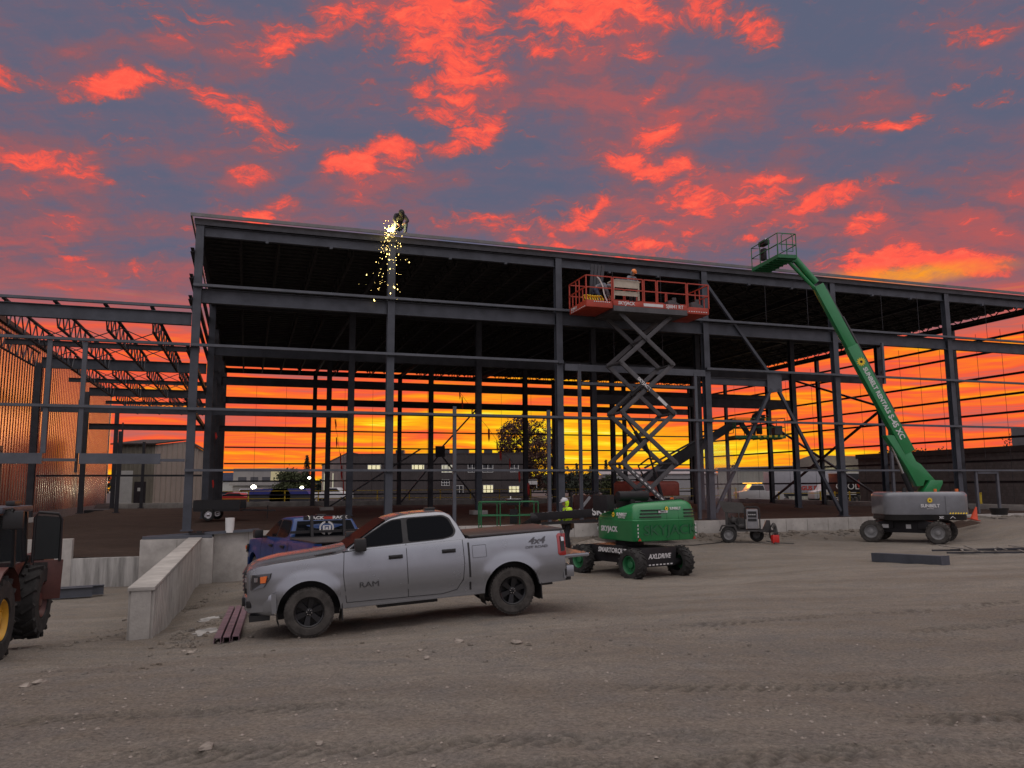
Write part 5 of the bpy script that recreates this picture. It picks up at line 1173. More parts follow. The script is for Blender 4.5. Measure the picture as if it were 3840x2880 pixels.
for x in (-.95, 1.07):
    b = MB(); b.prism([tl(x - .06, -1.07, 1.1), tl(x + .06, -1.07, 1.1), tl(x, -1.07, 1.19)], (0, -1, 0), .004); b.build('warning_triangle', redp, gl)
b = MB(); b.cyl(tl(.95, -.2, 2.2), tl(.95, -.2, 2.33), .06, 12); b.build('beacon', orangep, gl)
# riser pivot and boom
b = MB(); b.cyl(tl(-.75, .3, 2.38), tl(.35, .3, 2.38), .16, 20); b.bb((-.9, .0, 2.0), (-.6, .7, 2.5)); b.bb((.1, .0, 2.0), (.3, .7, 2.48)); b.build('boom_pivot', darkp, gl, bevel=.02)
inv = rootmat(gl).inverted()
def wb(p): return inv @ Vector(p)
p0, p1 = at(2560, 1893, 25.6), at(2008, 1938, 28.6); mid_ = p0 + (p1 - p0) * .56
b = MB(); b.beam(p0, mid_, .34, .42); b.build('boom', darkp, gl, world=True, bevel=.02)
b = MB(); b.beam(p0 + (p1 - p0) * .2 - Vector((0, 0, .05)), p1, .24, .28); b.build('inner_boom', darkp, gl, world=True, bevel=.02)
b = MB(); b.beam(p0 + (p1 - p0) * .36 - Vector((0, 0, .30)), p0 + (p1 - p0) * .95 - Vector((0, 0, .26)), .12, .10); b.build('hose_tray', black, gl, world=True)
dv = (p1 - p0).normalized(); nrm = Vector((-dv.y, dv.x, 0)).normalized() * -1
if nrm.y > 0: nrm = -nrm
P = p0 + (p1 - p0) * .45 + nrm * .173; text('SKYJACK', .34, decal_w, gl, bold=.012, mtx=plane_m(P, -dv if dv.x < 0 else dv, nrm), world=True)
q1, q2 = p0 + (p1 - p0) * .66 + nrm * .10 + Vector((0, 0, .125)), p0 + (p1 - p0) * .95 + nrm * .10 + Vector((0, 0, .125)); b = MB()
for k in range(9): b.beam(q1 + (q2 - q1) * k / 9, q1 + (q2 - q1) * (k + .5) / 9, .07, .004)
b.build('reflective_stripe', decal_w, gl, world=True)
bc = at(1906, 1994, 29.6)
b = MB(); b.cyl(p1 - Vector((.18, 0, .05)), p1 + Vector((.18, 0, -.05)), .2, 16); b.beam(p1 + Vector((0, 0, -.05)), bc + Vector((.55, -.2, .22)), .14, .16); b.cyl(p1 + Vector((.1, 0, -.2)), bc + Vector((.6, -.1, .1)), .05, 10); b.build('jib', darkp, gl, world=True)
pb = thing('tmp', 'x x x x', 'x'); bpy.data.objects.remove(pb)
basket(gl, wb(bc), R(8 - 34), 2.1, .95, greend)
# ---------------- green and grey boom lift on the right (raised)
LL = Vector((17.6, 35.6, .03)); XL = thing('boom_lift', 'boom lift with grey turret and long green boom raised high, at the right', 'boom lift', LL, R(-36))
for x, y, sd in [(-1.32, -.98, -1), (1.32, -.98, -1), (-1.32, .98, 1), (1.32, .98, 1)]: wheel(XL, (x, y, .47), (0, sd, 0), .47, .36, dishgrey, rubber_d, .60, 0, 20, .30, lugh=.022)
b = MB(); b.bb((-1.1, -.5, .42), (1.1, .5, .95)); 
for s_ in (-1, 1): b.prism([(s_ * .5, -.62, .62), (s_ * 1.55, -.62, .55), (s_ * 1.6, -.62, .80), (s_ * .5, -.62, 1.02)], (0, 1, 0), 1.24); b.cyl((s_ * 1.32, -.95, .47), (s_ * 1.32, .95, .47), .12, 12)
b.cyl((0, 0, .9), (0, 0, 1.08), .5, 24); b.build('chassis', darkp, XL, bevel=.01)
b = MB()
for s_ in (-1, 1): b.prism([(s_ * .55, -.60, 1.018), (s_ * 1.58, -.60, .805), (s_ * 1.58, .60, .805), (s_ * .55, .60, 1.018)], (0, 0, 1), .012)
b.build('deck_plate', mat('rust_orange_paint', (.22, .06, .035), .35, .2, .2), XL)
b = MB(); b.bb((-.95, -.626, .62), (-.68, -.622, .78)); b.bb((.0, -.506, .6), (.2, -.502, .78)); b.build('notice', decal_w, XL)
TX = Matrix.Rotation(R(36 - 6), 4, 'Z')
out = round_out([(-1.28, -1.02), (.6, -1.12), (2.25, -1.0), (2.45, .0), (2.25, 1.0), (.6, 1.12), (-1.28, 1.02)], [.4, .8, .7, .5, .7, .8, .4], 7)
hood(XL, [(x * .97, y * .97) for x, y in out], .98, 1.28, black, 'turret_base', .03, TX, .1)
hood(XL, out, 1.22, 2.20, greyp, 'turret_cover', .20, TX, .30)
def tx(x, y, z): return TX @ Vector((x, y, z))
text('SUNBELT', .19, decal_w, XL, bold=.006, mtx=TX @ plane_m((.55, -1.128, 1.60), (1, 0, 0), (0, -1, 0))); text('RENTALS', .07, decal_w, XL, mtx=TX @ plane_m((.55, -1.128, 1.48), (1, 0, 0), (0, -1, 0))); sunflower(XL, TX @ plane_m((.55, -1.128, 1.84), (1, 0, 0), (0, -1, 0)), .13)
text('XC', .13, decal_w, XL, bold=.006, mtx=TX @ plane_m((1.0, -1.09, 1.10), (1, 0, 0), (0, -1, 0))); b = MB(); b.beam(tx(1.37, -1.07, 1.06), tx(1.47, -1.07, 1.15), .02, .03, (0, -1, 0)); b.beam(tx(1.57, -1.07, 1.06), tx(1.47, -1.07, 1.15), .02, .03, (0, -1, 0)); b.build('arrow_mark', decal_w, XL)
b = MB()
for k in range(7): b.beam(tx(1.35 + k * .11, -1.075, 1.26), tx(1.41 + k * .11, -1.07, 1.30), .05, .006, (0, -1, 0))
b.build('reflective_stripe', sunyel, XL)
b = MB(); b.beam(tx(1.2, -1.10, 1.25), tx(1.2, -1.10, 2.02), .01, .006, (0, -1, 0)); b.build('panel_gaps', black, XL)
for x in (1.05, 1.95): b = MB(); b.cyl(tx(x, -.5, 2.15), tx(x, -.5, 2.32), .07, 12); b.build('beacon', orangep, XL)
b = MB(); b.cyl(tx(-.3, -.6, 2.15), tx(-.3, -.6, 2.38), .10, 12); b.build('exhaust', black, XL)
YB = 35.3; e0, e1 = at(3446, 1772, YB), at(3060, 1060, YB - .3); bd = (e1 - e0).normalized()
b = MB(); up = (0, 1, 0); b.beam(e0 + bd * 1.0, e0 + (e1 - e0) * .66, .50, .40, up); b.build('boom', greenp, XL, world=True, bevel=.02)
b = MB(); b.beam(e0 + (e1 - e0) * .60, e1 - bd * .15, .44, .34, up); b.build('inner_boom', greenp, XL, world=True, bevel=.02)
pr = Vector((bd.z, 0, -bd.x)).normalized(); 
b = MB(); b.prism([at(x, y, YB - .22) for x, y in [(3400, 1750), (3322, 1632), (3385, 1632), (3436, 1730), (3453, 1740), (3512, 1806), (3470, 1800), (3463, 1822), (3440, 1824)]], (0, 1, 0), .44); b.build('boom_base', greenp, XL, world=True, bevel=.015)
b = MB(); b.prism([at(x, y, YB - .32) for x, y in [(3462, 1846), (3490, 1800), (3535, 1801), (3536, 1812), (3521, 1846)]], (0, 1, 0), .64); b.build('boom_bracket', greenp, XL, world=True, bevel=.015)
b = MB(); b.cyl(at(3418, 1845, YB), at(3386, 1775, YB), .12, 14); b.build('lift_cylinder', darkp, XL, world=True, smooth=True); b = MB(); b.cyl(at(3388, 1778, YB), at(3330, 1640, YB), .065, 12); b.build('cylinder_rod', chrome, XL, world=True, smooth=True)
b = MB(); pts = [e0 + (e1 - e0) * t + pr * .30 + Vector((0, -.1, 0)) for t in (.30, .4, .5, .6, .7, .8)]; b.tube(pts, .045, 8); b.beam(e0 + (e1 - e0) * .66 + pr * .28, e0 + (e1 - e0) * .95 + pr * .27, .05, .2, up); b.build('cable_track', armgrey, XL, world=True)
nY = (Vector((0, -1, 0)) - bd * Vector((0, -1, 0)).dot(bd)).normalized()
fm = lambda t, off=.0: plane_m(e0 + (e1 - e0) * t + nY * .204 + pr * off, -bd, nY)
text('SUNBELT RENTALS', .27, decal_w, XL, bold=.009, xs=1.0, mtx=fm(.425), world=True); text('S-45 XC', .34, decal_w, XL, bold=.011, xs=1.0, mtx=fm(.235), world=True); 
P = fm(.575); sunflower(XL, inv_ if 0 else rootmat(XL).inverted() @ P, .22)
jt = at(2978, 968, YB - .4); b = MB(); b.cyl(e1, jt, .15, 12); b.build('jib', greenp, XL, world=True, smooth=True); b = MB(); b.cyl(e1 - bd * .3 - pr * .15, at(2962, 985, YB - .4), .09, 10); b.cyl(e1 + pr * .05, at(2985, 975, YB - .4), .04, 8); b.build('jib_link', greenp, XL, world=True, smooth=True)
b = MB(); b.box(jt + Vector((-.25, 0, -.05)), (.5, .4, .3), R(20)); b.cyl(jt + Vector((-.45, 0, -.25)), jt + Vector((-.45, 0, .1)), .16, 12); b.build('platform_rotator', greend, XL, world=True)
invx = rootmat(XL).inverted(); Bn, An, Cn = at(2917, 958, 33.9), at(2823, 990, 36.1), at(2983, 964, 34.4); cc = (An + Cn) / 2; cc.z = Bn.z - .05
basket(XL, invx @ cc, math.atan2((An - Bn).y, (An - Bn).x) + R(36), 2.35, .9, greend, 1.12)
# ---------------- scissor lift
def sth(px, py, t):
    r = ray(px, py); k = (t - (Vector((0, 0, CZ)) - P0).dot(V_)) / r.dot(V_); p = Vector((0, 0, CZ)) + r * k; return (p - P0).dot(U_), p.z - ZB
TF, TB = -2.45, -.62; sL, hT = sth(2199, 1148, TF); sR, _ = sth(2659, 1180, TF); hB = hT
sl = thing('scissor_lift', 'tall raised scissor lift with long red railed platform and dark crossed arms', 'scissor lift', F((sL + sR) / 2, (TF + TB) / 2, -.62), TH)
scx = (sL + sR) / 2; sty = (TF + TB) / 2; T0 = Matrix.Translation((-scx, -sty, .62))
def Lc(s, t, h): return Vector((s - scx, t - sty, h + .62))
m1, _ = sth(2050 + 690 / 2.766, 1160, TF); m2, _ = sth(2050 + 1452 / 2.766, 1170, TF)
for q1, q2 in ((sL, m1 - .01), (m2 + .01, sR)): b = MB(); b.bb(Lc(q1, TF, hB), Lc(q2, TB, hB + .30)); b.build('extension_deck', redlift, sl, bevel=.01)
b = MB(); b.bb(Lc(m1, TF - .04, hB + .12), Lc(m2, TB + .04, hB + .34)); b.build('main_deck', redlift, sl, bevel=.01); b = MB(); b.bb(Lc(m1, TF - .06, hB - .12), Lc(m2, TB + .06, hB + .115)); b.build('deck_frame', armgrey, sl)
top = hB + .30 + 1.06
def rails(t, segs):
    b = MB()
    for a, c in segs:
        for h in (top, hB + .30 + .55): b.beam(Lc(a, t, h), Lc(c, t, h), .045, .045)
        n = max(1, round((c - a) / 1.7))
        for k in range(n + 1): s = a + (c - a) * k / n; b.beam(Lc(s, t, hB + .28), Lc(s, t, top), .05, .045, (0, 1, 0))
    return b.build('guard_rail', redlift, sl)
g1, _ = sth(2050 + 1000 / 2.766, 1160, TF); g2, _ = sth(2050 + 1145 / 2.766, 1160, TF)
for t in (TF, TB): rails(t, [(sL, m1 - .05), (m1 + .02, g1), (g1 + .07, g2 - .03), (g2 + .04, m2), (m2 + .07, sR)])
for s in (sL, sR):
    b = MB()
    for h in (top, hB + .85): b.beam(Lc(s, TF, h), Lc(s, TB, h), .045, .045)
    for k in range(1, 5): t = TF + (TB - TF) * k / 5; b.beam(Lc(s, t, hB + .28), Lc(s, t, top if k in (2, 3) else hB + .85), .04, .04, (0, 1, 0))
    b.build('guard_rail', redlift, sl)
stripes(sl, Lc(sL + .35, TF - .008, hB + .24), Lc(m1 - .1, TF - .008, hB + .24), 8, .035, (0, -1, 0)); stripes(sl, Lc(m2 + .1, TF - .008, hB + .10), Lc(sR - .05, TF - .008, hB + .10), 8, .035, (0, -1, 0)); stripes(sl, Lc(sL - .008, TF + .1, hB + .05), Lc(sL - .008, TB - .1, hB + .05), 9, .035, (-1, 0, 0))
PM = lambda s, h, off=.048: plane_m(Lc(s, TF - off, h), (1, 0, 0), (0, -1, 0))
text('SKYJACK', .20, decal_w, sl, bold=.006, shear=.1, mtx=PM(m1 + .62, hB + .235)); text('SJ8841 RT', .22, decal_w, sl, bold=.004, xs=.95, mtx=PM(m2 - .62, hB + .235)); text('SKYJACK', .16, decal_w, sl, bold=.004, shear=.1, mtx=plane_m(Lc(sL - .006, TF + 1.35, hB + .17), (0, -1, 0), (-1, 0, 0)))
b = MB()
for s, w in ((m1 + 2.0, .4), (m2 - 2.15, .6)): b.bb(Lc(s, TF - .048, hB + .17), Lc(s + w, TF - .042, hB + .30))
b.build('decal', decal_w, sl)
xl, xr = sth(2328, 1300, TF + .25)[0], sth(2524, 1300, TF + .25)[0]; hs = [hB - .12]
for y in (1362, 1552, 1741, 1930): hs.append(sth(2420, y, TF + .3)[1])
hs = [hB - .12 - (hB - .12 - hs[-1]) * k / 4 for k in range(5)]; hs.append(hs[-1] - (hs[3] - hs[4]) * .0 - .3)
xm = (xl + xr) / 2
for k in range(4):
    for t, nm in ((TF + .28, 0), (TB - .28, 1)):
        for fl_ in (0, 1):
            a = Lc(xl if fl_ == 0 else xr, t + (.09 if fl_ else 0), hs[k]); c = Lc(xr if fl_ == 0 else xl, t + (.09 if fl_ else 0), hs[k + 1]); b = MB(); b.beam(a, c, .08, .19, (0, 1, 0)) if 0 else b.beam(a, c, .19, .08, (0, 1, 0)); arm = b.build('scissor_arm', armgrey, sl, bevel=.01)
            if k == 1 and nm == 0 and fl_ == 0:
                d = (c - a).normalized(); n_ = Vector((0, -1, 0)); text('SKYJACK', .19, decal_w, sl, bold=.006, mtx=plane_m(a + (c - a) * .42 + n_ * .044, d, n_)); q = MB(); q.beam(a + (c - a) * .68 + n_ * .043, a + (c - a) * .84 + n_ * .043, .13, .004, (0, 1, 0)); q.build('warning_decal', decal_w, sl)
            if k == 3 and nm == 0 and fl_ == 0: stripes(sl, a + (c - a) * .15 + Vector((0, -.044, 0)), c - (c - a) * .1 + Vector((0, -.044, 0)), 10, .05, (0, -1, 0))
    for s in (xl, xr): b = MB(); b.cyl(Lc(s, TF + .2, hs[k + 1]), Lc(s, TB - .15, hs[k + 1]), .06, 10); b.build('cross_tube', armgrey, sl, smooth=True)
    b = MB(); b.cyl(Lc(xm, TF + .2, (hs[k] + hs[k + 1]) / 2), Lc(xm, TB - .15, (hs[k] + hs[k + 1]) / 2), .05, 10); b.build('cross_tube', armgrey, sl, smooth=True)
for a, c in (((xl + .3, hs[2] + .1), (xm + .25, hs[2] - (hs[2] - hs[3]) * .75)), ((xm + .1, (hs[2] + hs[3]) / 2), (xr - .3, hs[4] + .35)), ((xl + .15, hs[1] - (hs[1] - hs[2]) * .85), (xm + .1, hs[1] - .9))):
    b = MB(); tm_ = (TF + TB) / 2; A_, C_ = Lc(a[0], tm_, a[1]), Lc(c[0], tm_, c[1]); b.cyl(A_, A_ + (C_ - A_) * .55, .045, 10); b.cyl(A_ + (C_ - A_) * .5, C_, .085, 12); b.build('lift_cylinder', darkp, sl, smooth=True)
b = MB(); b.bb(Lc(xl - .6, TF + .15, hs[4] - .65), Lc(xr + .1, TB - .15, hs[4] - .12)); b.build('chassis', darkp, sl, bevel=.02)
for s in (xl - .1, xr - .35):
    for t, sd in ((TF + .1, -1), (TB - .1, 1)): wheel(sl, tuple(Lc(s, t, -.62 + .42 - (0 if 1 else 0))), (0, sd, 0), .42, .32, dishgrey, rubber, .6, 0, 16, .3)
# ---------------- boom lift inside the frame with a worker in its basket
IL = at(2425, 1880, 42.5); IL.z = ZB - .05
il = thing('boom_lift', 'dark boom lift inside the frame with raised green platform, behind the scissor arms', 'boom lift', IL, R(20))
for x, y, sd in [(-1.2, -1., -1), (1.2, -1., -1), (-1.2, 1., 1), (1.2, 1., 1)]: wheel(il, (x, y, .45), (0, sd, 0), .45, .35, dishgrey, rubber, .6, 0, 16, .3)
b = MB(); b.bb((-1.1, -.6, .4), (1.1, .6, .95)); b.cyl((0, 0, .9), (0, 0, 1.1), .45, 20); b.build('chassis', darkp, il, bevel=.02)
hood(il, round_out([(-1.5, -1.05), (1.5, -1.05), (1.5, 1.05), (-1.5, 1.05)], .3), 1.08, 1.85, mat('lift_rust_cover', (.28, .06, .04), .5, 0, .2), 'turret_cover', .2)
a1, a2 = at(2430, 1790, 42.6), at(2752, 1590, 43.9)
b = MB(); b.beam(a1 - Vector((.3, 0, .3)), a1 + (a2 - a1) * .62, .36, .52, (0, 1, 0)) if 0 else b.beam(a1 - Vector((.5, 0, .35)), a1 + (a2 - a1) * .62, .62, .36, (0, 1, 0)); b.build('boom', darkp, il, world=True, bevel=.02)
b = MB(); b.beam(a1 + (a2 - a1) * .55, a2, .44, .28, (0, 1, 0)); b.build('inner_boom', darkp, il, world=True, bevel=.02)
b = MB(); b.tube([a1 + Vector((-.3, -.25, .1)), a1 + Vector((-.55, -.25, .6)), a1 + Vector((0, -.25, 1.0)), a1 + Vector((.7, -.25, .9))], .05, 8); b.beam(a1 + Vector((-.2, -.2, .5)), a1 + (a2 - a1) * .7 + Vector((0, -.2, .35)), .1, .12, (0, 1, 0)); b.build('cable_track', black, il, world=True)
ff = at(2838, 1645, 43.9); b = MB(); b.beam(a2, ff + Vector((-.9, 0, .9)), .25, .2, (0, 1, 0)); b.beam(ff + Vector((-.9, 0, .95)), ff + Vector((-.35, 0, .1)), .24, .2, (0, 1, 0)); b.build('jib', darkp, il, world=True)
invi = rootmat(il).inverted(); basket(il, invi @ ff, R(-12), 2.9, 1.0, greend, 1.1)
fd = ff + Vector((-.5, -.52, .07)); b = MB()
for k in range(9): p = ff + Vector((-1.35 + k * .31, -.56, .10)); b.beam(p, p + Vector((.16, .03, 0)), .12, .01, (0, 1, 0))
b.build('reflective_stripe', sunyel, il, world=True)
b = MB(); b.box(ff + Vector((1.15, 0, .45)), (.45, .4, .5), R(8)); tb_ = b.build('tool_box', armgrey, il, world=True, bevel=.02)

# ================================================================ telehandler at the left edge
TH_L = Vector((-9.3, 13.2, -.02)); te = thing('telehandler', 'dark red telehandler with big lugged tyres, yellow rim and glazed cab', 'telehandler', TH_L, R(17.5))
maroon = mat('maroon_paint', (.085, .026, .02), .5, 0, .3, 3); yrim = mat('yellow_rim', (.55, .30, .02), .5, 0, .25, 4)
for x, y, sd in [(.98, -1.2, 1), (-.98, -1.2, -1), (.98, 1.15, 1), (-.98, 1.15, -1)]:
    wheel(te, (x, y, .63), (sd, 0, 0), .63, .42, yrim if y < 0 else maroon, rubber, .50, 0, 15, .22, lugh=.045)
b = MB(); b.bb((-.75, -1.6, .55), (.72, 1.9, 1.05)); b.bb((-.6, -1.9, .6), (.6, -1.55, .95)); b.build('chassis', maroon, te, bevel=.03)
b = MB(); rows = []
for k in range(9):
    t = k * math.pi / 8 * .9 + .1; rows.append([(x, -1.2 - .74 * math.cos(t), .66 + .74 * math.sin(t)) for x in (.62, 1.22)])
b.grid(rows); rows = [[(p[0], p[1], p[2] + .03) for p in r] for r in rows]; b.grid(rows); b.build('fender', maroon, te, smooth=True)
b = MB(); b.bb((.70, 1.35, .62), (1.10, 2.15, 1.42)); b.build('side_tank', maroon, te, bevel=.03)
gl_ = mat('cab_glass', (.02, .025, .028), .08, 0, 0, spec=.35)
b = MB()
for x, y in ((-.32, -.55), (.82, -.55), (.86, .35), (.86, 1.05), (-.32, 1.05)): b.beam((x * 1.0, y, .95), (x * (.95), y * (.88 if y < 0 else 1), 2.24), .08, .09, (0, 1, 0))
b.bb((-.38, -.62, .92), (.90, 1.1, 1.02)); b.bb((-.38, -.66, 1.02), (.86, -.58, 1.22)); b.build('cab_frame', black, te)
b = MB(); b.bb((-.42, -.66, 2.22), (.92, 1.15, 2.33)); b.build('cab_roof', mat('cab_roof', (.05, .055, .07), .5, 0, .2), te, bevel=.035)
b = MB(); b.prism([(-.28, -.60, 1.24), (.80, -.60, 1.24), (.77, -.53, 2.2), (-.26, -.53, 2.2)], (0, 1, 0), .012); b.build('windscreen', gl_, te)
b = MB(); b.prism([(.87, -.45, 1.05), (.87, .30, 1.05), (.83, .30, 2.2), (.83, -.42, 2.2)], (-1, 0, 0), .012); b.build('side_window', gl_, te)
b = MB(); b.prism([(.87, .40, 1.35), (.87, 1.0, 1.35), (.83, 1.0, 2.2), (.83, .40, 2.2)], (-1, 0, 0), .012); b.build('side_window', gl_, te)
b = MB(); b.bb((.80, .38, .98), (.885, 1.04, 1.33)); b.build('door', maroon, te, bevel=.02)
dr = MB(); dr.tube([(.95, 1.18, 1.30), (.95, 1.18, 2.10), (1.0, 1.2, 2.2), (1.30, 1.32, 2.16), (1.36, 1.34, 2.06), (1.36, 1.34, 1.30)], .028, 8); o_ = dr.build('open_door', black, te, smooth=True); b = MB(); b.prism([(.95, 1.18, 1.34), (1.34, 1.33, 1.34), (1.34, 1.33, 2.1), (.96, 1.19, 2.14)], (-.4, .9, 0), .01); b.build('door_glass', gl_, o_); b = MB(); b.prism([(.93, 1.17, .62), (1.40, 1.35, .62), (1.42, 1.36, 1.32), (.93, 1.17, 1.32)], (-.4, .9, 0), .05); b.build('door_panel', maroon, o_, bevel=.01)
b = MB(); b.cyl((.86, -.2, .98), (.95, -.3, 1.2), .02, 6); b.tube([(.9, .4, 1.0), (1.12, .2, 1.45), (1.12, .2, 1.5)], .018, 6); b.build('grab_handle', black, te)
b = MB(); b.box((1.04, -.5, 2.12), (.30, .08, .30)); b.tube([(.85, -.5, 2.25), (1.04, -.52, 2.30), (1.04, -.5, 2.2)], .02, 6); b.build('mirror', black, te, bevel=.03)
b = MB(); b.bb((.42, -.74, 2.12), (.66, -.66, 2.22)); h_ = b.build('work_light', black, te); b = MB(); b.bb((.435, -.75, 2.13), (.645, -.741, 2.21)); b.build('lens', decal_w, h_)
b = MB(); b.cyl((.40, .35, 2.33), (.40, .35, 2.45), .075, 12); b.build('beacon', orangep, te); b = MB(); b.bb((-.6, .8, 2.34), (.15, 1.8, 2.60)); b.build('boom', yrim, te, bevel=.04); b = MB(); b.bb((.72, .2, 2.335), (.86, .6, 2.42)); b.build('roof_box', black, te, bevel=.02)
b = MB(); b.beam((.05, -.63, 1.25), (.42, -.60, 1.75), .02, .03); b.beam((.12, -.63, 1.25), (.49, -.60, 1.75), .02, .03); b.build('wiper', black, te)
b = MB(); b.sphere((.25, .25, 1.25), .28, 10, 8, (1, .7, 1)); b.bb((0, .35, 1.1), (.5, .5, 1.75)); b.build('seat', black, te)
# ================================================================ mobile welder and clutter round it
GW = at(2790, 2030, 34.6); GW.z = .12
gn = thing('mobile_welder', 'trailer-mounted engine welder with raised lid and pale control panel', 'welder', GW, R(-16)); gd_ = mat('welder_dark', (.045, .042, .04), .6, .1, .3, 4); gp_ = mat('welder_panel', (.26, .26, .27), .5, .1, .15)
b = MB(); b.bb((-.80, -.42, .48), (.62, .42, .56)); b.bb((-.74, -.38, .56), (-.62, .38, 1.30)); b.bb((-.62, -.30, .56), (.1, .34, 1.05)); b.bb((-.2, -.40, .56), (-.14, -.34, 1.32)); b.bb((-.68, -.40, 1.26), (.2, -.36, 1.32)); b.build('body', gd_, gn, bevel=.015)
b = MB(); b.prism([(-.98, -.44, 1.82), (-.02, -.44, 1.66), (.18, .44, 1.28), (-.76, .44, 1.34)], (0, 0, 1), .03) if 0 else b.prism([(-1.0, -.46, 1.78), (-.02, -.46, 1.70), (.22, -.40, 1.26), (-.78, -.40, 1.30)], (0, 1, 0), .05); b.build('lid', mat('welder_lid', (.10, .095, .09), .5, .2, .2), gn)
b = MB(); b.bb((.14, -.44, .60), (.62, .40, 1.42)); pn = b.build('control_panel', gp_, gn, bevel=.04); b = MB(); b.bb((.20, -.455, 1.08), (.56, -.442, 1.34)); b.bb((.20, -.455, .92), (.56, -.442, 1.03)); b.build('dial_recess', black, pn)
b = MB()
for k in range(4): b.cyl((.25 + k * .08, -.47, 1.2), (.25 + k * .08, -.455, 1.2), .025, 8)
b.build('dial', decal_w, pn)
b = MB(); b.tube([(.08, -.46, .6), (.08, -.46, 1.44), (.14, -.46, 1.52), (.60, -.46, 1.52), (.68, -.46, 1.44), (.68, -.46, .6)], .028, 8); b.build('roll_bar', black, gn, smooth=True)
b = MB(); b.sphere((-.4, -.28, .95), .16, 10, 8); b.cyl((-.2, -.3, .7), (.05, -.3, .7), .12, 12); b.tube([(-.5, -.36, 1.2), (-.3, -.4, .8), (-.05, -.38, .62)], .02, 6); b.build('engine', gd_, gn)
wheel(gn, (-.62, -.5, .34), (0, -1, 0), .34, .2, dishgrey, rubber, .6, 0, 0, .3); wheel(gn, (-.62, .5, .34), (0, 1, 0), .34, .2, dishgrey, rubber, .6, 0, 0, .3); wheel(gn, (.55, .5, .3), (0, 1, 0), .3, .18, dishgrey, rubber, .6, 0, 0, .3)
b = MB(); b.prism([(-1.02, -.62, .5), (-.90, -.62, .76), (-.34, -.62, .76), (-.22, -.62, .5), (-.30, -.62, .5), (-.40, -.62, .70), (-.85, -.62, .70), (-.95, -.62, .5)], (0, 1, 0), .24); b.build('fender', gd_, gn)
b = MB(); b.beam((.6, -.3, .52), (1.35, 0, .48), .08, .1); b.beam((.6, .3, .52), (1.35, 0, .48), .08, .1); b.prism([(.75, -.2, .5), (.95, -.2, .95), (1.1, -.2, .95), (1.15, -.2, .5)], (0, 1, 0), .4); b.cyl((1.3, 0, .02), (1.3, 0, .7), .035, 8); b.build('drawbar', gd_, gn)
hs_ = MB()
for k in range(5): 
    r = .22 + .03 * k; hs_.tube([(1.15 + .02 * k + r * .45 * math.cos(a), -.3 + .1 * math.sin(a * 2), .42 + r * 1.25 * math.sin(a)) for a in [i * math.pi / 8 for i in range(17)]], .016, 6)
hs_.tube([(.9, -.4, .10), (1.3, -.5, .03), (1.7, -.45, .02), (2.0, -.6, .02)], .02, 6); o = hs_.build('cable_coil', black, smooth=True); o.location = GW; o.rotation_euler = (0, 0, R(-16)); tag(o, 'coiled black welding cable hanging on the welder drawbar', 'cable')
p = at(2908, 2048, 33.9); p.z = .13; jc = thing('fuel_can', 'red plastic fuel can standing beside the welder cable', 'fuel can', p, R(10)); b = MB(); b.bb((-.15, -.10, 0), (.15, .10, .34)); b.build('can_body', mat('red_plastic', (.55, .02, .015), .4, 0, .1), jc, bevel=.03); b = MB(); b.cyl((.08, 0, .33), (.15, 0, .45), .03, 8); b.tube([(-.1, 0, .33), (-.08, 0, .41), (.03, 0, .41), (.05, 0, .33)], .018, 6); b.build('spout', black, jc)
def lay(pts, r, name, label, cat):
    P = []
    for x, y in pts:
        z = .1
        for _ in range(5): q = onz(x, y, z); z = gz(q.x, q.y)
        P.append(Vector((q.x, q.y, z + r + .01)))
    Q = []
    for i in range(len(P) - 1):
        for k in range(6): t = k / 6; m_ = P[i].lerp(P[i + 1], t); m_.z = gz(m_.x, m_.y) + r + .02; Q.append(m_)
    Q.append(P[-1]); b = MB(); b.tube(Q, r, 6); return tag(b.build(name, black, smooth=True), label, cat)
lay([(2205, 2078), (2330, 2050), (2440, 2046), (2600, 2048), (2700, 2038), (2735, 2020)], .018, 'cable', 'thin black cable snaking over the dirt from the welder towards the green boom lift', 'cable')
lay([(2130, 2030), (2150, 2055), (2190, 2062), (2215, 2080)], .018, 'cable', 'short black hose by the boots of the worker in hi-vis', 'hose')
# ================================================================ steel and scrap on the ground
def onground(x, y, off=0.):
    z = .1
    for _ in range(7): q = onz(x, y, z); z = gz(q.x, q.y)
    return Vector((q.x, q.y, z + off))
A_, C_ = onground(3283, 2105), onground(3545, 2121); b = MB(); b.ibeam(A_ + Vector((0, 0, .14)), C_ + Vector((0, 0, .14)), .34, .28, .02, .015); d_ = (C_ - A_).normalized(); b.beam(C_ + Vector((0, 0, .14)), C_ + d_ * .02 + Vector((0, 0, .14)), .36, .30); n_ = Vector((-d_.y, d_.x, 0)); 
for sg in (-1, 1): b.beam(A_ + Vector((0, 0, .14)) + n_ * sg * .165, C_ + Vector((0, 0, .14)) + n_ * sg * .165, .012, .25)
tag(b.build('steel_beam', steel), 'short grey steel beam lying alone on the dirt in front of the raised boom lift', 'steel beam')
A_, C_ = onground(225, 2254, .02), onground(345, 2240, .02)
for k, (dz, dx_, ln) in enumerate(((.0, 0, 1.), (.0, .45, 1.05))):
    b = MB(); n_ = Vector((.2, 1, 0)).normalized() * dx_; b.ibeam(A_ + n_ + Vector((-.8, 0, .17 + dz)), A_ + n_ + (C_ - A_) * ln + Vector((0, 0, .17 + dz)), .2, .3); tag(b.build('steel_beam', girtm), ('front one of two blue-grey steel beams lying behind the telehandler', 'rear one of two blue-grey steel beams lying behind the telehandler')[k], 'steel beam', 'beams lying in the dock')
pur = mat('primer_purple', (.16, .10, .12), .5, .1, .3, 4)
NA, NB = onground(848, 2412), onground(910, 2272)
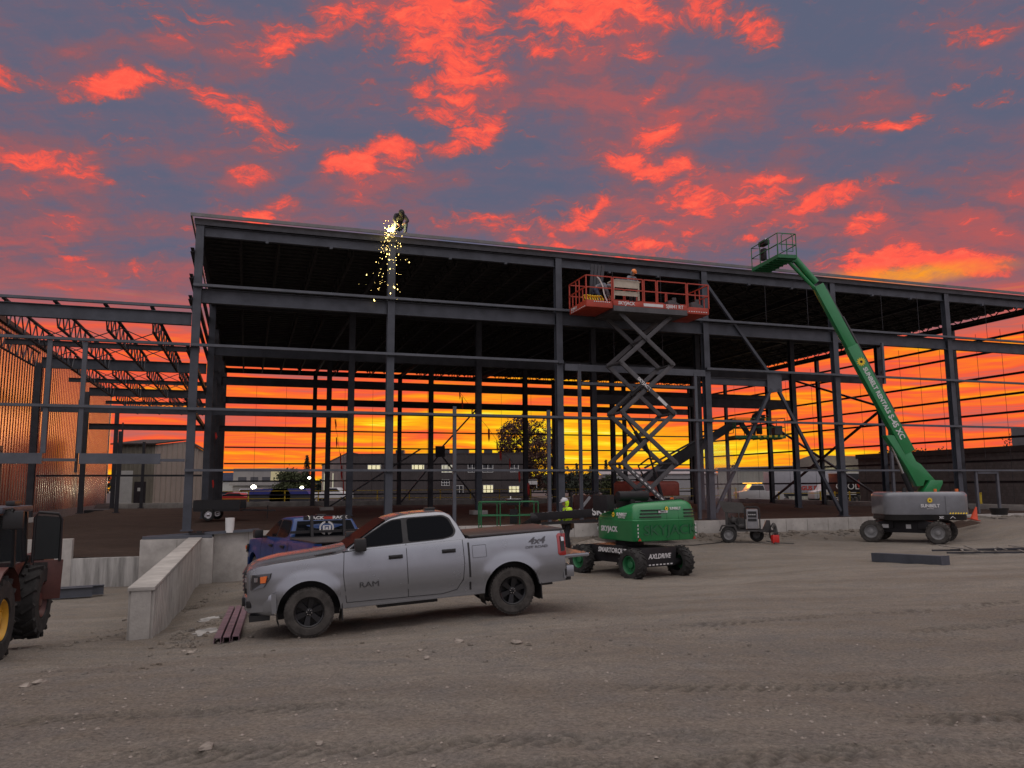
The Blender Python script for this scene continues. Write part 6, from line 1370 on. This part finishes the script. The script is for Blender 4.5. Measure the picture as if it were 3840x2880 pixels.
for k in range(3):
    b = MB(); d = (NB - NA).normalized(); n_ = Vector((-d.y, d.x, 0)) * -1; o1 = NA + n_ * (.145 * (k - 1)) + d * (.06 * k); b.chan(o1 + Vector((0, 0, .07)), o1 + d * 3.6 + Vector((0, 0, .12)), .15, .12, .012, up=(0, 0, 1)) if 0 else b.sect(o1 + Vector((0, 0, .05)), o1 + d * 4.6 + Vector((0, 0, .16)), [(-.06, -.05), (-.05, -.05), (-.045, .035), (.045, .035), (.05, -.05), (.06, -.05), (.055, .05), (-.055, .05)])
    tag(b.build('metal_channel', pur), ('leftmost', 'middle', 'rightmost')[k] + ' of three purple metal channels lying before the silver pickup', 'metal channel', 'metal channels')
for k, (s1, t1, s2, t2) in enumerate(((-1.4, -.95, .95, -.9), (-1.3, -.62, 2.6, -.55))):
    b = MB(); a, c = F(s1, t1, -.18 + (.0 if k == 0 else .0)), F(s2, t2, -.18 if k == 0 else .0); b.chan(a, c, .2, .10, .012); tag(b.build('metal_channel', girtm), ('blue-grey steel channel lying on the concrete pier, nearer the camera', 'blue-grey steel channel lying along the wall top behind the pier')[k], 'metal channel', 'channels on the concrete pier')
b = MB(); a = F(.4, -.7, -.08); b.box(a + Vector((0, 0, .0)), (.5, .25, .08), TH + .2); b.box(a + Vector((.1, 0, .06)), (.2, .15, .08), TH); tag(b.build('plate_scrap', black), 'black scrap plates lying on the steel at the pier by the first column', 'scrap')
sp_ = thing('slat_pile', 'pile of thin pale slats and rods on the dirt at the right edge', 'slat pile', onground(3760, 2072)); rn = random.Random(4)
b = MB()
for k in range(13): a = rn.uniform(-1.9, 1.9); c = a + rn.uniform(.3, .9) * (1 if k % 3 else -1); b.beam((a, -.5 + rn.uniform(-.1, .1), .05 + rn.random() * .1), (c, .7 + rn.uniform(-.2, .2), .10 + rn.random() * .1), .05, .03)
b.build('slats', mat('weathered_wood', (.22, .20, .18), .8, 0, .3), sp_); b = MB(); b.beam((-2.2, -.4, .04), (2.2, -.5, .05), .06, .06); b.beam((-2.2, .6, .04), (2.4, .7, .05), .06, .06); b.beam((-1.8, .1, .1), (2.2, .0, .16), .05, .05); b.build('runners', steel2, sp_)
p = at(3652, 1950, 37.5); co = thing('traffic_cone', 'orange traffic cone leaning by the concrete wall at the right', 'traffic cone', p, 0, rot=(0, R(14), 0)); b = MB(); b.lathe([(.03, .17), (.62, .03), (.63, 0)], (0, 0, 0), (0, 0, 1), 20); b.build('cone', mat('cone_orange', (.70, .08, .03), .6, 0, .1), co, smooth=True); b = MB(); b.bb((-.2, -.2, 0), (.2, .2, .035)); b.build('cone_base', mat('cone_base', (.5, .06, .03), .7), co)
p = at(3747, 1916, 41); p.z = ZB - .04; b = MB(); b.lathe([(0, 0), (0, .36), (.34, .45), (.34, .42), (.04, .33)], (0, 0, 0), (0, 0, 1), 20); o = b.build('plastic_tub', black, smooth=True); o.location = p; tag(o, 'black plastic tub on the ground behind the right end of the concrete wall', 'tub')
b = MB(); rows = []; rn = random.Random(8); c0 = onground(3600, 2010)
for i in range(9):
    rows.append([(c0.x + (i - 4) * .28, c0.y + (j - 3) * .18, gz(c0.x + (i - 4) * .28, c0.y + (j - 3) * .18) - .03 + (.16 + .14 * rn.random()) * max(0, 1 - ((i - 4) / 4) ** 2 - ((j - 3) / 3) ** 2)) for j in range(7)])
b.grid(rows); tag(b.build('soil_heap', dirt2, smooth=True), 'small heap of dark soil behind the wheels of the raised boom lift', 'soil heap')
c0 = Vector((3.1, 29.0, 0)); b = MB(); rows = []
for i in range(13): rows.append([(c0.x + (i - 6) * .2, c0.y + (j - 4) * .2, gz(c0.x + (i - 6) * .2, c0.y + (j - 4) * .2) - .04 + (.42 + .12 * rn.random()) * max(0, 1 - ((i - 6) / 6) ** 2 - ((j - 4) / 4) ** 2)) for j in range(9)])
b.grid(rows); tag(b.build('gravel_heap', stone, smooth=True), 'small heap of grey gravel behind the worker in hi-vis and the boom lift', 'gravel heap')
# wet patches by the retaining wall
for k, (x, y, w, l) in enumerate(((775, 2372, .20, .42), (785, 2325, .2, .5))):
    p = onground(x, y, .012); b = MB(); n = 18; rn = random.Random(k); b.prism([(p.x + w * math.cos(i * 6.283 / n) * rn.uniform(.6, 1.2), p.y + l * math.sin(i * 6.283 / n) * rn.uniform(.6, 1.2), p.z) for i in range(n)], (0, 0, 1), .012); tag(b.build('concrete_spill', conc_w), ('nearer', 'farther')[k] + ' flat patch of spilled concrete right of the retaining wall', 'concrete spill', 'concrete spills')
# red flagging tape lines hanging in the frame
tape = mat('red_tape', (.65, .03, .02), .6, 0, .1)
def flags(label, pts, y):
    p0_ = at(*pts[0][:2], y); o = thing('flag_line', label, 'flag line', p0_); L_ = [at(x, yy, y) for x, yy, l in pts]; inv_ = rootmat(o).inverted(); b = MB(); b.tube(L_, .012, 5); b.build('cord', black, o, world=True); rn = random.Random(2)
    for (x, yy, l), p in zip(pts, L_):
        h = l / FPX * y; b = MB()
        for q in range(2): a = rn.uniform(-.1, .1); b.prism([p + Vector((a - .03, 0, 0)), p + Vector((a + .03, 0, 0)), p + Vector((a + .05 + q * .03, .05, -h * .6)), p + Vector((a + .01, .05, -h)), p + Vector((a - .03, .03, -h * .5))], (0, 1, 0), .01)
        b.build('flag', tape, o, world=True)
flags('line of red flagging tape sloping down past the dark two-storey building', [(1719, 1465, 35), (1737, 1488, 50), (1767, 1530, 45), (1833, 1608, 50), (1862, 1650, 50), (1878, 1690, 40), (1912, 1720, 46), (1943, 1762, 50), (1979, 1812, 50)], 58)
flags('line of red flagging tape beside the fourth dark inner post, left of the dark building', [(1254, 1572, 40), (1266, 1640, 40), (1274, 1700, 45), (1281, 1745, 60), (1286, 1800, 60)], 58)
flags('short red flagging tape tied on the thin inner posts at the left', [(802, 1622, 26), (804, 1800, 30), (798, 1885, 20)], 40)
p = at(1997, 1818, 90); b = MB(); b.bb((-.55, -.02, .4), (.55, .02, 1.0)); b.bb((-.5, -.02, 0), (-.44, .02, .4)); b.bb((.44, -.02, 0), (.5, .02, .4)); o = b.build('notice_board', whitep); o.location = (p.x, 90, 2.0 + .35); tag(o, 'plain white board right of the dark building under the airy tree', 'board')
# portable generator frame inside, by the inner columns
p = at(2192, 1895, 46); p.z = ZB - .05; pg = thing('generator', 'small framed generator with diagonal side panel inside the frame right of the hi-vis worker', 'generator', p); b = MB()
for x in (-.75, .75):
    for y_ in (-.4, .4): b.cyl((x, y_, .05), (x, y_, 1.25), .04, 6)
for z in (.1, 1.25):
    for y_ in (-.4, .4): b.cyl((-.75, y_, z), (.75, y_, z), .04, 6)
b.build('tube_frame', armgrey, pg); b = MB(); b.bb((-.62, -.32, .15), (.62, .32, 1.1)); b.build('housing', maroon, pg, bevel=.03); b = MB(); b.beam((-.3, -.335, .25), (.3, -.335, 1.0), .16, .02, (0, 1, 0)); b.build('panel_stripe', decal_w, pg)
# prop posts/near left window of the wing

# ================================================================ people
hiv = mat('hi_vis_yellow', (.62, .95, .03), .7, 0, .12, 6); jeans = mat('denim', (.05, .07, .12), .85, 0, .25, 10); darkc = mat('dark_cloth', (.02, .02, .024), .85, 0, .2, 10); greyc = mat('grey_hoodie', (.17, .18, .21), .85, 0, .15, 10)
boot = mat('boot_leather', (.10, .055, .03), .8, 0, .2, 8); hatw = mat('hard_hat_white', (.5, .5, .52), .35, .1, .1); hato = mat('hard_hat_orange', (.75, .20, .03), .4, 0, .1); orangeh = mat('orange_hood', (.45, .12, .03), .8, 0, .1)
BASE = dict(pel=(0, 0, .95), spi=(0, .01, 1.16), che=(0, .02, 1.36), nec=(0, .01, 1.50), hd=(0, -.01, 1.60), shL=(.19, .02, 1.43), elL=(.25, .03, 1.14), wrL=(.25, -.08, .90), shR=(-.19, .02, 1.43), elR=(-.25, .03, 1.14), wrR=(-.25, -.08, .90),
            hiL=(.10, 0, .90), knL=(.11, -.02, .50), anL=(.11, .03, .09), toL=(.12, -.15, .04), hiR=(-.10, 0, .90), knR=(-.11, -.02, .50), anR=(-.11, .03, .09), toR=(-.12, -.15, .04))
EB = [('pel', 'spi'), ('spi', 'che'), ('che', 'nec'), ('nec', 'hd'), ('che', 'shL'), ('shL', 'elL'), ('elL', 'wrL'), ('che', 'shR'), ('shR', 'elR'), ('elR', 'wrR'), ('pel', 'hiL'), ('hiL', 'knL'), ('knL', 'anL'), ('anL', 'toL'), ('pel', 'hiR'), ('hiR', 'knR'), ('knR', 'anR'), ('anR', 'toR')]
RB = dict(pel=.135, spi=.125, che=.135, nec=.058, hd=.055, shL=.068, elL=.044, wrL=.030, hiL=.095, knL=.062, anL=.043, toL=.035)
for k in list(RB):
    if k.endswith('L'): RB[k[:-1] + 'R'] = RB[k]
def skin_mesh(J, names, edges, rad, root):
    me = bpy.data.meshes.new('s'); idx = {n: i for i, n in enumerate(names)}; me.from_pydata([J[n] for n in names], [(idx[a], idx[b]) for a, b in edges], [])
    o = bpy.data.objects.new('s', me); COL.objects.link(o); m = o.modifiers.new('sk', 'SKIN'); m.use_smooth_shade = True
    for n, i in idx.items(): r = rad[n]; me.skin_vertices[0].data[i].radius = r if isinstance(r, tuple) else (r, r); me.skin_vertices[0].data[i].use_root = (n == root)
    s = o.modifiers.new('ss', 'SUBSURF'); s.levels = 2; s.render_levels = 2
    dg = bpy.context.evaluated_depsgraph_get(); dg.update(); e = o.evaluated_get(dg); r = bpy.data.meshes.new_from_object(e); vs = [v.co.copy() for v in r.vertices]; fs = [tuple(p.vertices) for p in r.polygons]
    bpy.data.objects.remove(o); return vs, fs
def person(label, loc, rz, J, top, legs, hat=None, hood=None, boots=boot, harness=None, vis=True, gloves=None, scale=1., group=None, head_dir=(0, -1, 0)):
    JJ = dict(BASE); JJ.update(J); o = thing('person', label, 'person', loc, rz, group); o.scale = (scale,) * 3
    names = list(BASE); vs, fs = skin_mesh(JJ, names, EB, RB, 'pel'); b = MB(); b.add(vs, fs)
    nk, hd = Vector(JJ['nec']), Vector(JJ['hd']); up = (hd - nk).normalized(); hc = hd + up * .075; fd = Vector(head_dir); fd = (fd - up * fd.dot(up)).normalized(); sd = fd.cross(up)
    Mh = Matrix((sd, -fd, up)).transposed()
    def T(x, y, z): return hc + Mh @ Vector((x, y, z))
    h = MB(); h.sphere((0, 0, 0), .105, 16, 12, (.78, .95, 1.15)); h.sphere((0, -.055, -.05), .06, 12, 8, (.8, .75, .95)); h.v = [T(*v) for v in h.v]; b.add(h.v, h.f)
    n_ = MB(); n_.add([(0, -.128, -.025), (-.016, -.095, -.035), (.016, -.095, -.035), (0, -.098, .02), (0, -.1, -.042)], [(0, 1, 3), (0, 3, 2), (0, 4, 1), (0, 2, 4)]); n_.sphere((-.083, .01, -.01), .026, 8, 6, (.4, .8, 1.2)); n_.sphere((.083, .01, -.01), .026, 8, 6, (.4, .8, 1.2)); n_.v = [T(*v) for v in n_.v]; b.add(n_.v, n_.f)
    for s_ in 'LR':                                           # hands: palm and five unequal, bent fingers
        w = Vector(JJ['wr' + s_]); d = (w - Vector(JJ['el' + s_])).normalized(); x = d.cross(Vector((0, 0, 1)));  x = x.normalized() if x.length > .1 else Vector((1, 0, 0)); y = d.cross(x); pm = w + d * .045; hb = MB(); hb.beam(w - d * .01, w + d * .09, .075, .032, y)
        for k, l in enumerate((.065, .078, .073, .055)):
            r = w + d * .088 + x * (.028 - .018 * k); hb.tube([r, r + d * l * .5 + y * .006, r + d * l * .85 + y * .028, r + d * l * .9 + y * .045], [.0095, .009, .008, .006], 6)
        sg = 1; r = w + d * .03 + x * .036; hb.tube([r, r + d * .03 + x * .022, r + d * .06 + x * .022 + y * .02], [.011, .010, .008], 6); b.add(hb.v, hb.f)
    b.build('body', skin, o, smooth=True, ang=80)
    e_ = MB()
    for x in (-.032, .032): e_.sphere((x, -.094, .012), .012, 8, 6)
    e_.v = [T(*v) for v in e_.v]; e_.build('eyes', black, o); e_ = MB(); e_.sphere((0, -.098, -.068), .02, 8, 5, (1.2, .4, .3)); e_.v = [T(*v) for v in e_.v]; e_.build('mouth', mat('lips', (.25, .09, .07)) if 'lips' not in bpy.data.materials else bpy.data.materials['lips'], o)
    jn = ['pel', 'spi', 'che', 'nec', 'shL', 'elL', 'wrL', 'shR', 'elR', 'wrR']; R2 = {n: RB[n] + .022 for n in jn}; R2['wrL'] = R2['wrR'] = .042; R2['pel'] = .165; R2['spi'] = .155; R2['che'] = .165; R2['nec'] = .075
    vs, fs = skin_mesh(JJ, jn, [e for e in EB if e[0] in jn and e[1] in jn], R2, 'pel'); b = MB(); b.add(vs, fs); b.build('jacket', top, o, smooth=True, ang=80)
    jn = ['pel', 'hiL', 'knL', 'anL', 'hiR', 'knR', 'anR']; R3 = {n: RB[n] + .018 for n in jn}; R3['anL'] = R3['anR'] = .062; vs, fs = skin_mesh(JJ, jn, [e for e in EB if e[0] in jn and e[1] in jn], R3, 'pel'); b = MB(); b.add(vs, fs); b.build('trousers', legs, o, smooth=True, ang=80)
    for s_ in 'LR':
        a, t = Vector(JJ['an' + s_]), Vector(JJ['to' + s_]); d = (t - a); d.z = 0; d.normalize(); b = MB(); b.tube([a + Vector((0, 0, .12)), a + Vector((0, 0, .02)), a + Vector((0, 0, -.03)) - d * .02], [.062, .058, .06], 10); b.tube([a - d * .08 + Vector((0, 0, -.045)), a + Vector((0, 0, -.04)) + d * .04, a + d * .18 + Vector((0, 0, -.05)), a + d * .23 + Vector((0, 0, -.055))], [.04, .052, .048, .03], 10); b.build('boot', boots, o, smooth=True, ang=60)
    if hat:
        b = MB(); rows = []
        for i in range(7): a = math.pi / 2 * i / 6; rows.append([T(math.cos(k * math.pi / 10) * .118 * math.cos(a), math.sin(k * math.pi / 10) * .142 * math.cos(a), .045 + math.sin(a) * .115) for k in range(20)])
        b.grid(rows, True); rows = [[T(math.cos(k * math.pi / 10) * .12 * q, math.sin(k * math.pi / 10) * (.145 if math.sin(k * math.pi / 10) > 0 else .185) * q, .045) for k in range(20)] for q in (1, .8)]; b.grid(rows, True); b.sphere(T(0, 0, .155), .03, 8, 5, (.5, 2.2, .5)); b.build('hard_hat', hat, o, smooth=True, ang=60)
    if hood:
        b = MB(); b.sphere((0, .025, -.02), .128, 14, 10, (.92, .95, 1.2)); b.v = [T(*v) for v in b.v]; q = [v for v in b.v]; b.f = [f for f in b.f if sum((b.v[i] - hc).dot(fd) for i in f) / len(f) < .045]; b.build('hood', hood, o, smooth=True)
    if harness:
        b = MB(); c, p_ = Vector(JJ['che']), Vector(JJ['pel']); ax = (c - p_).normalized()
        fr_ = fd if abs(ax.dot(fd)) < .7 else Vector((0, 0, -1)); fr_ = (fr_ - ax * fr_.dot(ax)).normalized(); sx = ax.cross(fr_)
        for s_ in (-1, 1): b.tube([p_ + ax * .12 + sx * s_ * .12 + fr_ * .15, c + sx * s_ * .10 + fr_ * .175, c + ax * .12 + sx * s_ * .11, c + sx * s_ * .04 - fr_ * .175, p_ + ax * .14 - fr_ * .165], .014, 6)
        b.tube([p_ + ax * .05 + (sx * math.cos(a) + fr_ * math.sin(a)) * .178 for a in [k * math.pi / 8 for k in range(17)]], .02, 6); b.build('harness', harness, o)
        b = MB(); b.box(p_ + sx * .19 - fr_ * .08 - ax * .05, (.1, .12, .2)); b.build('tool_pouch', boot, o, bevel=.01)
    return o
# worker in hi-vis, standing by the stowed boom
wp = at(2128, 2026, 28.4); gzw = gz(wp.x, wp.y)
person('person in bright yellow hi-vis hoodie and hard hat standing by the stowed boom', (wp.x, 28.4, gzw), R(-68), dict(elR=(-.27, -.02, 1.15), wrR=(-.20, -.24, 1.06), elL=(.27, .04, 1.15), wrL=(.20, -.20, 1.02), knL=(.12, -.10, .50), anL=(.12, -.10, .09), toL=(.12, -.29, .04), knR=(-.11, .05, .50), anR=(-.11, .14, .10), toR=(-.12, -.03, .04), hd=(0, -.06, 1.595), che=(0, -.02, 1.36), nec=(0, -.03, 1.50)), hiv, darkc, hat=hatw, hood=hiv, harness=darkc, scale=1.05)
# scissor lift crew
dk_h = hB + .31
def onlift(px, py, t): s, _ = sth(px, py, t); return F(s, t, dk_h)
person('person in grey hoodie and orange hard hat behind the bench on the scissor lift', onlift(2372, 1125, -1.35), TH + R(15), dict(elR=(-.30, -.08, 1.20), wrR=(-.14, -.34, 1.16), elL=(.30, -.06, 1.2), wrL=(.12, -.34, 1.16), hd=(0, -.07, 1.59)), greyc, darkc, hat=hato, hood=greyc, harness=boot)
person('person in blue jeans bending low on the left end of the scissor lift', onlift(2246, 1125, -1.2), TH + R(70), dict(pel=(0, .15, .80), spi=(0, .02, .93), che=(0, -.20, .98), nec=(0, -.34, .96), hd=(0, -.43, .94), shL=(.19, -.22, .98), elL=(.24, -.34, .70), wrL=(.2, -.45, .48), shR=(-.19, -.22, .98), elR=(-.24, -.34, .70), wrR=(-.2, -.45, .48), hiL=(.10, .15, .76), hiR=(-.10, .15, .76), knL=(.12, -.05, .45), knR=(-.12, -.03, .45), anL=(.12, .08, .09), anR=(-.12, .10, .09), toL=(.13, -.11, .04), toR=(-.13, -.09, .04)), greyc, jeans, hood=greyc, head_dir=(0, -.3, -1))
# bench, boards and hose on the lift
bn = thing('work_bench', 'pale plywood bench open underneath, carried on the scissor lift deck', 'work bench', onlift(2340, 1125, -2.1), TH); ply = mat('plywood', (.50, .45, .36), .7, 0, .15, 4); b = MB(); b.bb((-.62, -.25, .95), (.62, .35, 1.0)); b.build('bench_top', ply, bn); b = MB(); b.bb((-.6, -.24, .66), (.60, -.21, .95)); b.build('upper_panel', ply, bn); b = MB(); b.bb((-.58, -.24, .30), (.58, -.21, .50)); b.build('lower_panel', ply, bn)
for x in (-.6, .6): b = MB(); b.prism([(x - .03, -.26, .12), (x + .03, -.26, .12), (x + .03, .36, .95), (x + .03, -.26, .95), (x - .03, -.26, .95)][0:2] + [(x + .03, -.26, .95), (x - .03, -.26, .95)], (0, 1, 0), .10); b.build('leg', ply, bn)
b = MB(); b.bb((-.45, -.15, 1.002), (.25, .2, 1.06)); tag(b.build('paper_roll', greyc), 'grey case lying on top of the plywood bench', 'case'); q = bpy.data.objects['paper_roll']; q.location = bn.location; q.rotation_euler = (0, 0, TH); q.name = 'tool_case'
pl_ = onlift(2218, 1125, -1.0)
for k in range(4):
    b = MB(); b.box((k * .16, 0, 1.0), (.14, .05, 2.05), 0, Matrix.Rotation(R(6 + k), 3, 'Y') @ Matrix.Rotation(R(-4), 3, 'X')); o = b.build('metal_channel', steel2); o.location = pl_; o.rotation_euler = (0, 0, TH); tag(o, ('leftmost', 'second', 'third', 'rightmost')[k] + ' of four dark sheets leaning upright on the scissor lift', 'metal sheet', 'sheets standing on the scissor lift')
hp_ = onlift(2218, 1125, -2.0); b = MB(); rn = random.Random(1)
for k in range(7): r = .12 + .03 * rn.random(); b.tube([(rn.uniform(-.2, .25) * 0 + .12 * k - .3 + r * math.cos(a), .05 * math.sin(3 * a), .16 + r * math.sin(a)) for a in [i * math.pi / 6 for i in range(13)]], .025, 6)
o = b.build('air_hose', sunyel, smooth=True); o.location = hp_; o.rotation_euler = (0, 0, TH); tag(o, 'yellow hose bundle heaped on the left end of the scissor lift deck', 'hose')
hp_ = onlift(2250, 1125, -2.2); b = MB(); b.tube([(-.15, 0, 1.12), (0, 0, .98), (.14, 0, .7), (.2, 0, .35), (.34, 0, .03)], .03, 8); o = b.build('rope', whitep, smooth=True); o.location = hp_; o.rotation_euler = (0, 0, TH); tag(o, 'pale hose hanging over the left rail of the scissor lift', 'hose')
for px, lab in ((2520, 'grey grinder case lying on the middle of the scissor lift deck'), (2605, 'grey tool box at the right end of the scissor lift deck')):
    p = onlift(px, 1140, -1.9); o = thing('tool_box', lab, 'tool box', p, TH); b = MB(); b.prism([(-.3, -.2, 0), (.3, -.2, 0), (.3, -.2, .16), (-.05, -.2, .34), (-.3, -.2, .30)], (0, 1, 0), .4); b.build('box', armgrey, o, bevel=.01); b = MB(); b.bb((.02, -.04, .3), (.2, .04, .5)); b.build('handle', armgrey, o)
# silhouetted worker in the inner basket
pw_ = ff + Vector((-.1, 0, .06))
person('person in dark clothes reaching from the raised basket inside the frame', pw_, R(78), dict(pel=(0, .05, .95), spi=(0, -.02, 1.14), che=(0, -.14, 1.31), nec=(0, -.22, 1.42), hd=(0, -.30, 1.48), shL=(.18, -.16, 1.37), elL=(.24, -.40, 1.22), wrL=(.15, -.64, 1.24), shR=(-.18, -.16, 1.37), elR=(-.24, -.38, 1.15), wrR=(-.15, -.60, 1.10)), darkc, darkc, hat=hatw, harness=boot)
# welder on the roof edge
weldp = at(1464, 868, 32.55); rt = F(7.6 + .35, .1, 12.31)
person('person in dark jacket crouching on the roof edge over a bright welding arc', rt, TH + R(8), dict(pel=(0, .18, .42), spi=(0, .08, .60), che=(0, -.08, .74), nec=(0, -.18, .80), hd=(-.02, -.26, .80), shL=(.19, -.08, .78), elL=(.27, -.25, .55), wrL=(.08, -.42, .38), shR=(-.19, -.08, .78), elR=(-.30, -.22, .52), wrR=(-.2, -.40, .32), hiL=(.1, .16, .38), hiR=(-.1, .16, .38), knL=(.22, -.20, .50), knR=(-.2, -.16, .46), anL=(.22, -.02, .09), anR=(-.2, .02, .09), toL=(.24, -.2, .04), toR=(-.22, -.16, .04)), darkc, jeans, hat=darkc, gloves=True, head_dir=(0, -.6, -1), scale=1.08)
arc = thing('welding_arc', 'blinding yellow-white welding arc burning at the roof edge below the crouching person', 'welding arc', weldp); b = MB(); b.sphere((0, 0, 0), .11, 12, 8, (1.2, .8, 1.)); b.sphere((.1, 0, .12), .06, 8, 6); b.build('flame', mat('arc_glow', (1, 1, .8), .5, 0, 0, emit=(1, .93, .45), es=22), arc)
ld = bpy.data.lights.new('arc_light', 'POINT'); ld.energy = 110; ld.color = (1, .78, .25); ld.shadow_soft_size = .12; q = bpy.data.objects.new('arc_light', ld); COL.objects.link(q); q.parent = arc; q.location = (0, -.25, .15)
b = MB(); rn = random.Random(12)
def spark(p, r, e): b.add([p + Vector(v) for v in ((r, 0, 0), (-r, 0, 0), (0, r, 0), (0, -r, 0), (0, 0, r * e), (0, 0, -r * e))], [(0, 2, 4), (2, 1, 4), (1, 3, 4), (3, 0, 4), (2, 0, 5), (1, 2, 5), (3, 1, 5), (0, 3, 5)])
for k in range(170):
    f_ = rn.random() ** 2.0; y = 872 + f_ * 262; sp = 14 + 42 * f_ ** .7; x = 1464 - f_ * 8 + rn.gauss(0, 1) * sp * .75; spark(at(x, y, 32.45 + rn.uniform(-.5, .2)), rn.choice((.005, .006, .008, .008, .011, .018)), rn.uniform(1, 3.2))
for k in range(60): a = rn.uniform(0, 6.28); d = abs(rn.gauss(0, 26)); spark(at(1464 + math.cos(a) * d, 862 + math.sin(a) * d * .9, 32.5 + rn.uniform(-.3, .2)), rn.uniform(.005, .012), 1.8)
tag(b.build('welding_sparks', mat('spark_glow', (1, .8, .4), .5, 0, 0, emit=(1, .72, .22), es=7)), 'shower of glowing yellow welding sparks falling from the roof edge', None, None, 'stuff')
